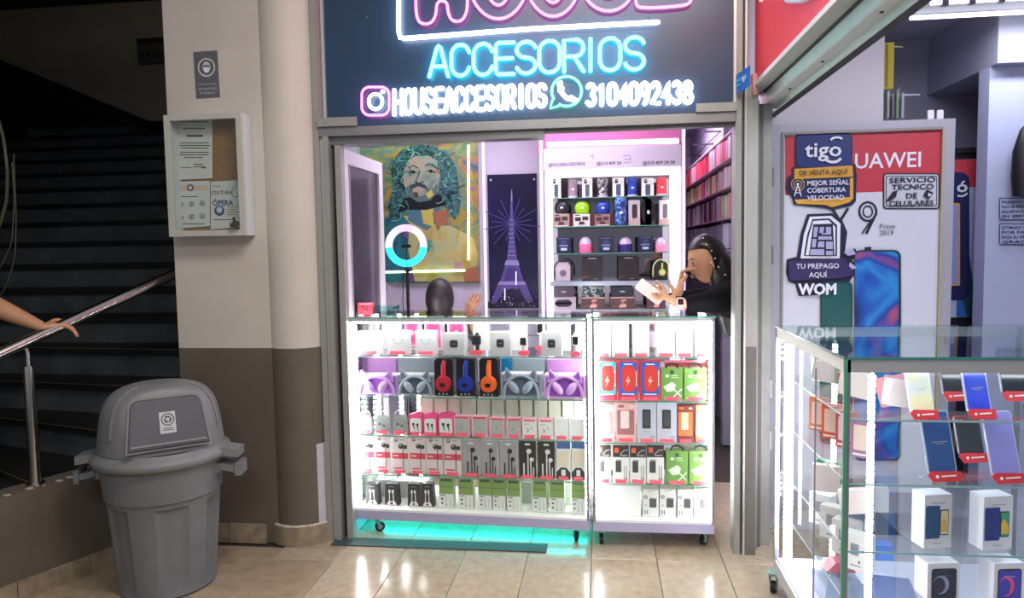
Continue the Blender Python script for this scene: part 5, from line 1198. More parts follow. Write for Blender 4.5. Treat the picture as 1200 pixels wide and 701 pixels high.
srow([(652,669,278),(701.5,719,278),(747.5,765,277.5)], Ya, z, 'nvy', k_navy('#b9c0e0'), 'navy_carton', 'box', ['navy carton at left end of the third wall shelf', 'navy carton between the pink and purple domed speakers', 'navy carton right of the purple domed speaker'], .08, 'navy cartons on the third wall shelf')
srow([(678,694,278)], Ya, z, 'dmp', k_domed('#f06c9c'), 'domed_speaker', 'speaker', 'pink speaker with clear dome, between two navy cartons', .07)
srow([(725,741.5,278)], Ya, z, 'dmv', k_domed('#33256e'), 'domed_speaker', 'speaker', 'purple speaker with clear dome on the third wall shelf', .07)
srow([(767.5,783,278)], Ya, z, 'dmp2', k_domed('#f393b4'), 'domed_speaker', 'speaker', 'pink speaker with clear dome at right end of third shelf', .07)
z = z4
srow([(648,671,304)], YSu+.03, z, 'hpb', k_hpbox('#c9b7c4', '#8f7f92', 0), 'headphone_carton', 'headphones', 'pale headphone carton with dark headphones around it', .09)
srow([(682,706,302),(724.5,749,301.5)], YSu+.03, z, 'bbx', k_blackbox, 'black_carton', 'box', ['large black headset carton, left one on the steel shelf', 'large black headset carton, right one on the steel shelf'], .10, 'black headset cartons')
srow([(764,786,304)], YSu+.03, z, 'hpg', k_hpbox('#1b161a', '#b9c05a', 1), 'headphone_carton', 'headphones', 'black headphone carton with yellow green headphones around it', .09)
z = z5
for (xa, xb, col, nm, gr) in ((646,675,'#574c5e','plum grey',1), (681,709,[(.4,'#1a2426'),(.5,'#3f5a54'),(.6,'#b9ccc6')],'green camouflage',0), (715,744,'#1c2434','dark navy',0)):
    hb_ = q3(P(xa, 348.5, YSu+.03).z-z)
    srow([(xa,xb,348.5)], YSu+.03, z, 'sc'+nm, k_spkcarton(gr), 'speaker_carton', 'box', 'long speaker carton under the %s speaker' % nm, .10)
    a = P(xa, 336, YSu+.03); c = P(xb, 336, YSu+.03); product('bs'+nm, k_bigspk(col), 'large_speaker', nm+' long rounded speaker lying on its carton', 'speaker', ((a.x+c.x)/2, YSu+.03, z+hb_+.003), c.x-a.x-.01, a.z-z-hb_-.002, .09)
srow([(758,780,348.5)], YSu+.03, z, 'sclast', k_spkcarton(0), 'speaker_carton', 'box', 'long speaker carton behind the hand holding the phone', .10)

# --- hanging phone cases on the right wall
random.seed(11)
XW = .955; rows_ = [(2.165, 1.995), (1.975, 1.82), (1.80, 1.625), (1.60, 1.42)]
cols = [['#d8435e','#e2506e','#b9b4bd','#c43350','#e9a0b0','#6c6670'], ['#cfc08e','#b9b0a0','#8a6f80','#d93a6c','#c8b6c6','#cdb06a'], ['#b09ab8','#c9bfcb','#c9c07a','#7a2f5c','#5c2350','#a8567c','#cfc4cf'], ['#8a94b0','#b4bcc8','#cfd4d8','#9c8aa8']]
panel = thing('peg_wall_rails', 'dark slatted rails on the right wall carrying rows of hanging phone cases', 'display rack', (XW, 6, 0))
for zt2, zb2 in rows_:
    b = local(panel, MB()); b.box((.80, 4.62, zb2-.014), (.955, 7.9, zb2-.006), M('#84647c', .5)); b.build('rail', panel)
b = local(panel, MB()); b.box((.835, 4.7, 2.172), (.955, 7.9, 2.178), M('#d9cfe2', .4)); b.build('top_rail', panel)
ORD2 = ORD+['seventeenth','eighteenth','nineteenth','twentieth']+['twenty-'+q for q in ORD[:9]]+['thirtieth']+['thirty-'+q for q in ORD[:9]]
CN = {'#d8435e':'rose red','#e2506e':'bright pink','#b9b4bd':'pale grey','#c43350':'crimson','#e9a0b0':'light pink','#6c6670':'dark grey','#cfc08e':'sand','#b9b0a0':'beige','#8a6f80':'mauve','#d93a6c':'hot pink','#c8b6c6':'pale lilac','#cdb06a':'golden','#b09ab8':'lilac','#c9bfcb':'silvery','#c9c07a':'yellow','#7a2f5c':'plum','#5c2350':'dark purple','#a8567c':'raspberry','#cfc4cf':'off-white','#8a94b0':'slate blue','#b4bcc8':'blue grey','#cfd4d8':'whitish','#9c8aa8':'dusty violet'}
RN = ['top row', 'second row', 'third row', 'lowest visible row']
for ri, (zt2, zb2) in enumerate(rows_):
    y = 4.66; idx = 0
    while y < 7.7:
        wv = random.uniform(.085, .125); col = random.choice(cols[ri]); n = 3
        t = thing('phone_case_stack', '%s phone case stack, %s from the front, %s of right wall' % (CN[col], ORD2[idx], RN[ri]), 'phone case', (XW, y+wv/2, zb2), 0, 'phone case stacks in the '+RN[ri])
        idx += 1
        for k in range(n):
            c_ = col if k == 0 or random.random() < .6 else random.choice(cols[ri]); x = -.115+k*.03+random.uniform(-.006, .006); dz = random.uniform(-.008, .004); h_ = (zt2-zb2)-.012+dz
            b = MB(); tw = random.uniform(-.012, .012); b.add([(x, -wv/2+.004, 0), (x+tw, wv/2-.004, 0), (x+.014+tw, wv/2-.004, 0), (x+.014, -wv/2+.004, 0), (x, -wv/2+.004, h_), (x+tw, wv/2-.004, h_), (x+.014+tw, wv/2-.004, h_), (x+.014, -wv/2+.004, h_)], [(0,1,2,3),(7,6,5,4),(4,5,1,0),(5,6,2,1),(6,7,3,2),(7,4,0,3)], M(c_, .3, 0, coat=.3)); b.build('phone_case', t)
        y += wv+.004
for i, (px, y) in enumerate(((859, 5.1), (847, 5.7), (831, 6.4), (816, 7.2))):
    o = tag(MB().tube([(.955, y, 2.30), (.79, y, 2.30), (.785, y, 2.315)], .006, M('#2b2438', .4), 6).build('empty_peg'), 'empty dark peg hook above the phone cases, %s from the front' % ORD[i], 'peg', 'empty pegs above the phone cases')
o = tag(MB().tube([(.94, 4.9, 2.335), (.94, 7.6, 2.335)], .005, M('#2b2438', .4), 6).build('wall_rod'), 'dark rod along the right wall above the empty pegs', 'rod')
# ================================================================ STALL ON THE RIGHT
YH = 3.68
a = P(903, 150, YH); c = P(1120, 135, YH); hx0, hx1, hz1 = a.x, c.x, (a.z+c.z)/2; hz0 = .12
hf = thing('lightbox_frame', 'large grey framed poster door with red and white phone advert', 'poster frame', ((hx0+hx1)/2, YH+.05, 0))
FRM2 = M('#a5a3ae', .4, .2)
def fpart(n, a, c, m, par=hf):
    b = local(hf, MB()); b.box(a, c, m); return b.build(n, par)
ix0, ix1, iz1 = P(919, 158, YH).x, P(1104, 151, YH).x, P(1010, 155, YH).z
fpart('frame_stile', (hx0, YH, hz0), (ix0-.012, YH+.04, hz1), FRM2); fpart('frame_stile', (ix1+.012, YH, hz0), (hx1, YH+.04, hz1), FRM2)
fpart('frame_rail', (ix0-.012, YH, iz1+.012), (ix1+.012, YH+.04, hz1), FRM2); fpart('frame_rail', (ix0-.012, YH, hz0), (ix1+.012, YH+.04, .22), FRM2)
BD = M('#8f8b86', .35, .4)
fpart('inner_bead', (ix0-.012, YH-.008, .22), (ix0, YH+.03, iz1+.012), BD); fpart('inner_bead', (ix1, YH-.008, .22), (ix1+.012, YH+.03, iz1+.012), M('#a39a84', .4)); fpart('inner_bead', (ix0, YH-.008, iz1), (ix1, YH+.03, iz1+.012), BD)
YPn = YH+.010
fpart('poster_panel', (ix0, YPn, .22), (ix1, YPn+.02, iz1), M('#c6c7d4', .3))
for x in (1092, 1103):
    q = P(x, 141, YH); b = local(hf, MB()); b.rbox(q.x-.014, q.z, q.x+.014, q.z+.05, YH+.01, YH+.02, .006, WHITE); b.build('hanging_tab', hf)
q = P(1112, 395, YH); fpart('latch', (q.x-.02, YH-.012, q.z-.03), (q.x+.02, YH, q.z+.02), M('#9f9ea8', .3, .5))
def dec(name, layers, Y, par):
    b = local(par, MB())
    for i, L_ in enumerate(layers):
        y = Y-.0008*(i+1); k = L_[0]
        if k == 'p': b.poly([P(x, yy, y) for x, yy in L_[1]], L_[2])
        elif k == 'r': x0, y0, x1, y1, r = L_[1]; b.poly([P(x, yy, y) for x, yy in rrect(x0, y0, x1, y1, r, 4)][::-1], L_[2])
        elif k == 't':
            x, yy, s_, txt, m, al, ft, bd = L_[1:]; sc = (P(x+20, yy, y).x-P(x, yy, y).x)/20; p0 = P(x, yy, y); b.text(txt, p0, s_*sc, m, (1, 0, .0), (0, 0, 1), al, fit=ft*sc if ft else None, bold=bd)
        elif k == 'l': 
            A = [P(x, yy, y) for x, yy in L_[1]]; wd = L_[3]*Y/850/2
            for p, q in zip(A, A[1:]):
                t = (q-p).normalized(); n_ = Vector((-t.z, 0, t.x))*wd; b.poly([p-n_, q-n_, q+n_, p+n_], L_[2])
    return b.build(name, par)
PR = M('#b63a48', .35); PHB = M('#1f3a86', .3); NAVY = M('#20264e', .4); GOLD = M('#cf9a3a', .4); PURP = M('#352658', .4); WT = M('#d9dae6', .4); LAV = M('#a39fc4', .4); INK2 = M('#23222e', .4)
PHG = RAMP('phone_back', [(.3,'#15255e'),(.42,'#2156b0'),(.5,'#2f7fc4'),(.58,'#1d3f96'),(.68,'#a8506e'),(.75,'#23408f')], 2.2, .25, 2, 'noise', 1.5, 3)
dec('advert_print', [('p', [(920,160),(1103,152),(1103,222),(920,229)], PR),
 ('t', 984, 198, 26, 'HUAWEI', WT, 'LEFT', 94, .01),
 ('l', arc(1017, 248, 10, 11, 0, 360, 22), INK2, 2.4), ('l', arc(1017, 248, 5.5, 6.5, 0, 360, 18), INK2, 1.6), ('l', [(1027,250),(1015,274)], INK2, 3.0), ('l', [(1021,258),(1010,274)], INK2, 1.8),
 ('l', [(975,244),(986,262)], INK2, 3), ('l', [(994,244),(980,266)], INK2, 3),
 ('t', 1031, 268, 8.5, 'Prime', INK2, 'LEFT', 18, 0), ('t', 1031, 275.5, 8, '2019', INK2, 'LEFT', 16, 0),
 ('r', (961,330,999,520,6), M('#123c40', .3)), ('r', (963,333,997,518,5), M('#1d5152', .3)),
 ('p', [(1013,299),(1013,290),(1021,289),(1021,299)], INK2),
 ('r', (1001,293,1056,540,8), M('#1a3c3c', .3)), ('r', (1002,295,1053,538,7), PHG)], YPn, hf)
def st_thing(name, label, cat, x, y): q = P(x, y, YPn-.012); return thing(name, label, cat, q)
OUT = M('#1b1a38', .45)
s2 = st_thing('sim_sticker', 'navy and gold cut-out sticker with white lettering at top left of advert', 'sticker', 960, 245)
dec('sticker_sheet', [('r', (932,155,999,200,8), OUT), ('p', [(928,196),(1002,192),(1004,205),(1003,236),(998,241),(974,246),(966,244),(930,240),(928,232),(921,222),(923,208),(929,203)], OUT),
 ('r', (933.5,156.5,997.5,196,7), M('#24306a', .4)), ('p', [(931,198),(999,194),(1000,207),(931,210)], GOLD), ('p', [(928,211),(1000,208),(1000,233),(996,237),(975,241),(968,239),(932,237),(930,230),(925,222),(926,212)], M('#232a5c', .4)),
 ('p', [(931,234),(998,231),(996,237),(975,243),(967,240),(934,239)], GOLD), ('p', [(996,209),(1000,208),(1000,233),(996,236)], GOLD)], YPn-.006, s2)
dec('lettering', [('t', 943, 184, 25, 'tigo', WT, 'LEFT', 43, .015), ('l', arc(976, 183, 10, 7, 20, 160, 10), WT, 3), ('l', arc(981, 166, 8, 5, 200, 320, 8), WT, 2.4),
 ('t', 937, 205.5, 8.5, 'DE VENTA AQUÍ', OUT, 'LEFT', 56, .01), ('t', 946, 217.5, 8.2, 'MEJOR SEÑAL', WT, 'LEFT', 49, .012), ('t', 946, 226, 8.2, 'COBERTURA', WT, 'LEFT', 45, .012), ('t', 946, 235, 8.2, 'VELOCIDAD', WT, 'LEFT', 43, .012),
 ('l', arc(935, 216, 7.5, 7.5, 0, 360, 16), GOLD, .8), ('l', arc(935, 216, 4.5, 4.5, 0, 360, 14), GOLD, .8), ('l', [(935,216),(931,230)], WT, 1), ('l', [(935,216),(939,230)], WT, 1), ('l', [(932,226),(938,226)], WT, .8), ('p', ell(935, 216, 1.6, 1.6, 8), WT)], YPn-.014, s2)
s3 = st_thing('prepaid_sticker', 'violet cut-out sticker with card drawing and white capitals', 'sticker', 960, 345)
dec('sticker_sheet', [('p', [(946,251),(975,250),(987,258),(993,272),(990,296),(1002,291),(1006,298),(998,305),(1005,312),(1008,319),(999,324),(996,330),(980,332),(978,345),(936,347),(932,333),(924,330),(921,320),(922,304),(934,301),(938,275)], OUT),
 ('p', [(949,254),(974,253),(985,262),(984,303),(938,303),(942,275)], WT), ('p', [(952,257),(972,256),(981,264),(981,300),(942,300),(946,275)], OUT), ('p', [(953,259),(971,258),(979,266),(979,299),(944,299),(948,276)], WT),
 ('p', [(953,263),(976,262),(978,300),(948,300)], OUT)]+
 [('p', q_, LAV) for q_ in ([(954,266),(959,266),(957,278),(953,278)], [(961,266),(966,266),(965,273),(960,273)], [(968,266),(974,266),(974,275),(962,275),(963,273.5),(968,273)], [(952,280),(957,280),(956,290),(951,290)], [(959,277),(975,277),(975,281),(959,281)], [(959,283),(966,283),(966,290),(958,290)], [(968,283),(976,283),(976,292),(968,292)], [(950,292),(966,292),(966,299),(949,299)], [(968,294),(976,294),(976,299),(968,299)])]+
 [('p', [(924,306),(990,303),(1002,322),(985,326),(925,329)], PURP), ('p', [(989,296),(1000,292),(1003,298),(994,300)], LAV), ('p', [(996,307),(1004,314),(999,316),(995,312)], LAV)], YPn-.006, s3)
dec('lettering', [('t', 933, 315, 8.6, 'TU PREPAGO', WT, 'LEFT', 50, .01), ('t', 948, 325, 8.6, 'AQUÍ', WT, 'LEFT', 21, .01), ('t', 935, 345, 18, 'WOM', WT, 'LEFT', 45, .045)], YPn-.020, s3)
s4 = st_thing('service_sign', 'small white technical service sign with black capitals on the advert', 'sign', 1069, 245)
dec('sign_plate', [('r', (1035,203,1101,245,4), INK2), ('r', (1036.5,204.5,1099.5,243.5,3), M('#b9bac6', .4)), ('r', (1038,206,1098,242,2.5), INK2), ('r', (1039,207,1097,241,2), M('#b9bac6', .4))], YPn-.004, s4)
dec('lettering', [('t', 1042, 214.5, 9, 'SERVICIO', INK2, 'LEFT', 54, .02), ('t', 1045, 222.5, 9, 'TECNICO', INK2, 'LEFT', 49, .02), ('t', 1062, 232.5, 9, 'DE', INK2, 'LEFT', 13, .02), ('t', 1042, 241.5, 8.6, 'CELULARES', INK2, 'LEFT', 52, .02),
 ('p', [(1038,236),(1046,225),(1052,223),(1050,231),(1042,236)], INK2), ('p', [(1086,222),(1094,226),(1088,234),(1082,229)], INK2), ('p', [(1088,226),(1092,228),(1088,231)], WT)], YPn-.010, s4)
# yellow packet and clear packets on a rack end
rk = thing('packet_rack', 'thin wire rack holding clear packets behind the advert door', 'rack', P(1050, 140, 4.2))
b = local(rk, MB()); b.tube([P(1038, 112, 4.3), P(1078, 111, 4.15)], .004, WHITE, 6); b.build('wire', rk)
b = local(rk, MB()); q_ = P(1060, 111.5, 4.22); b.tube([q_, (q_.x, 5.3, q_.z)], .005, WHITE, 6); b.build('support_arm', rk); b = local(rk, MB()); q_ = P(1044, 54, 4.26); b.tube([q_, (q_.x, 5.3, q_.z)], .005, WHITE, 6); b.build('support_arm', rk)
b = local(rk, MB()); b.tube([P(1038, 54, 4.3), P(1058, 55, 4.2)], .003, WHITE, 6); b.build('wire', rk)
p0, p1 = P(1038, 50, 4.22), P(1047, 104, 4.22)
yb = thing('yellow_packet', 'bright yellow packet hanging at the edge of the pale stall wall', 'packet', (p0.x+.02, 4.22, p1.z))
b = local(yb, MB()); b.box((p0.x-.01, 4.22, p1.z), (p1.x, 4.24, p0.z), M('#c9b50f', .4)); b.build('packet', yb)
b = local(yb, MB()); b.box((p0.x+.006, 4.216, p1.z+.01), (p0.x+.012, 4.22, p0.z-.01), M('#8f800a', .5)); b.build('fold', yb)
for i, (x, m) in enumerate(((1040, '#b9bfae'), (1046, '#8a8f96'), (1051, '#9fae90'), (1057, '#c4c6cf'))):
    p0, p1 = P(x, 106+i % 2*3, 4.25-i*.02), P(x+4, 138, 4.25-i*.02)
    o = MB(); o.M = Matrix.Translation((p0.x, 4.25-i*.02, p1.z)); o.box((0, 0, 0), (.012, .05, p0.z-p1.z), M(m, .25)); o.add([(0, -.002, (p0.z-p1.z)), (.026, -.002, p0.z-p1.z+.02), (.012, .03, p0.z-p1.z)], [(0, 1, 2)], M('#d6d8e2', .2))
    tag(o.build('clear_packet'), ['pale green packet', 'grey packet', 'soft green packet', 'whitish packet'][i]+' hanging below the yellow packet, %s from left' % ORD[i], 'packet')
# dark door with a second advert
d2 = MB(); Y2 = 4.75; a = P(1110, 180, Y2); c = P(1160, 182, Y2); e = P(1143, 184, Y2)
DKD = M('#15141a', .4); d2.box((1.70, Y2, 0), (c.x, Y2+.04, a.z), DKD); d2o = d2.build('door_2', kind='structure')
pt2 = thing('door_advert', 'second red and white advert partly hidden on the dark door', 'poster', (1.95, Y2-.005, .95))
b = local(pt2, MB()); b.box((1.72, Y2-.005, P(1130, 372, Y2).z), (P(1144, 200, Y2).x, Y2, P(1130, 187, Y2).z), M('#aeb2cc', .35)); b.build('sheet', pt2)
dec('print', [('p', [(1095,187),(1147,187),(1147,219),(1095,219)], PR), ('p', [(1123,345),(1123,372),(1146,372),(1136,300),(1128,300)], M('#1f4a55', .35)), ('p', [(1121,335),(1121,372),(1134,372)], M('#2f5fa4', .35)), ('r', (1100,202,1136,352,10), M('#1d2050', .4)), ('r', (1112,238,1125,335,2), GOLD), ('r', (1112,240,1123,333,2), M('#8d93c4', .4)), ('t', 1121, 225, 20, 'ó', WT, 'LEFT', 13, .02), ('l', arc(1126, 224, 8, 6, 20, 120, 8), WT, 2)], Y2-.006, pt2)
b = MB(); q = P(1149, 372, Y2); b.cyl((q.x, Y2-.02, q.z), (q.x, Y2, q.z), .014, CHROME, 12); b.rbox(q.x-.012, q.z-.05, q.x+.012, q.z+.03, Y2-.004, Y2, .006, CHROME); b.build('lock', d2o)
b = MB(); b.box((c.x, Y2-.02, 0), (c.x+.03, Y2+.05, a.z+.03), DKD); b.build('door_frame', d2o); b = MB(); b.box((1.68, Y2-.02, a.z), (c.x, Y2+.05, a.z+.03), DKD); b.build('door_frame', d2o)
# black bag hanging on pale wall, notices
YR = 4.49
q = P(1200, 232, YR-.08); bg = thing('hanging_bag', 'black rounded bag hanging on the pale violet wall', 'bag', (q.x+.03, YR-.08, q.z))
b = MB(); b.v = []; b.lathe((0, 0, 0), [(.02, .0), (.09, .01), (.10, .12), (.095, .26), (.06, .38), (.01, .43)], M('#0f0e14', .45, 0, .2, 30, .2), 24)
b.v = [(v[0], v[1]*.6, v[2]) for v in b.v]; b.build('bag_body', bg, smooth=60)
b = MB(); b.tube([(x, 0, z) for x, z in ell(0, .46, .02, .05, 10, 0, pi)], .005, BLACK, 5); b.build('strap', bg)
b = MB(); b.tube([(-.045, -.065, .05), (-.02, -.07, .02), (.01, -.07, .05), (-.02, -.07, .08), (-.045, -.065, .05)], .004, M('#8b8c98', .4), 5); b.build('buckle', bg)
b = MB(); b.tube([(-.01, -.03, 0), (-.012, -.03, -.33)], .0025, BLACK, 5); b.build('cord', bg); b = MB(); b.ball((-.012, -.03, -.34), (.009, .009, .014), BLACK, 8, 6); b.build('cord_stop', bg)
for i, (y0, y1, tx, lab) in enumerate(((232, 258, ('PASADOS 30 DÍAS', 'NO SE RESPONDE', 'EQUIPOS DEJADOS', 'EN SERVICIO'), 'upper blue bordered text notice on the pale violet wall'), (262, 287, ('ESTIMADO CLIENTE', 'POR FAVOR', 'EXIJA SU FACTURA', 'GRACIAS'), 'lower blue bordered text notice on the pale violet wall'))):
    q = P(1172, y1, YR); t = thing('text_notice', lab, 'sign', (q.x+.1, YR, q.z))
    dec('plate', [('r', (1171,y0,1222,y1,2), M('#2d3566', .4)), ('r', (1172,y0+1,1221,y1-1,1.5), M('#aab1cf', .4))], YR-.001, t)
    dec('lettering', [('t', 1174, y0+6.6+k*5.6, 5, s_, M('#2a3060', .4), 'LEFT', 44, .02) for k, s_ in enumerate(tx)], YR-.004, t)

# ---------------- right display case
zc = 1.118
A_ = Vector((.700, 3.03, 0)); B_ = Vector((.716, 2.185, 0)); CX1 = 1.62
ca = thing('phone_display_case', 'tall glass display case on castors full of phones, right foreground', 'display case', (1.15, 2.2, 0))
CFR = M('#b5b3b6', .4, .3)
def cbx(n, a, c, m, par=None): b = local(ca, MB()); b.box(a, c, m); return b.build(n, par or ca)
x0c, x1c, y0c, y1c = .700, CX1, 2.185, 3.03; zb0 = .14
cbx('base_tray', (x0c, y0c, .095), (x1c, y1c, .15), M('#c6c2c4', .4, .2)); cbx('deck', (x0c+.01, y0c+.01, .15), (x1c-.01, y1c-.01, .156), M('#d5d2e6', .3))
for x, y in ((x0c, y0c), (x0c, y1c-.016), (x1c-.016, y0c), (x1c-.016, y1c-.016)): cbx('post', (x, y, .15), (x+.016, y+.016, zc-.008), M('#9b9da3', .35, .6))
cbx('corner_edge', (x0c-.003, y0c-.004, .15), (x0c+.006, y0c+.001, zc-.008), M('#4f9c7c', .2))
cbx('top_rail', (x0c, y0c, zc-.045), (x1c, y0c+.01, zc-.008), CFR); cbx('top_rail', (x0c, y0c+.01, zc-.045), (x0c+.01, y1c, zc-.008), M('#d8d6cc', .4)); cbx('top_rail', (x0c, y1c-.01, zc-.045), (x1c, y1c, zc-.008), CFR)
cbx('front_glass', (x0c+.016, y0c+.003, .15), (x1c-.016, y0c+.007, zc-.045), GL((.97, .99, .99), .4)); cbx('side_glass', (x0c+.003, y0c+.016, .15), (x0c+.007, y1c-.016, zc-.045), GL((.98, .99, 1.), .12))
cbx('top_glass', (x0c, y0c, zc-.008), (x1c, y1c, zc), GL((.88, .96, .95), .7)); cbx('top_glass_edge', (x0c, y0c-.003, zc-.008), (x1c, y0c, zc), M('#3f7f7c', .2)); cbx('top_glass_edge', (x0c-.003, y0c, zc-.008), (x0c, y1c, zc), M('#3f6f64', .2))
b = local(ca, MB()); b.tube([(x0c-.004, y0c+.27, 1.04), (x0c-.004, y0c+.27, .20)], .003, M('#6a6a78', .4), 6); b.build('sliding_door_edge', ca)
SZ = [P(1120, 492, y0c+.06).z, P(1120, 568, y0c+.06).z, P(1120, 648, y0c+.06).z, .36]
for z in SZ:
    so = cbx('glass_shelf', (x0c+.03, y0c+.05, z-.006), (x1c-.03, y1c-.04, z), SHG); cbx('shelf_edge', (x0c+.03, y0c+.0485, z-.006), (x1c-.03, y0c+.05, z), M('#8fb3b8', .15), so); cbx('shelf_edge', (x0c+.0285, y0c+.05, z-.006), (x0c+.03, y1c-.04, z), M('#c9dfe0', .15), so)
def led_v(x, y, n=42, w=.006):
    so = cbx('led_strip', (x-.006, y-.003, .17), (x+.006, y+.003, zc-.05), M('#d8d8e0', .4)); b = local(ca, MB())
    for i in range(n): z = .18+(zc-.24)*(i+.5)/n; b.box((x-w-.002, y-w, z-.007), (x+w+.002, y+w, z+.007), EM((.97, .95, 1.), 26))
    b.build('led_bead', so, kind='stuff')
led_v(x0c+.03, y1c-.10, 42, .012); led_v(x0c+.095, y0c+.06); led_v(x0c+.20, y1c-.10); led_v(x1c-.05, y0c+.03)
cbx('top_fill_strip', (x0c+.03, y0c+.014, zc-.044), (x1c-.03, y0c+.026, zc-.038), EM((.93, .94, 1.), 16))  # added glow below the top glass, lights the case shelves
for x, y, a in ((x0c-.005, y1c-.01, radians(-30)), (x0c+.04, y0c+.05, 0), (x1c-.05, y1c-.06, 0), (x1c-.05, y0c+.05, 0)):
    b_ = Vector(ca.location); caster(ca, x-b_.x, y-b_.y, .095, a)
# phones on red stands
def k_phone(col, rim='#b9c3cc', text_=True):
    def g(w, h, d):
        m = RAMP('phone_back', col, 9, .15, 1, 'noise', .5) if isinstance(col, list) else M(col, .12, 0, coat=.6)
        b = MB(); b.rbox(-w/2, 0, w/2, h, 0, d, w*.12, M(rim, .25, .3), 4); b.v = [(v[0], v[1], v[2]) for v in b.v]
        f = MB(); f.rbox(-w*.455, w*.04, w*.455, h-w*.04, -.001, .0005, w*.1, m, 4)
        if text_: FB(f, w, h, -.001).R(.25,.5,.8,.51,GR1).R(.35,.47,.7,.478,GR1)
        s = MB(); s.prism([(-w*.62, .0), (-w*.45, -.022), (w*.55, -.024), (w*.55, .004), (-w*.45, .010)], -.014, -.010, M('#d63a44', .35)); FB(s, w, .03, -.0145, 0, -.02).E(.2,.45,.06,W1).R(.34,.38,.85,.52,W1)
        return [('case', b), ('back_cover', f), ('price_stand', s)]
    return g
def phone(x0, x1, yt, yb, Y, key, gen, lab, lean=-12):
    a = P(x0, yt, Y); c = P(x1, yb, Y); w, h = c.x-a.x, a.z-c.z
    o = product(key, gen, 'display_phone', lab, 'phone', ((a.x+c.x)/2, Y, c.z+.012), w*.92, h, .009)
    o.rotation_euler = (radians(lean), radians(-4), radians(4))
PY1 = y0c+.10
phone(1067, 1097, 434, 488, PY1, 'p1', k_phone([(.35,'#c9c4d4'),(.5,'#c9cfd0'),(.65,'#d9d2a8')], '#e9ecf2'), 'pearly white and gold phone on a red stand, leftmost on top shelf')
phone(1105, 1131, 433, 466, PY1+.14, 'p2', k_phone('#2a2c3a', '#8d93a6', False), 'small black phone on red stand between the pearly and violet phones')
phone(1134, 1164, 433, 487, PY1, 'p3', k_phone([(.35,'#2a2fc9'),(.5,'#3d56c0'),(.65,'#39407c')], '#c0c8e0'), 'violet blue gradient phone on a red stand on top shelf')
phone(1174, 1206, 433, 466, PY1+.13, 'p4', k_phone('#1b1e30', '#8d93a6', False), 'black phone on red stand cut by the right photo edge')
phone(1088, 1124, 488, 560, PY1-.01, 'p5', k_phone('#2c4f8c', '#a9bed0'), 'deep blue phone in clear case on the second case shelf')
phone(1163, 1199, 488, 562, PY1-.01, 'p6', k_phone('#8f8cd6', '#c2c6e8'), 'lilac phone in clear case on the second case shelf')
phone(1124, 1156, 492, 538, PY1+.16, 'p7', k_phone('#33363f', '#6f7482', False), 'dark grey phone standing behind, between blue and lilac phones')
def k_pbox(c1_, c2_, lp):
    def g(w, h, d):
        b = base_box(w, h, d, M('#d7d5df', .4), M('#e9e8f2', .4)); f = FB(b, w, h)
        f.R(.26,.84,.76,.855,GR1).RR(.04,.18,.56,.80,.05,M(c1_, .3)).RR(.56,.24,.88,.72,.03,INK2).RR(.59,.26,.86,.70,.02,M(c2_)).PG([(.6,.3),(.85,.3),(.85,.45),(.7,.58),(.6,.5)],M(lp)).R(.34,.08,.62,.095,GR1); return [('box', b)]
    return g
def k_pbox2(bg, ac, ac2):
    def g(w, h, d):
        b = base_box(w, h, d, M('#dcd7e2', .4), M('#ebe7f0', .4)); f = FB(b, w, h); f.RR(.12,-.0+.02,.92,.86,.09,M('#33323c', .3)).RR(.16,.05,.88,.83,.06,M(bg, .25)).E(.42,.42,.26,M(ac, .3),.26).E(.36,.40,.20,M(bg, .25),.22).R(.38,.80,.66,.85,M('#33323c', .3)).R(.3,.66,.7,.675,M(ac2)); return [('box', b)]
    return g
def pbox(x0, x1, yt, yb, Y, d, key, gen, lab, rz):
    a = P(x0, yt, Y); c = P(x1, yb, Y); product(key, gen, 'phone_box', lab, 'phone box', ((a.x+c.x)/2, Y, c.z), c.x-a.x, a.z-c.z, d, rz)
def drop(x0, x1, yt, z, Y, d, key, gen, lab, rz):
    a = P(x0, yt, Y); c = P(x1, yt, Y); product(key, gen, 'phone_box', lab, 'phone box', ((a.x+c.x)/2, Y, z+.001), c.x-a.x, a.z-z, d, rz)
drop(1082, 1118, 580, SZ[2], y0c+.09, .06, 'b1', k_pbox('#2f5680', '#d9c9a0', '#cfa860'), 'white phone box picturing a blue phone, left on third shelf', radians(12))
drop(1151, 1190, 582, SZ[2], y0c+.09, .06, 'b2', k_pbox('#2c3f86', '#3f9a70', '#e0b040'), 'white phone box picturing a blue phone, right on third shelf', radians(12))
drop(1086, 1126, 660, SZ[3], y0c+.09, .07, 'b3', k_pbox2('#2c2b3c', '#8f8fb0', '#5a5a70'), 'white phone box with dark planet screen on lowest visible shelf', radians(8))
drop(1164, 1202, 660, SZ[3], y0c+.09, .07, 'b4', k_pbox2('#3f3fae', '#e83f7c', '#9fb0f0'), 'white phone box with pink and blue screen at lower right', radians(8))
drop(1014, 1042, 572, SZ[2], y0c+.38, .05, 'b5', k_plain('#b9bcc4'), 'grey carton deep inside the case beside the light strip', 0)
drop(1022, 1048, 640, SZ[3], y0c+.36, .05, 'b6', k_plain('#5f8fe0', False), 'light blue carton deep inside the case beside the light strip', 0)
random.seed(21)
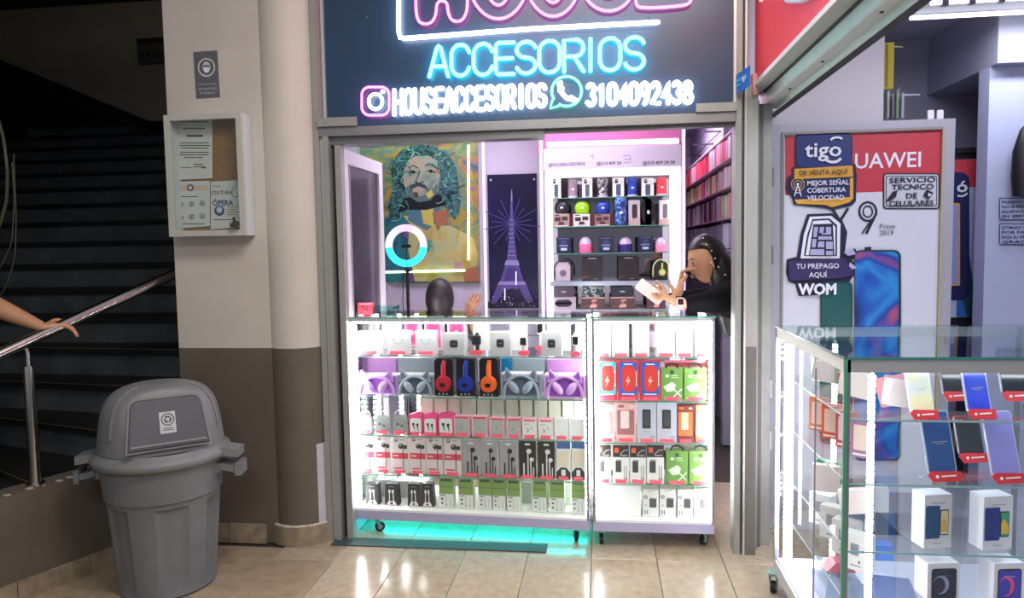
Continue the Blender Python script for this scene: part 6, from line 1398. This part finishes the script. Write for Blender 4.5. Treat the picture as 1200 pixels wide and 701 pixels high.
# goods seen through the left glass
def lump(name, lab, x, y, z, s, m, cat='packet', seed=0):
    random.seed(seed); b = MB(); n = 10
    for k in range(3):
        ang = random.uniform(-.6, .6); b.M = Matrix.Translation((k*.012-.012, k*.03-.03, 0)) @ Matrix.Rotation(ang, 4, 'Z') @ Matrix.Rotation(random.uniform(-.25, .25), 4, 'Y')
        b.rbox(-s[0]/2, 0, s[0]/2, s[2]*random.uniform(.7, 1), -s[1]/12, s[1]/12, .008, m if k else M('#e8d8d4', .2))
    o = b.build(name); o.location = (x, y, z+.012); o['kind'] = 'x'; del o['kind']; return tag(o, lab, cat)
LX = x0c+.13
lump('red_packet_bundle', 'bundle of red and clear packets on the case top shelf, left side', LX+.02, 2.55, SZ[0], (.11, .2, .09), M('#cf5a5c', .3), 'packet', 1)
lump('grey_packet_bundle', 'bundle of grey green packets behind the red bundle, case top shelf', LX, 2.80, SZ[0], (.10, .2, .11), M('#93a79c', .3), 'packet', 2)
lump('pink_packet_bundle', 'bundle of pink packets beside the front light strip, case top shelf', LX+.10, 2.40, SZ[0], (.10, .2, .10), M('#d98f98', .3), 'packet', 6)
for i, (y, col, nm) in enumerate(((2.86, '#d98a5c', 'orange'), (2.74, '#e2603f', 'red orange'), (2.62, '#c9504e', 'brick red'), (2.50, '#a87a9c', 'mauve'))):
    o = base_box(.07, .13, .02, M(col, .35)); FB(o, .07, .13).RR(.14,.2,.86,.86,.08,M('#f1d6c8', .4)).R(.1,.06,.9,.12,W1)
    o = o.build('case_packet'); o.location = (LX-.01+i*.012, y, SZ[1]+.001); o.rotation_euler = (0, 0, radians(-38)); tag(o, nm+' case packet standing on the second case shelf, left side', 'packet')
lump('green_packet_bundle', 'green and black packet bundle on third case shelf, left side', LX, 2.78, SZ[2], (.10, .2, .12), M('#3f9468', .35), 'packet', 3)
lump('dark_cable_bundle', 'dark cable bundle beside the green packets on third case shelf', LX+.04, 2.56, SZ[2], (.10, .2, .10), M('#4c5258', .35), 'cable', 4)
for i, y in enumerate((2.86, 2.72, 2.58, 2.46)):
    o = base_box(.085, .12, .05, W1, W1); FB(o, .085, .12).R(.3,.42,.62,.76,M('#8d8f98')).R(.3,.12,.7,.16,GR1).R(.62,.22,.68,.3,INK2)
    o = o.build('white_small_box'); o.location = (LX, y, SZ[3]+.001); o.rotation_euler = (0, 0, radians(-42)); tag(o, 'white box with grey square picture, %s from the back, case lower shelf' % ORD[i], 'box', 'white boxes with grey squares in the case')
o = MB(); o.box((0, 0, 0), (.13, .20, .16), M('#7f86b8', .35)); 
for k in range(5): o.box((-.003, .01, .02+k*.028), (0, .19, .032+k*.028), M('#3d4468', .4))
o = o.build('striped_carton'); o.location = (LX+.02, 2.34, .158); o.rotation_euler = (0, 0, radians(-12)); tag(o, 'violet grey carton with dark stripes low inside the case', 'box')
o = MB(); o.add([(0,0,0),(.16,0,0),(.16,.22,0),(0,.22,0),(.02,.02,.10),(.14,.02,.07),(.14,.20,.07),(.02,.20,.10)], [(0,3,2,1),(4,5,6,7),(0,1,5,4),(1,2,6,5),(2,3,7,6),(3,0,4,7)], M('#9fb0c8', .2, 0, coat=.5)); o = o.build('pale_blue_package'); o.location = (LX-.05, 2.62, .158); tag(o, 'pale blue sloping package on the floor of the case', 'package')
o = MB(); o.prism([(-.05, 0), (.05, 0), (.04, .03), (-.02, .035)], 0, .07, M('#d9506a', .35)); o = o.build('pink_card'); o.location = (LX+.02, 2.66, .262+.0); tag(o, 'pink red card lying on the pale blue package', 'card')

# ================================================================ PEOPLE
SKIN = M('#c08d6c', .5, 0, .05, 20); SKIND = M('#a06f4f', .55, 0, .05, 20)
def skin_mesh(name, V, E, parent, mat, sub=2, loc=None):
    """V: list of (pos, radius)"""
    me = bpy.data.meshes.new('sk'); me.from_pydata([tuple(p) for p, r in V], E, []); o = bpy.data.objects.new('sk', me); COL.objects.link(o)
    m = o.modifiers.new('s', 'SKIN'); m.use_smooth_shade = True
    for i, (p, r) in enumerate(V):
        rr = r if hasattr(r, '__len__') else (r, r); me.skin_vertices[0].data[i].radius = rr
    me.skin_vertices[0].data[0].use_root = True
    s = o.modifiers.new('u', 'SUBSURF'); s.levels = sub; s.render_levels = sub
    bpy.context.view_layer.update(); ev = o.evaluated_get(bpy.context.evaluated_depsgraph_get()); nm = bpy.data.meshes.new_from_object(ev)
    bpy.data.objects.remove(o); nm.materials.clear(); nm.materials.append(mat); nm.name = name
    if loc is not None: nm.transform(Matrix.Translation(-Vector(loc)))
    q = bpy.data.objects.new(name, nm); COL.objects.link(q); q.parent = parent; return q
def merge(objs, name, parent):
    """join several meshes into one object (body + head + hands = one figure)"""
    bm = bmesh.new(); mats = []
    for o in objs:
        tmp = o.data.copy(); 
        if o.parent is not None and o.parent != parent: pass
        idx = []
        for m in tmp.materials:
            if m not in mats: mats.append(m)
            idx.append(mats.index(m))
        for p in tmp.polygons: p.material_index = idx[p.material_index] if idx else 0
        bm.from_mesh(tmp); bpy.data.meshes.remove(tmp); bpy.data.objects.remove(o)
    me = bpy.data.meshes.new(name); bm.to_mesh(me); bm.free()
    for m in mats: me.materials.append(m)
    q = bpy.data.objects.new(name, me); COL.objects.link(q); q.parent = parent; return q
def head_mb(M_, mat, lip='#9a5a50', eye='#2a1c18'):
    """head facing +x in its local frame, centre at origin, height about .23"""
    b = MB(); b.M = M_; n, m = 28, 20; vs = []; fs = []
    for j in range(m+1):
        ph = -pi/2+pi*j/m
        for k in range(n):
            an = 2*pi*k/n; x, y, z = cos(ph)*cos(an), cos(ph)*sin(an), sin(ph)
            X = .092*x; Y = .074*y; Z = .118*z
            if z < 0: Y *= 1-.28*(-z)**1.3; X = X*(1-.22*(-z)) + (.014*(-z) if x > 0 else .02*(-z))
            if x > .3 and -.25 < z < .25: X -= .004
            g = exp(-(y/.17)**2)
            if x > 0: X += g*(.024*exp(-((z+.17)/.13)**2) + .010*exp(-((z-.02)/.16)**2) + .010*exp(-((z+.50)/.09)**2) + .007*exp(-((z+.85)/.12)**2))
            for s in (-1, 1):
                if x > 0: X -= .010*exp(-((y-s*.36)/.16)**2-((z-.06)/.10)**2); X += .005*exp(-((y-s*.4)/.25)**2-((z-.2)/.06)**2)
            vs.append((X, Y, Z))
    for j in range(m):
        for k in range(n): fs.append((j*n+k, j*n+(k+1) % n, (j+1)*n+(k+1) % n, (j+1)*n+k))
    b.add(vs, fs, mat)
    for s in (-1, 1):
        b.ball((.0735, s*.0275, .006), (.010, .0135, .0075), M('#e9e4e0', .3), 10, 7); b.ball((.0815, s*.0275, .006), (.0035, .006, .006), M(eye, .2), 8, 6)
        b.tube([(.086, s*.012, .030), (.087, s*.027, .034), (.079, s*.042, .030)], .0025, M('#20140f', .6), 5)
        b.tube([(.080, s*.014, .011), (.084, s*.0275, .015), (.076, s*.042, .008)], .0018, M('#1a100c', .6), 5)
        b.ball((-.004, s*.074, -.006), (.016, .009, .030), mat, 10, 8)
    b.tube([(.088, -.022, -.060), (.097, -.008, -.056), (.0975, 0, -.058), (.097, .008, -.056), (.088, .022, -.060)], .0042, M(lip, .4), 6)
    b.tube([(.088, -.018, -.064), (.095, 0, -.067), (.088, .018, -.064)], .0045, M(lip, .4), 6)
    return b
def hand(V, E, wrist_i, wrist, d, side, palm_n, curl, L=.17, spread=1., thumb=1):
    """append a palm and five finger chains; d direction of fingers, side = vector towards thumb, palm_n = palm normal"""
    d = d.normalized(); side = (side-d*side.dot(d)).normalized(); n_ = palm_n.normalized()
    def add(p, r, frm): V.append((p, r)); E.append((frm, len(V)-1)); return len(V)-1
    pc = add(wrist+d*.035, (.026, .016), wrist_i); k = add(wrist+d*.075, (.034, .014), pc)
    for i, (off, ln) in enumerate(((.030, .070), (.010, .078), (-.010, .072), (-.028, .056))):
        p = wrist+d*.088+side*off*spread; f = add(p, .0095, k); dd = d
        for s_, fr in enumerate((.42, .32, .26)):
            c_ = curl[i] if hasattr(curl, '__len__') else curl
            dd = (dd*cos(c_)+n_*sin(c_)).normalized() if s_ or True else dd
            p = p+dd*ln*fr; f = add(p, .0085-.0008*s_, f)
            # rotate palm normal with the bend
        
    t0 = add(wrist+d*.030+side*.032+n_*.006, .012, pc); t1 = add(wrist+d*.058+side*.050+n_*.020*thumb, .0105, t0); add(wrist+d*.085+side*.052+n_*.034*thumb, .0090, t1)

# --- woman leaning on the narrow counter
wl0 = Vector((.74, 3.98, 0))
wm = thing('person', 'woman in black blouse with long dark hair leaning on the counter, looking at her phone', 'person', wl0)
sh_n, sh_f = Vector((.655, 3.735, 1.175)), Vector((.66, 4.04, 1.175))
el_n = Vector((.515, 3.56, 1.165)); wr_n = P(793, 356, 3.545); wr_n.z = max(wr_n.z, 1.16); hd_n = P(772, 343, 3.56)
el_f = P(788, 370, 3.80); el_f.z = 1.165; wr_f = P(797, 339, 3.80)
neck0, neck1 = Vector((.645, 3.885, 1.215)), Vector((.608, 3.88, 1.275)); hc = P(827, 305, 3.875)
V = [(Vector((.80, 3.98, .93)), (.13, .11)), (Vector((.775, 3.95, 1.03)), (.105, .085)), (Vector((.71, 3.90, 1.13)), (.125, .09)), (neck0, (.075, .06)), (neck1, .046), (hc+Vector((.02, 0, -.045)), .045),
     (sh_n, .050), (el_n, .036), (wr_n, .023), (sh_f, .050), (el_f, .036), (wr_f, .023),
     (Vector((.80, 3.90, .88)), .085), (Vector((.76, 3.88, .48)), .056), (Vector((.79, 3.88, .09)), .034), (Vector((.70, 3.86, .035)), .028),
     (Vector((.82, 4.06, .88)), .085), (Vector((.79, 4.08, .48)), .056), (Vector((.83, 4.09, .09)), .034), (Vector((.74, 4.07, .035)), .028)]
E = [(0,1),(1,2),(2,3),(3,4),(4,5),(3,6),(6,7),(7,8),(3,9),(9,10),(10,11),(0,12),(12,13),(13,14),(14,15),(0,16),(16,17),(17,18),(18,19)]
hand(V, E, 8, wr_n, hd_n-wr_n, Vector((0, .3, 1)), Vector((.15, .9, .35)), .42)
fd = Vector((-.08, .02, 1)).normalized(); hand(V, E, 11, wr_f, Vector((.10, .0, 1)), Vector((-.2, -1, 0)), Vector((.9, .1, -.2)), .95)
bd = skin_mesh('body', V, E, wm, SKIN, 2, wl0)
Mh = Matrix.Translation(hc-wl0) @ Matrix.Rotation(radians(196), 4, 'Z') @ Matrix.Rotation(radians(16), 4, 'Y') 
hm = head_mb(Mh, SKIN).build('h', wm, smooth=80); body = merge([bd, hm], 'body', wm)
# blouse, jeans
BLK = M('#0e0d12', .9, 0, .25, 40, .2, 0., 0., .15)
V2 = [(Vector((.785, 3.965, .985)), (.125, .105)), (Vector((.77, 3.945, 1.05)), (.125, .105)), (Vector((.71, 3.90, 1.13)), (.145, .11)), (neck0+Vector((.012, 0, -.02)), (.085, .07)), (sh_n+Vector((0, 0, .02)), .092), ((sh_n+el_n)/2+Vector((0, 0, .012)), .082), (el_n+Vector((0, 0, .008)), .060), (el_n.lerp(wr_n, .8), .038), (sh_f, .066), ((sh_f+el_f)/2, .056), (el_f, .052), (el_f.lerp(wr_f, .72), .036)]
skin_mesh('blouse', V2, [(0,1),(1,2),(2,3),(3,4),(4,5),(5,6),(6,7),(3,8),(8,9),(9,10),(10,11)], wm, BLK, 2, wl0)
JN = M('#4d6478', .8, 0, .25, 30, .2)
V3 = [(Vector((.80, 3.98, .93)), (.140, .12)), (Vector((.80, 3.98, .88)), (.145, .125)), (Vector((.80, 3.90, .84)), .098), (Vector((.76, 3.88, .48)), .070), (Vector((.79, 3.88, .12)), .052), (Vector((.82, 4.06, .84)), .098), (Vector((.79, 4.08, .48)), .070), (Vector((.83, 4.09, .12)), .052)]
skin_mesh('jeans', V3, [(0,1),(1,2),(2,3),(3,4),(1,5),(5,6),(6,7)], wm, JN, 2, wl0)
# hair: cap + long fall
HR = M('#120d0f', .38, 0, .3, 50)
b = MB(); b.M = Mh; n, m = 26, 16; vs = []; fs = []
for j in range(m+1):
    ph = -pi*.5+pi*j/m
    for k in range(n):
        an = 2*pi*k/n; x, y, z = cos(ph)*cos(an), cos(ph)*sin(an), sin(ph)
        X = -.012+.106*x; Y = .090*y; Z = .012+.124*z
        front = max(0, x)
        if x > .15 and z < .50: X = -.012+.106*.15*(1 if z > -.3 else .6)-(.03 if z < .2 else 0)*1.
        if z < 0: X -= .012*(-z); 
        vs.append((X, Y, Z))
for j in range(m):
    for k in range(n): fs.append((j*n+k, j*n+(k+1) % n, (j+1)*n+(k+1) % n, (j+1)*n+k))
b.add(vs, fs, HR); hair = b.build('hair', wm, smooth=80)
V4 = [(hc+Vector((.03, 0, .05)), (.075, .070)), (hc+Vector((.075, -.01, -.03)), (.070, .075)), (hc+Vector((.10, -.02, -.12)), (.062, .085)), (hc+Vector((.115, -.02, -.22)), (.045, .085)), (hc+Vector((.12, -.02, -.32)), (.030, .06)), (hc+Vector((.125, -.02, -.40)), (.012, .03))]
skin_mesh('hair_fall', V4, [(0,1),(1,2),(2,3),(3,4),(4,5)], wm, HR, 2, wl0)
q0 = hair
for i, (x, y) in enumerate(((824,279),(828,287),(834,294),(838,303),(842,313),(850,322))):
    p = P(x, y, hc.y-.088+.0*i); b = MB(); b.ball(p-wl0, .0042, M('#efe9e2', .2), 8, 6); b.build('hair_pearl', wm)
b = MB(); ex = P(833, 308, hc.y-.078)-wl0; b.ball(ex, .005, M('#efe9e2', .2), 8, 6); b.build('earring', wm)
b = MB(); b.tube([Vector((.615, 3.835, 1.225))-wl0, Vector((.585, 3.87, 1.19))-wl0, Vector((.60, 3.92, 1.22))-wl0], .0018, CHROME, 5); b.build('necklace', wm)
wa = wr_n.lerp(el_n, .10); dw = (el_n-wr_n).normalized(); b = MB(); b.M = Matrix.Translation(-wl0); b.cyl(wa-dw*.010, wa+dw*.010, .031, M('#d9b9b0', .4), 18); b.build('watch_strap', wm, smooth=50)
sd = Vector((0, -1, .35)).normalized(); b = MB(); b.M = Matrix.Translation(wa+sd*.029-wl0) @ Vector((0, -1, .35)).to_track_quat('-Y', 'Z').to_matrix().to_4x4(); b.rbox(-.019, -.019, .019, .019, -.006, .004, .006, M('#e6c9c2', .3, .3)); b.rbox(-.014, -.015, .014, .015, -.0075, -.006, .004, M('#2a1a20', .1)); b.build('watch_face', wm)
pc0 = P(762, 342, 3.575); ph = thing('held_phone', "pinkish phone held in the leaning woman's hand", 'phone', pc0)
b = MB(); b.M = Matrix.Rotation(radians(-52), 4, 'Y') @ Matrix.Rotation(radians(-35), 4, 'Z'); b.rbox(-.036, -.072, .036, .072, -.004, .004, .010, M('#e8b9b0', .3, .2)); b.rbox(-.032, -.066, .032, .066, .004, .0048, .006, M('#1d1c26', .1)); b.build('phone_body', ph)

# --- person seated behind the wide counter, seen from behind
sp0 = Vector((P(516, 340, 4.4).x, 4.4, 0)); hs = Vector((sp0.x, 4.4, P(516, 352, 4.4).z))
sp = thing('person', 'seated person with dark hair behind the wide counter, one hand raised', 'person', sp0)
hp_ = P(552, 353, 4.3)
V = [(Vector((sp0.x, 4.42, .52)), (.15, .11)), (Vector((sp0.x, 4.43, .75)), (.12, .09)), (Vector((sp0.x, 4.42, .93)), (.15, .09)), (Vector((sp0.x, 4.41, 1.02)), (.07, .06)), (Vector((sp0.x, 4.40, 1.09)), .045), (Vector((sp0.x, 4.40, hs.z-.02)), .045),
     (Vector((sp0.x+.17, 4.41, .985)), .05), (Vector((sp0.x+.27, 4.38, .86)), .04), (hp_+Vector((-.01, 0, -.10)), .024), (Vector((sp0.x-.17, 4.41, .985)), .05), (Vector((sp0.x-.24, 4.34, .78)), .04), (Vector((sp0.x-.10, 4.62, .72)), .024),
     (Vector((sp0.x+.09, 4.45, .5)), .08), (Vector((sp0.x+.12, 4.86, .5)), .06), (Vector((sp0.x+.12, 4.88, .09)), .035), (Vector((sp0.x+.12, 4.98, .04)), .03), (Vector((sp0.x-.09, 4.45, .5)), .08), (Vector((sp0.x-.12, 4.86, .5)), .06), (Vector((sp0.x-.12, 4.88, .09)), .035), (Vector((sp0.x-.12, 4.98, .04)), .03)]
E = [(0,1),(1,2),(2,3),(3,4),(4,5),(3,6),(6,7),(7,8),(3,9),(9,10),(10,11),(0,12),(12,13),(13,14),(14,15),(0,16),(16,17),(17,18),(18,19)]
hand(V, E, 8, hp_+Vector((-.01, 0, -.10)), Vector((.25, .1, 1)), Vector((-1, 0, .2)), Vector((.5, .8, 0)), .30)
hand(V, E, 11, Vector((sp0.x-.10, 4.62, .72)), Vector((.3, 1, -.1)), Vector((1, 0, 0)), Vector((0, 0, -1)), .3)
bd = skin_mesh('body', V, E, sp, SKIND, 2, sp0)
Ms = Matrix.Translation(hs-sp0) @ Matrix.Rotation(radians(80), 4, 'Z') @ Matrix.Rotation(radians(10), 4, 'Y')
hm = head_mb(Ms, SKIND).build('h', sp, smooth=80); merge([bd, hm], 'body', sp)
V2 = [(p, tuple(x+.014 for x in (r if hasattr(r, '__len__') else (r, r)))) for p, r in V[:4]]+[(V[6][0], .062), (V[7][0], .052), (V[9][0], .062), (V[10][0], .052), (V[11][0].lerp(V[10][0], .2), .036)]
skin_mesh('dark_top', V2, [(0,1),(1,2),(2,3),(3,4),(4,5),(3,6),(6,7),(7,8)], sp, M('#17161b', .8), 2, sp0)
V3 = [(V[0][0], (.16, .12)), (V[12][0], .095), (V[13][0], .072), (V[14][0]+Vector((0, 0, .03)), .05), (V[16][0], .095), (V[17][0], .072), (V[18][0]+Vector((0, 0, .03)), .05)]
skin_mesh('trousers', V3, [(0,1),(1,2),(2,3),(0,4),(4,5),(5,6)], sp, M('#2a2d38', .8), 2, sp0)
V4 = [(hs+Vector((-.002, -.020, .050)), (.072, .085)), (hs+Vector((.0, -.035, -.02)), (.080, .080)), (hs+Vector((.006, -.045, -.10)), (.084, .062)), (hs+Vector((.008, -.05, -.20)), (.078, .045))]
HR2 = M('#1c1618', .5, 0, .3, 50)
skin_mesh('hair_fall', V4, [(0,1),(1,2),(2,3)], sp, HR2, 2, sp0)
b = MB(); b.ball(hs-sp0+Vector((0, -.022, .012)), (.088, .102, .130), HR2, 20, 14); b.build('hair', sp, smooth=80)
stl = thing('stool', 'low dark stool under the seated person behind the counter', 'stool', (sp0.x, 4.42, 0))
b = MB(); b.lathe((0, 0, 0), [(.001, .405), (.17, .405), (.18, .39), (.17, .365), (.001, .365)], BLACK, 28); b.build('seat', stl, smooth=50)
for k in range(4):
    an = radians(45+90*k); b = MB(); b.tube([(.12*cos(an), .12*sin(an), .37), (.17*cos(an), .17*sin(an), 0)], .012, CHROME, 8); b.build('leg', stl)

# --- person on the stairs whose forearm shows
gp_ = PV(74, 386, .05)
p30 = Vector((-2.98, 2.86, .27))
p3 = thing('person', 'person on the stairs at the left edge, hand gripping the steel handrail', 'person', p30)
wr = PV(56, 390, .05)+Vector((-.012, -.004, .022)); el = Vector((-2.80, 2.86, 0)); tmp = P(-40, 345, 2.86); el = Vector((tmp.x, 2.86, tmp.z)); shl = Vector((el.x-.10, 2.93, 1.60))
cxp = shl.x-.19; zf = .43
V = [(Vector((cxp, 2.98, 1.10)), (.14, .10)), (Vector((cxp, 2.98, 1.30)), (.12, .09)), (Vector((cxp, 2.97, 1.50)), (.15, .10)), (Vector((cxp, 2.96, 1.64)), (.07, .06)), (Vector((cxp, 2.95, 1.71)), .05), (Vector((cxp, 2.94, 1.80)), .05),
     (shl, .052), (el, .052), (el.lerp(wr, .35), .050), (wr, (.027, .022)), (Vector((cxp-.19, 2.95, 1.60)), .052), (Vector((cxp-.24, 2.95, 1.33)), .042), (Vector((cxp-.22, 2.84, 1.10)), .026),
     (Vector((cxp+.09, 2.98, 1.05)), .085), (Vector((cxp+.09, 2.93, .68)), .06), (Vector((cxp+.09, 3.02, .34)), .038), (Vector((cxp+.09, 2.90, .31)), .03), (Vector((cxp-.09, 2.98, 1.05)), .085), (Vector((cxp-.09, 2.93, .68)), .06), (Vector((cxp-.09, 3.02, .34)), .038), (Vector((cxp-.09, 2.90, .31)), .03)]
E = [(0,1),(1,2),(2,3),(3,4),(4,5),(3,6),(6,7),(7,8),(8,9),(3,10),(10,11),(11,12),(0,13),(13,14),(14,15),(15,16),(0,17),(17,18),(18,19),(19,20)]
rd = -dr_ if dr_.y < 0 else dr_
hand(V, E, 9, wr, Vector((.45, .72, .10)), Vector((-.6, .5, .5)), Vector((.35, -.1, -.9)), .95, thumb=.4)
hand(V, E, 12, Vector((cxp-.22, 2.84, 1.10)), Vector((.05, -.2, -1)), Vector((.2, -1, 0)), Vector((1, 0, 0)), .25)
bd = skin_mesh('body', V, E, p3, SKIN, 2, p30)
hm = head_mb(Matrix.Translation(Vector((cxp, 2.93, 1.86))-p30) @ Matrix.Rotation(radians(-75), 4, 'Z'), SKIN).build('h', p3, smooth=80); merge([bd, hm], 'body', p3)
V2 = [(V[0][0]+Vector((0, 0, -.09)), (.155, .115))]+[(p, tuple(x+.018 for x in (r if hasattr(r, '__len__') else (r, r)))) for p, r in V[1:4]]+[(shl, .064), (shl.lerp(el, .55), .058), (V[10][0], .064), (V[10][0].lerp(V[11][0], .55), .058)]
skin_mesh('shirt', V2, [(0,1),(1,2),(2,3),(3,4),(4,5),(3,6),(6,7)], p3, M('#3f5a5e', .8, 0, .1, 20), 2, p30)
V3 = [(V[0][0]+Vector((0, 0, .04)), (.15, .11)), (V[13][0], .10), (V[14][0], .074), (V[15][0]+Vector((0, 0, .03)), .055), (V[17][0], .10), (V[18][0], .074), (V[19][0]+Vector((0, 0, .03)), .055)]
skin_mesh('trousers', V3, [(0,1),(1,2),(2,3),(0,4),(4,5),(5,6)], p3, M('#2b3648', .8), 2, p30)
hh = Vector((cxp, 2.95, 1.88)); b = MB(); b.ball(hh-p30+Vector((0, .01, 0)), (.086, .098, .125), HR, 20, 14); b.build('hair', p3, smooth=80); skin_mesh('hair_back', [(hh+Vector((0, .01, .04)), (.075, .085)), (hh+Vector((0, .035, -.03)), (.075, .06)), (hh+Vector((0, .045, -.10)), (.06, .035))], [(0,1),(1,2)], p3, HR, 2, p30)
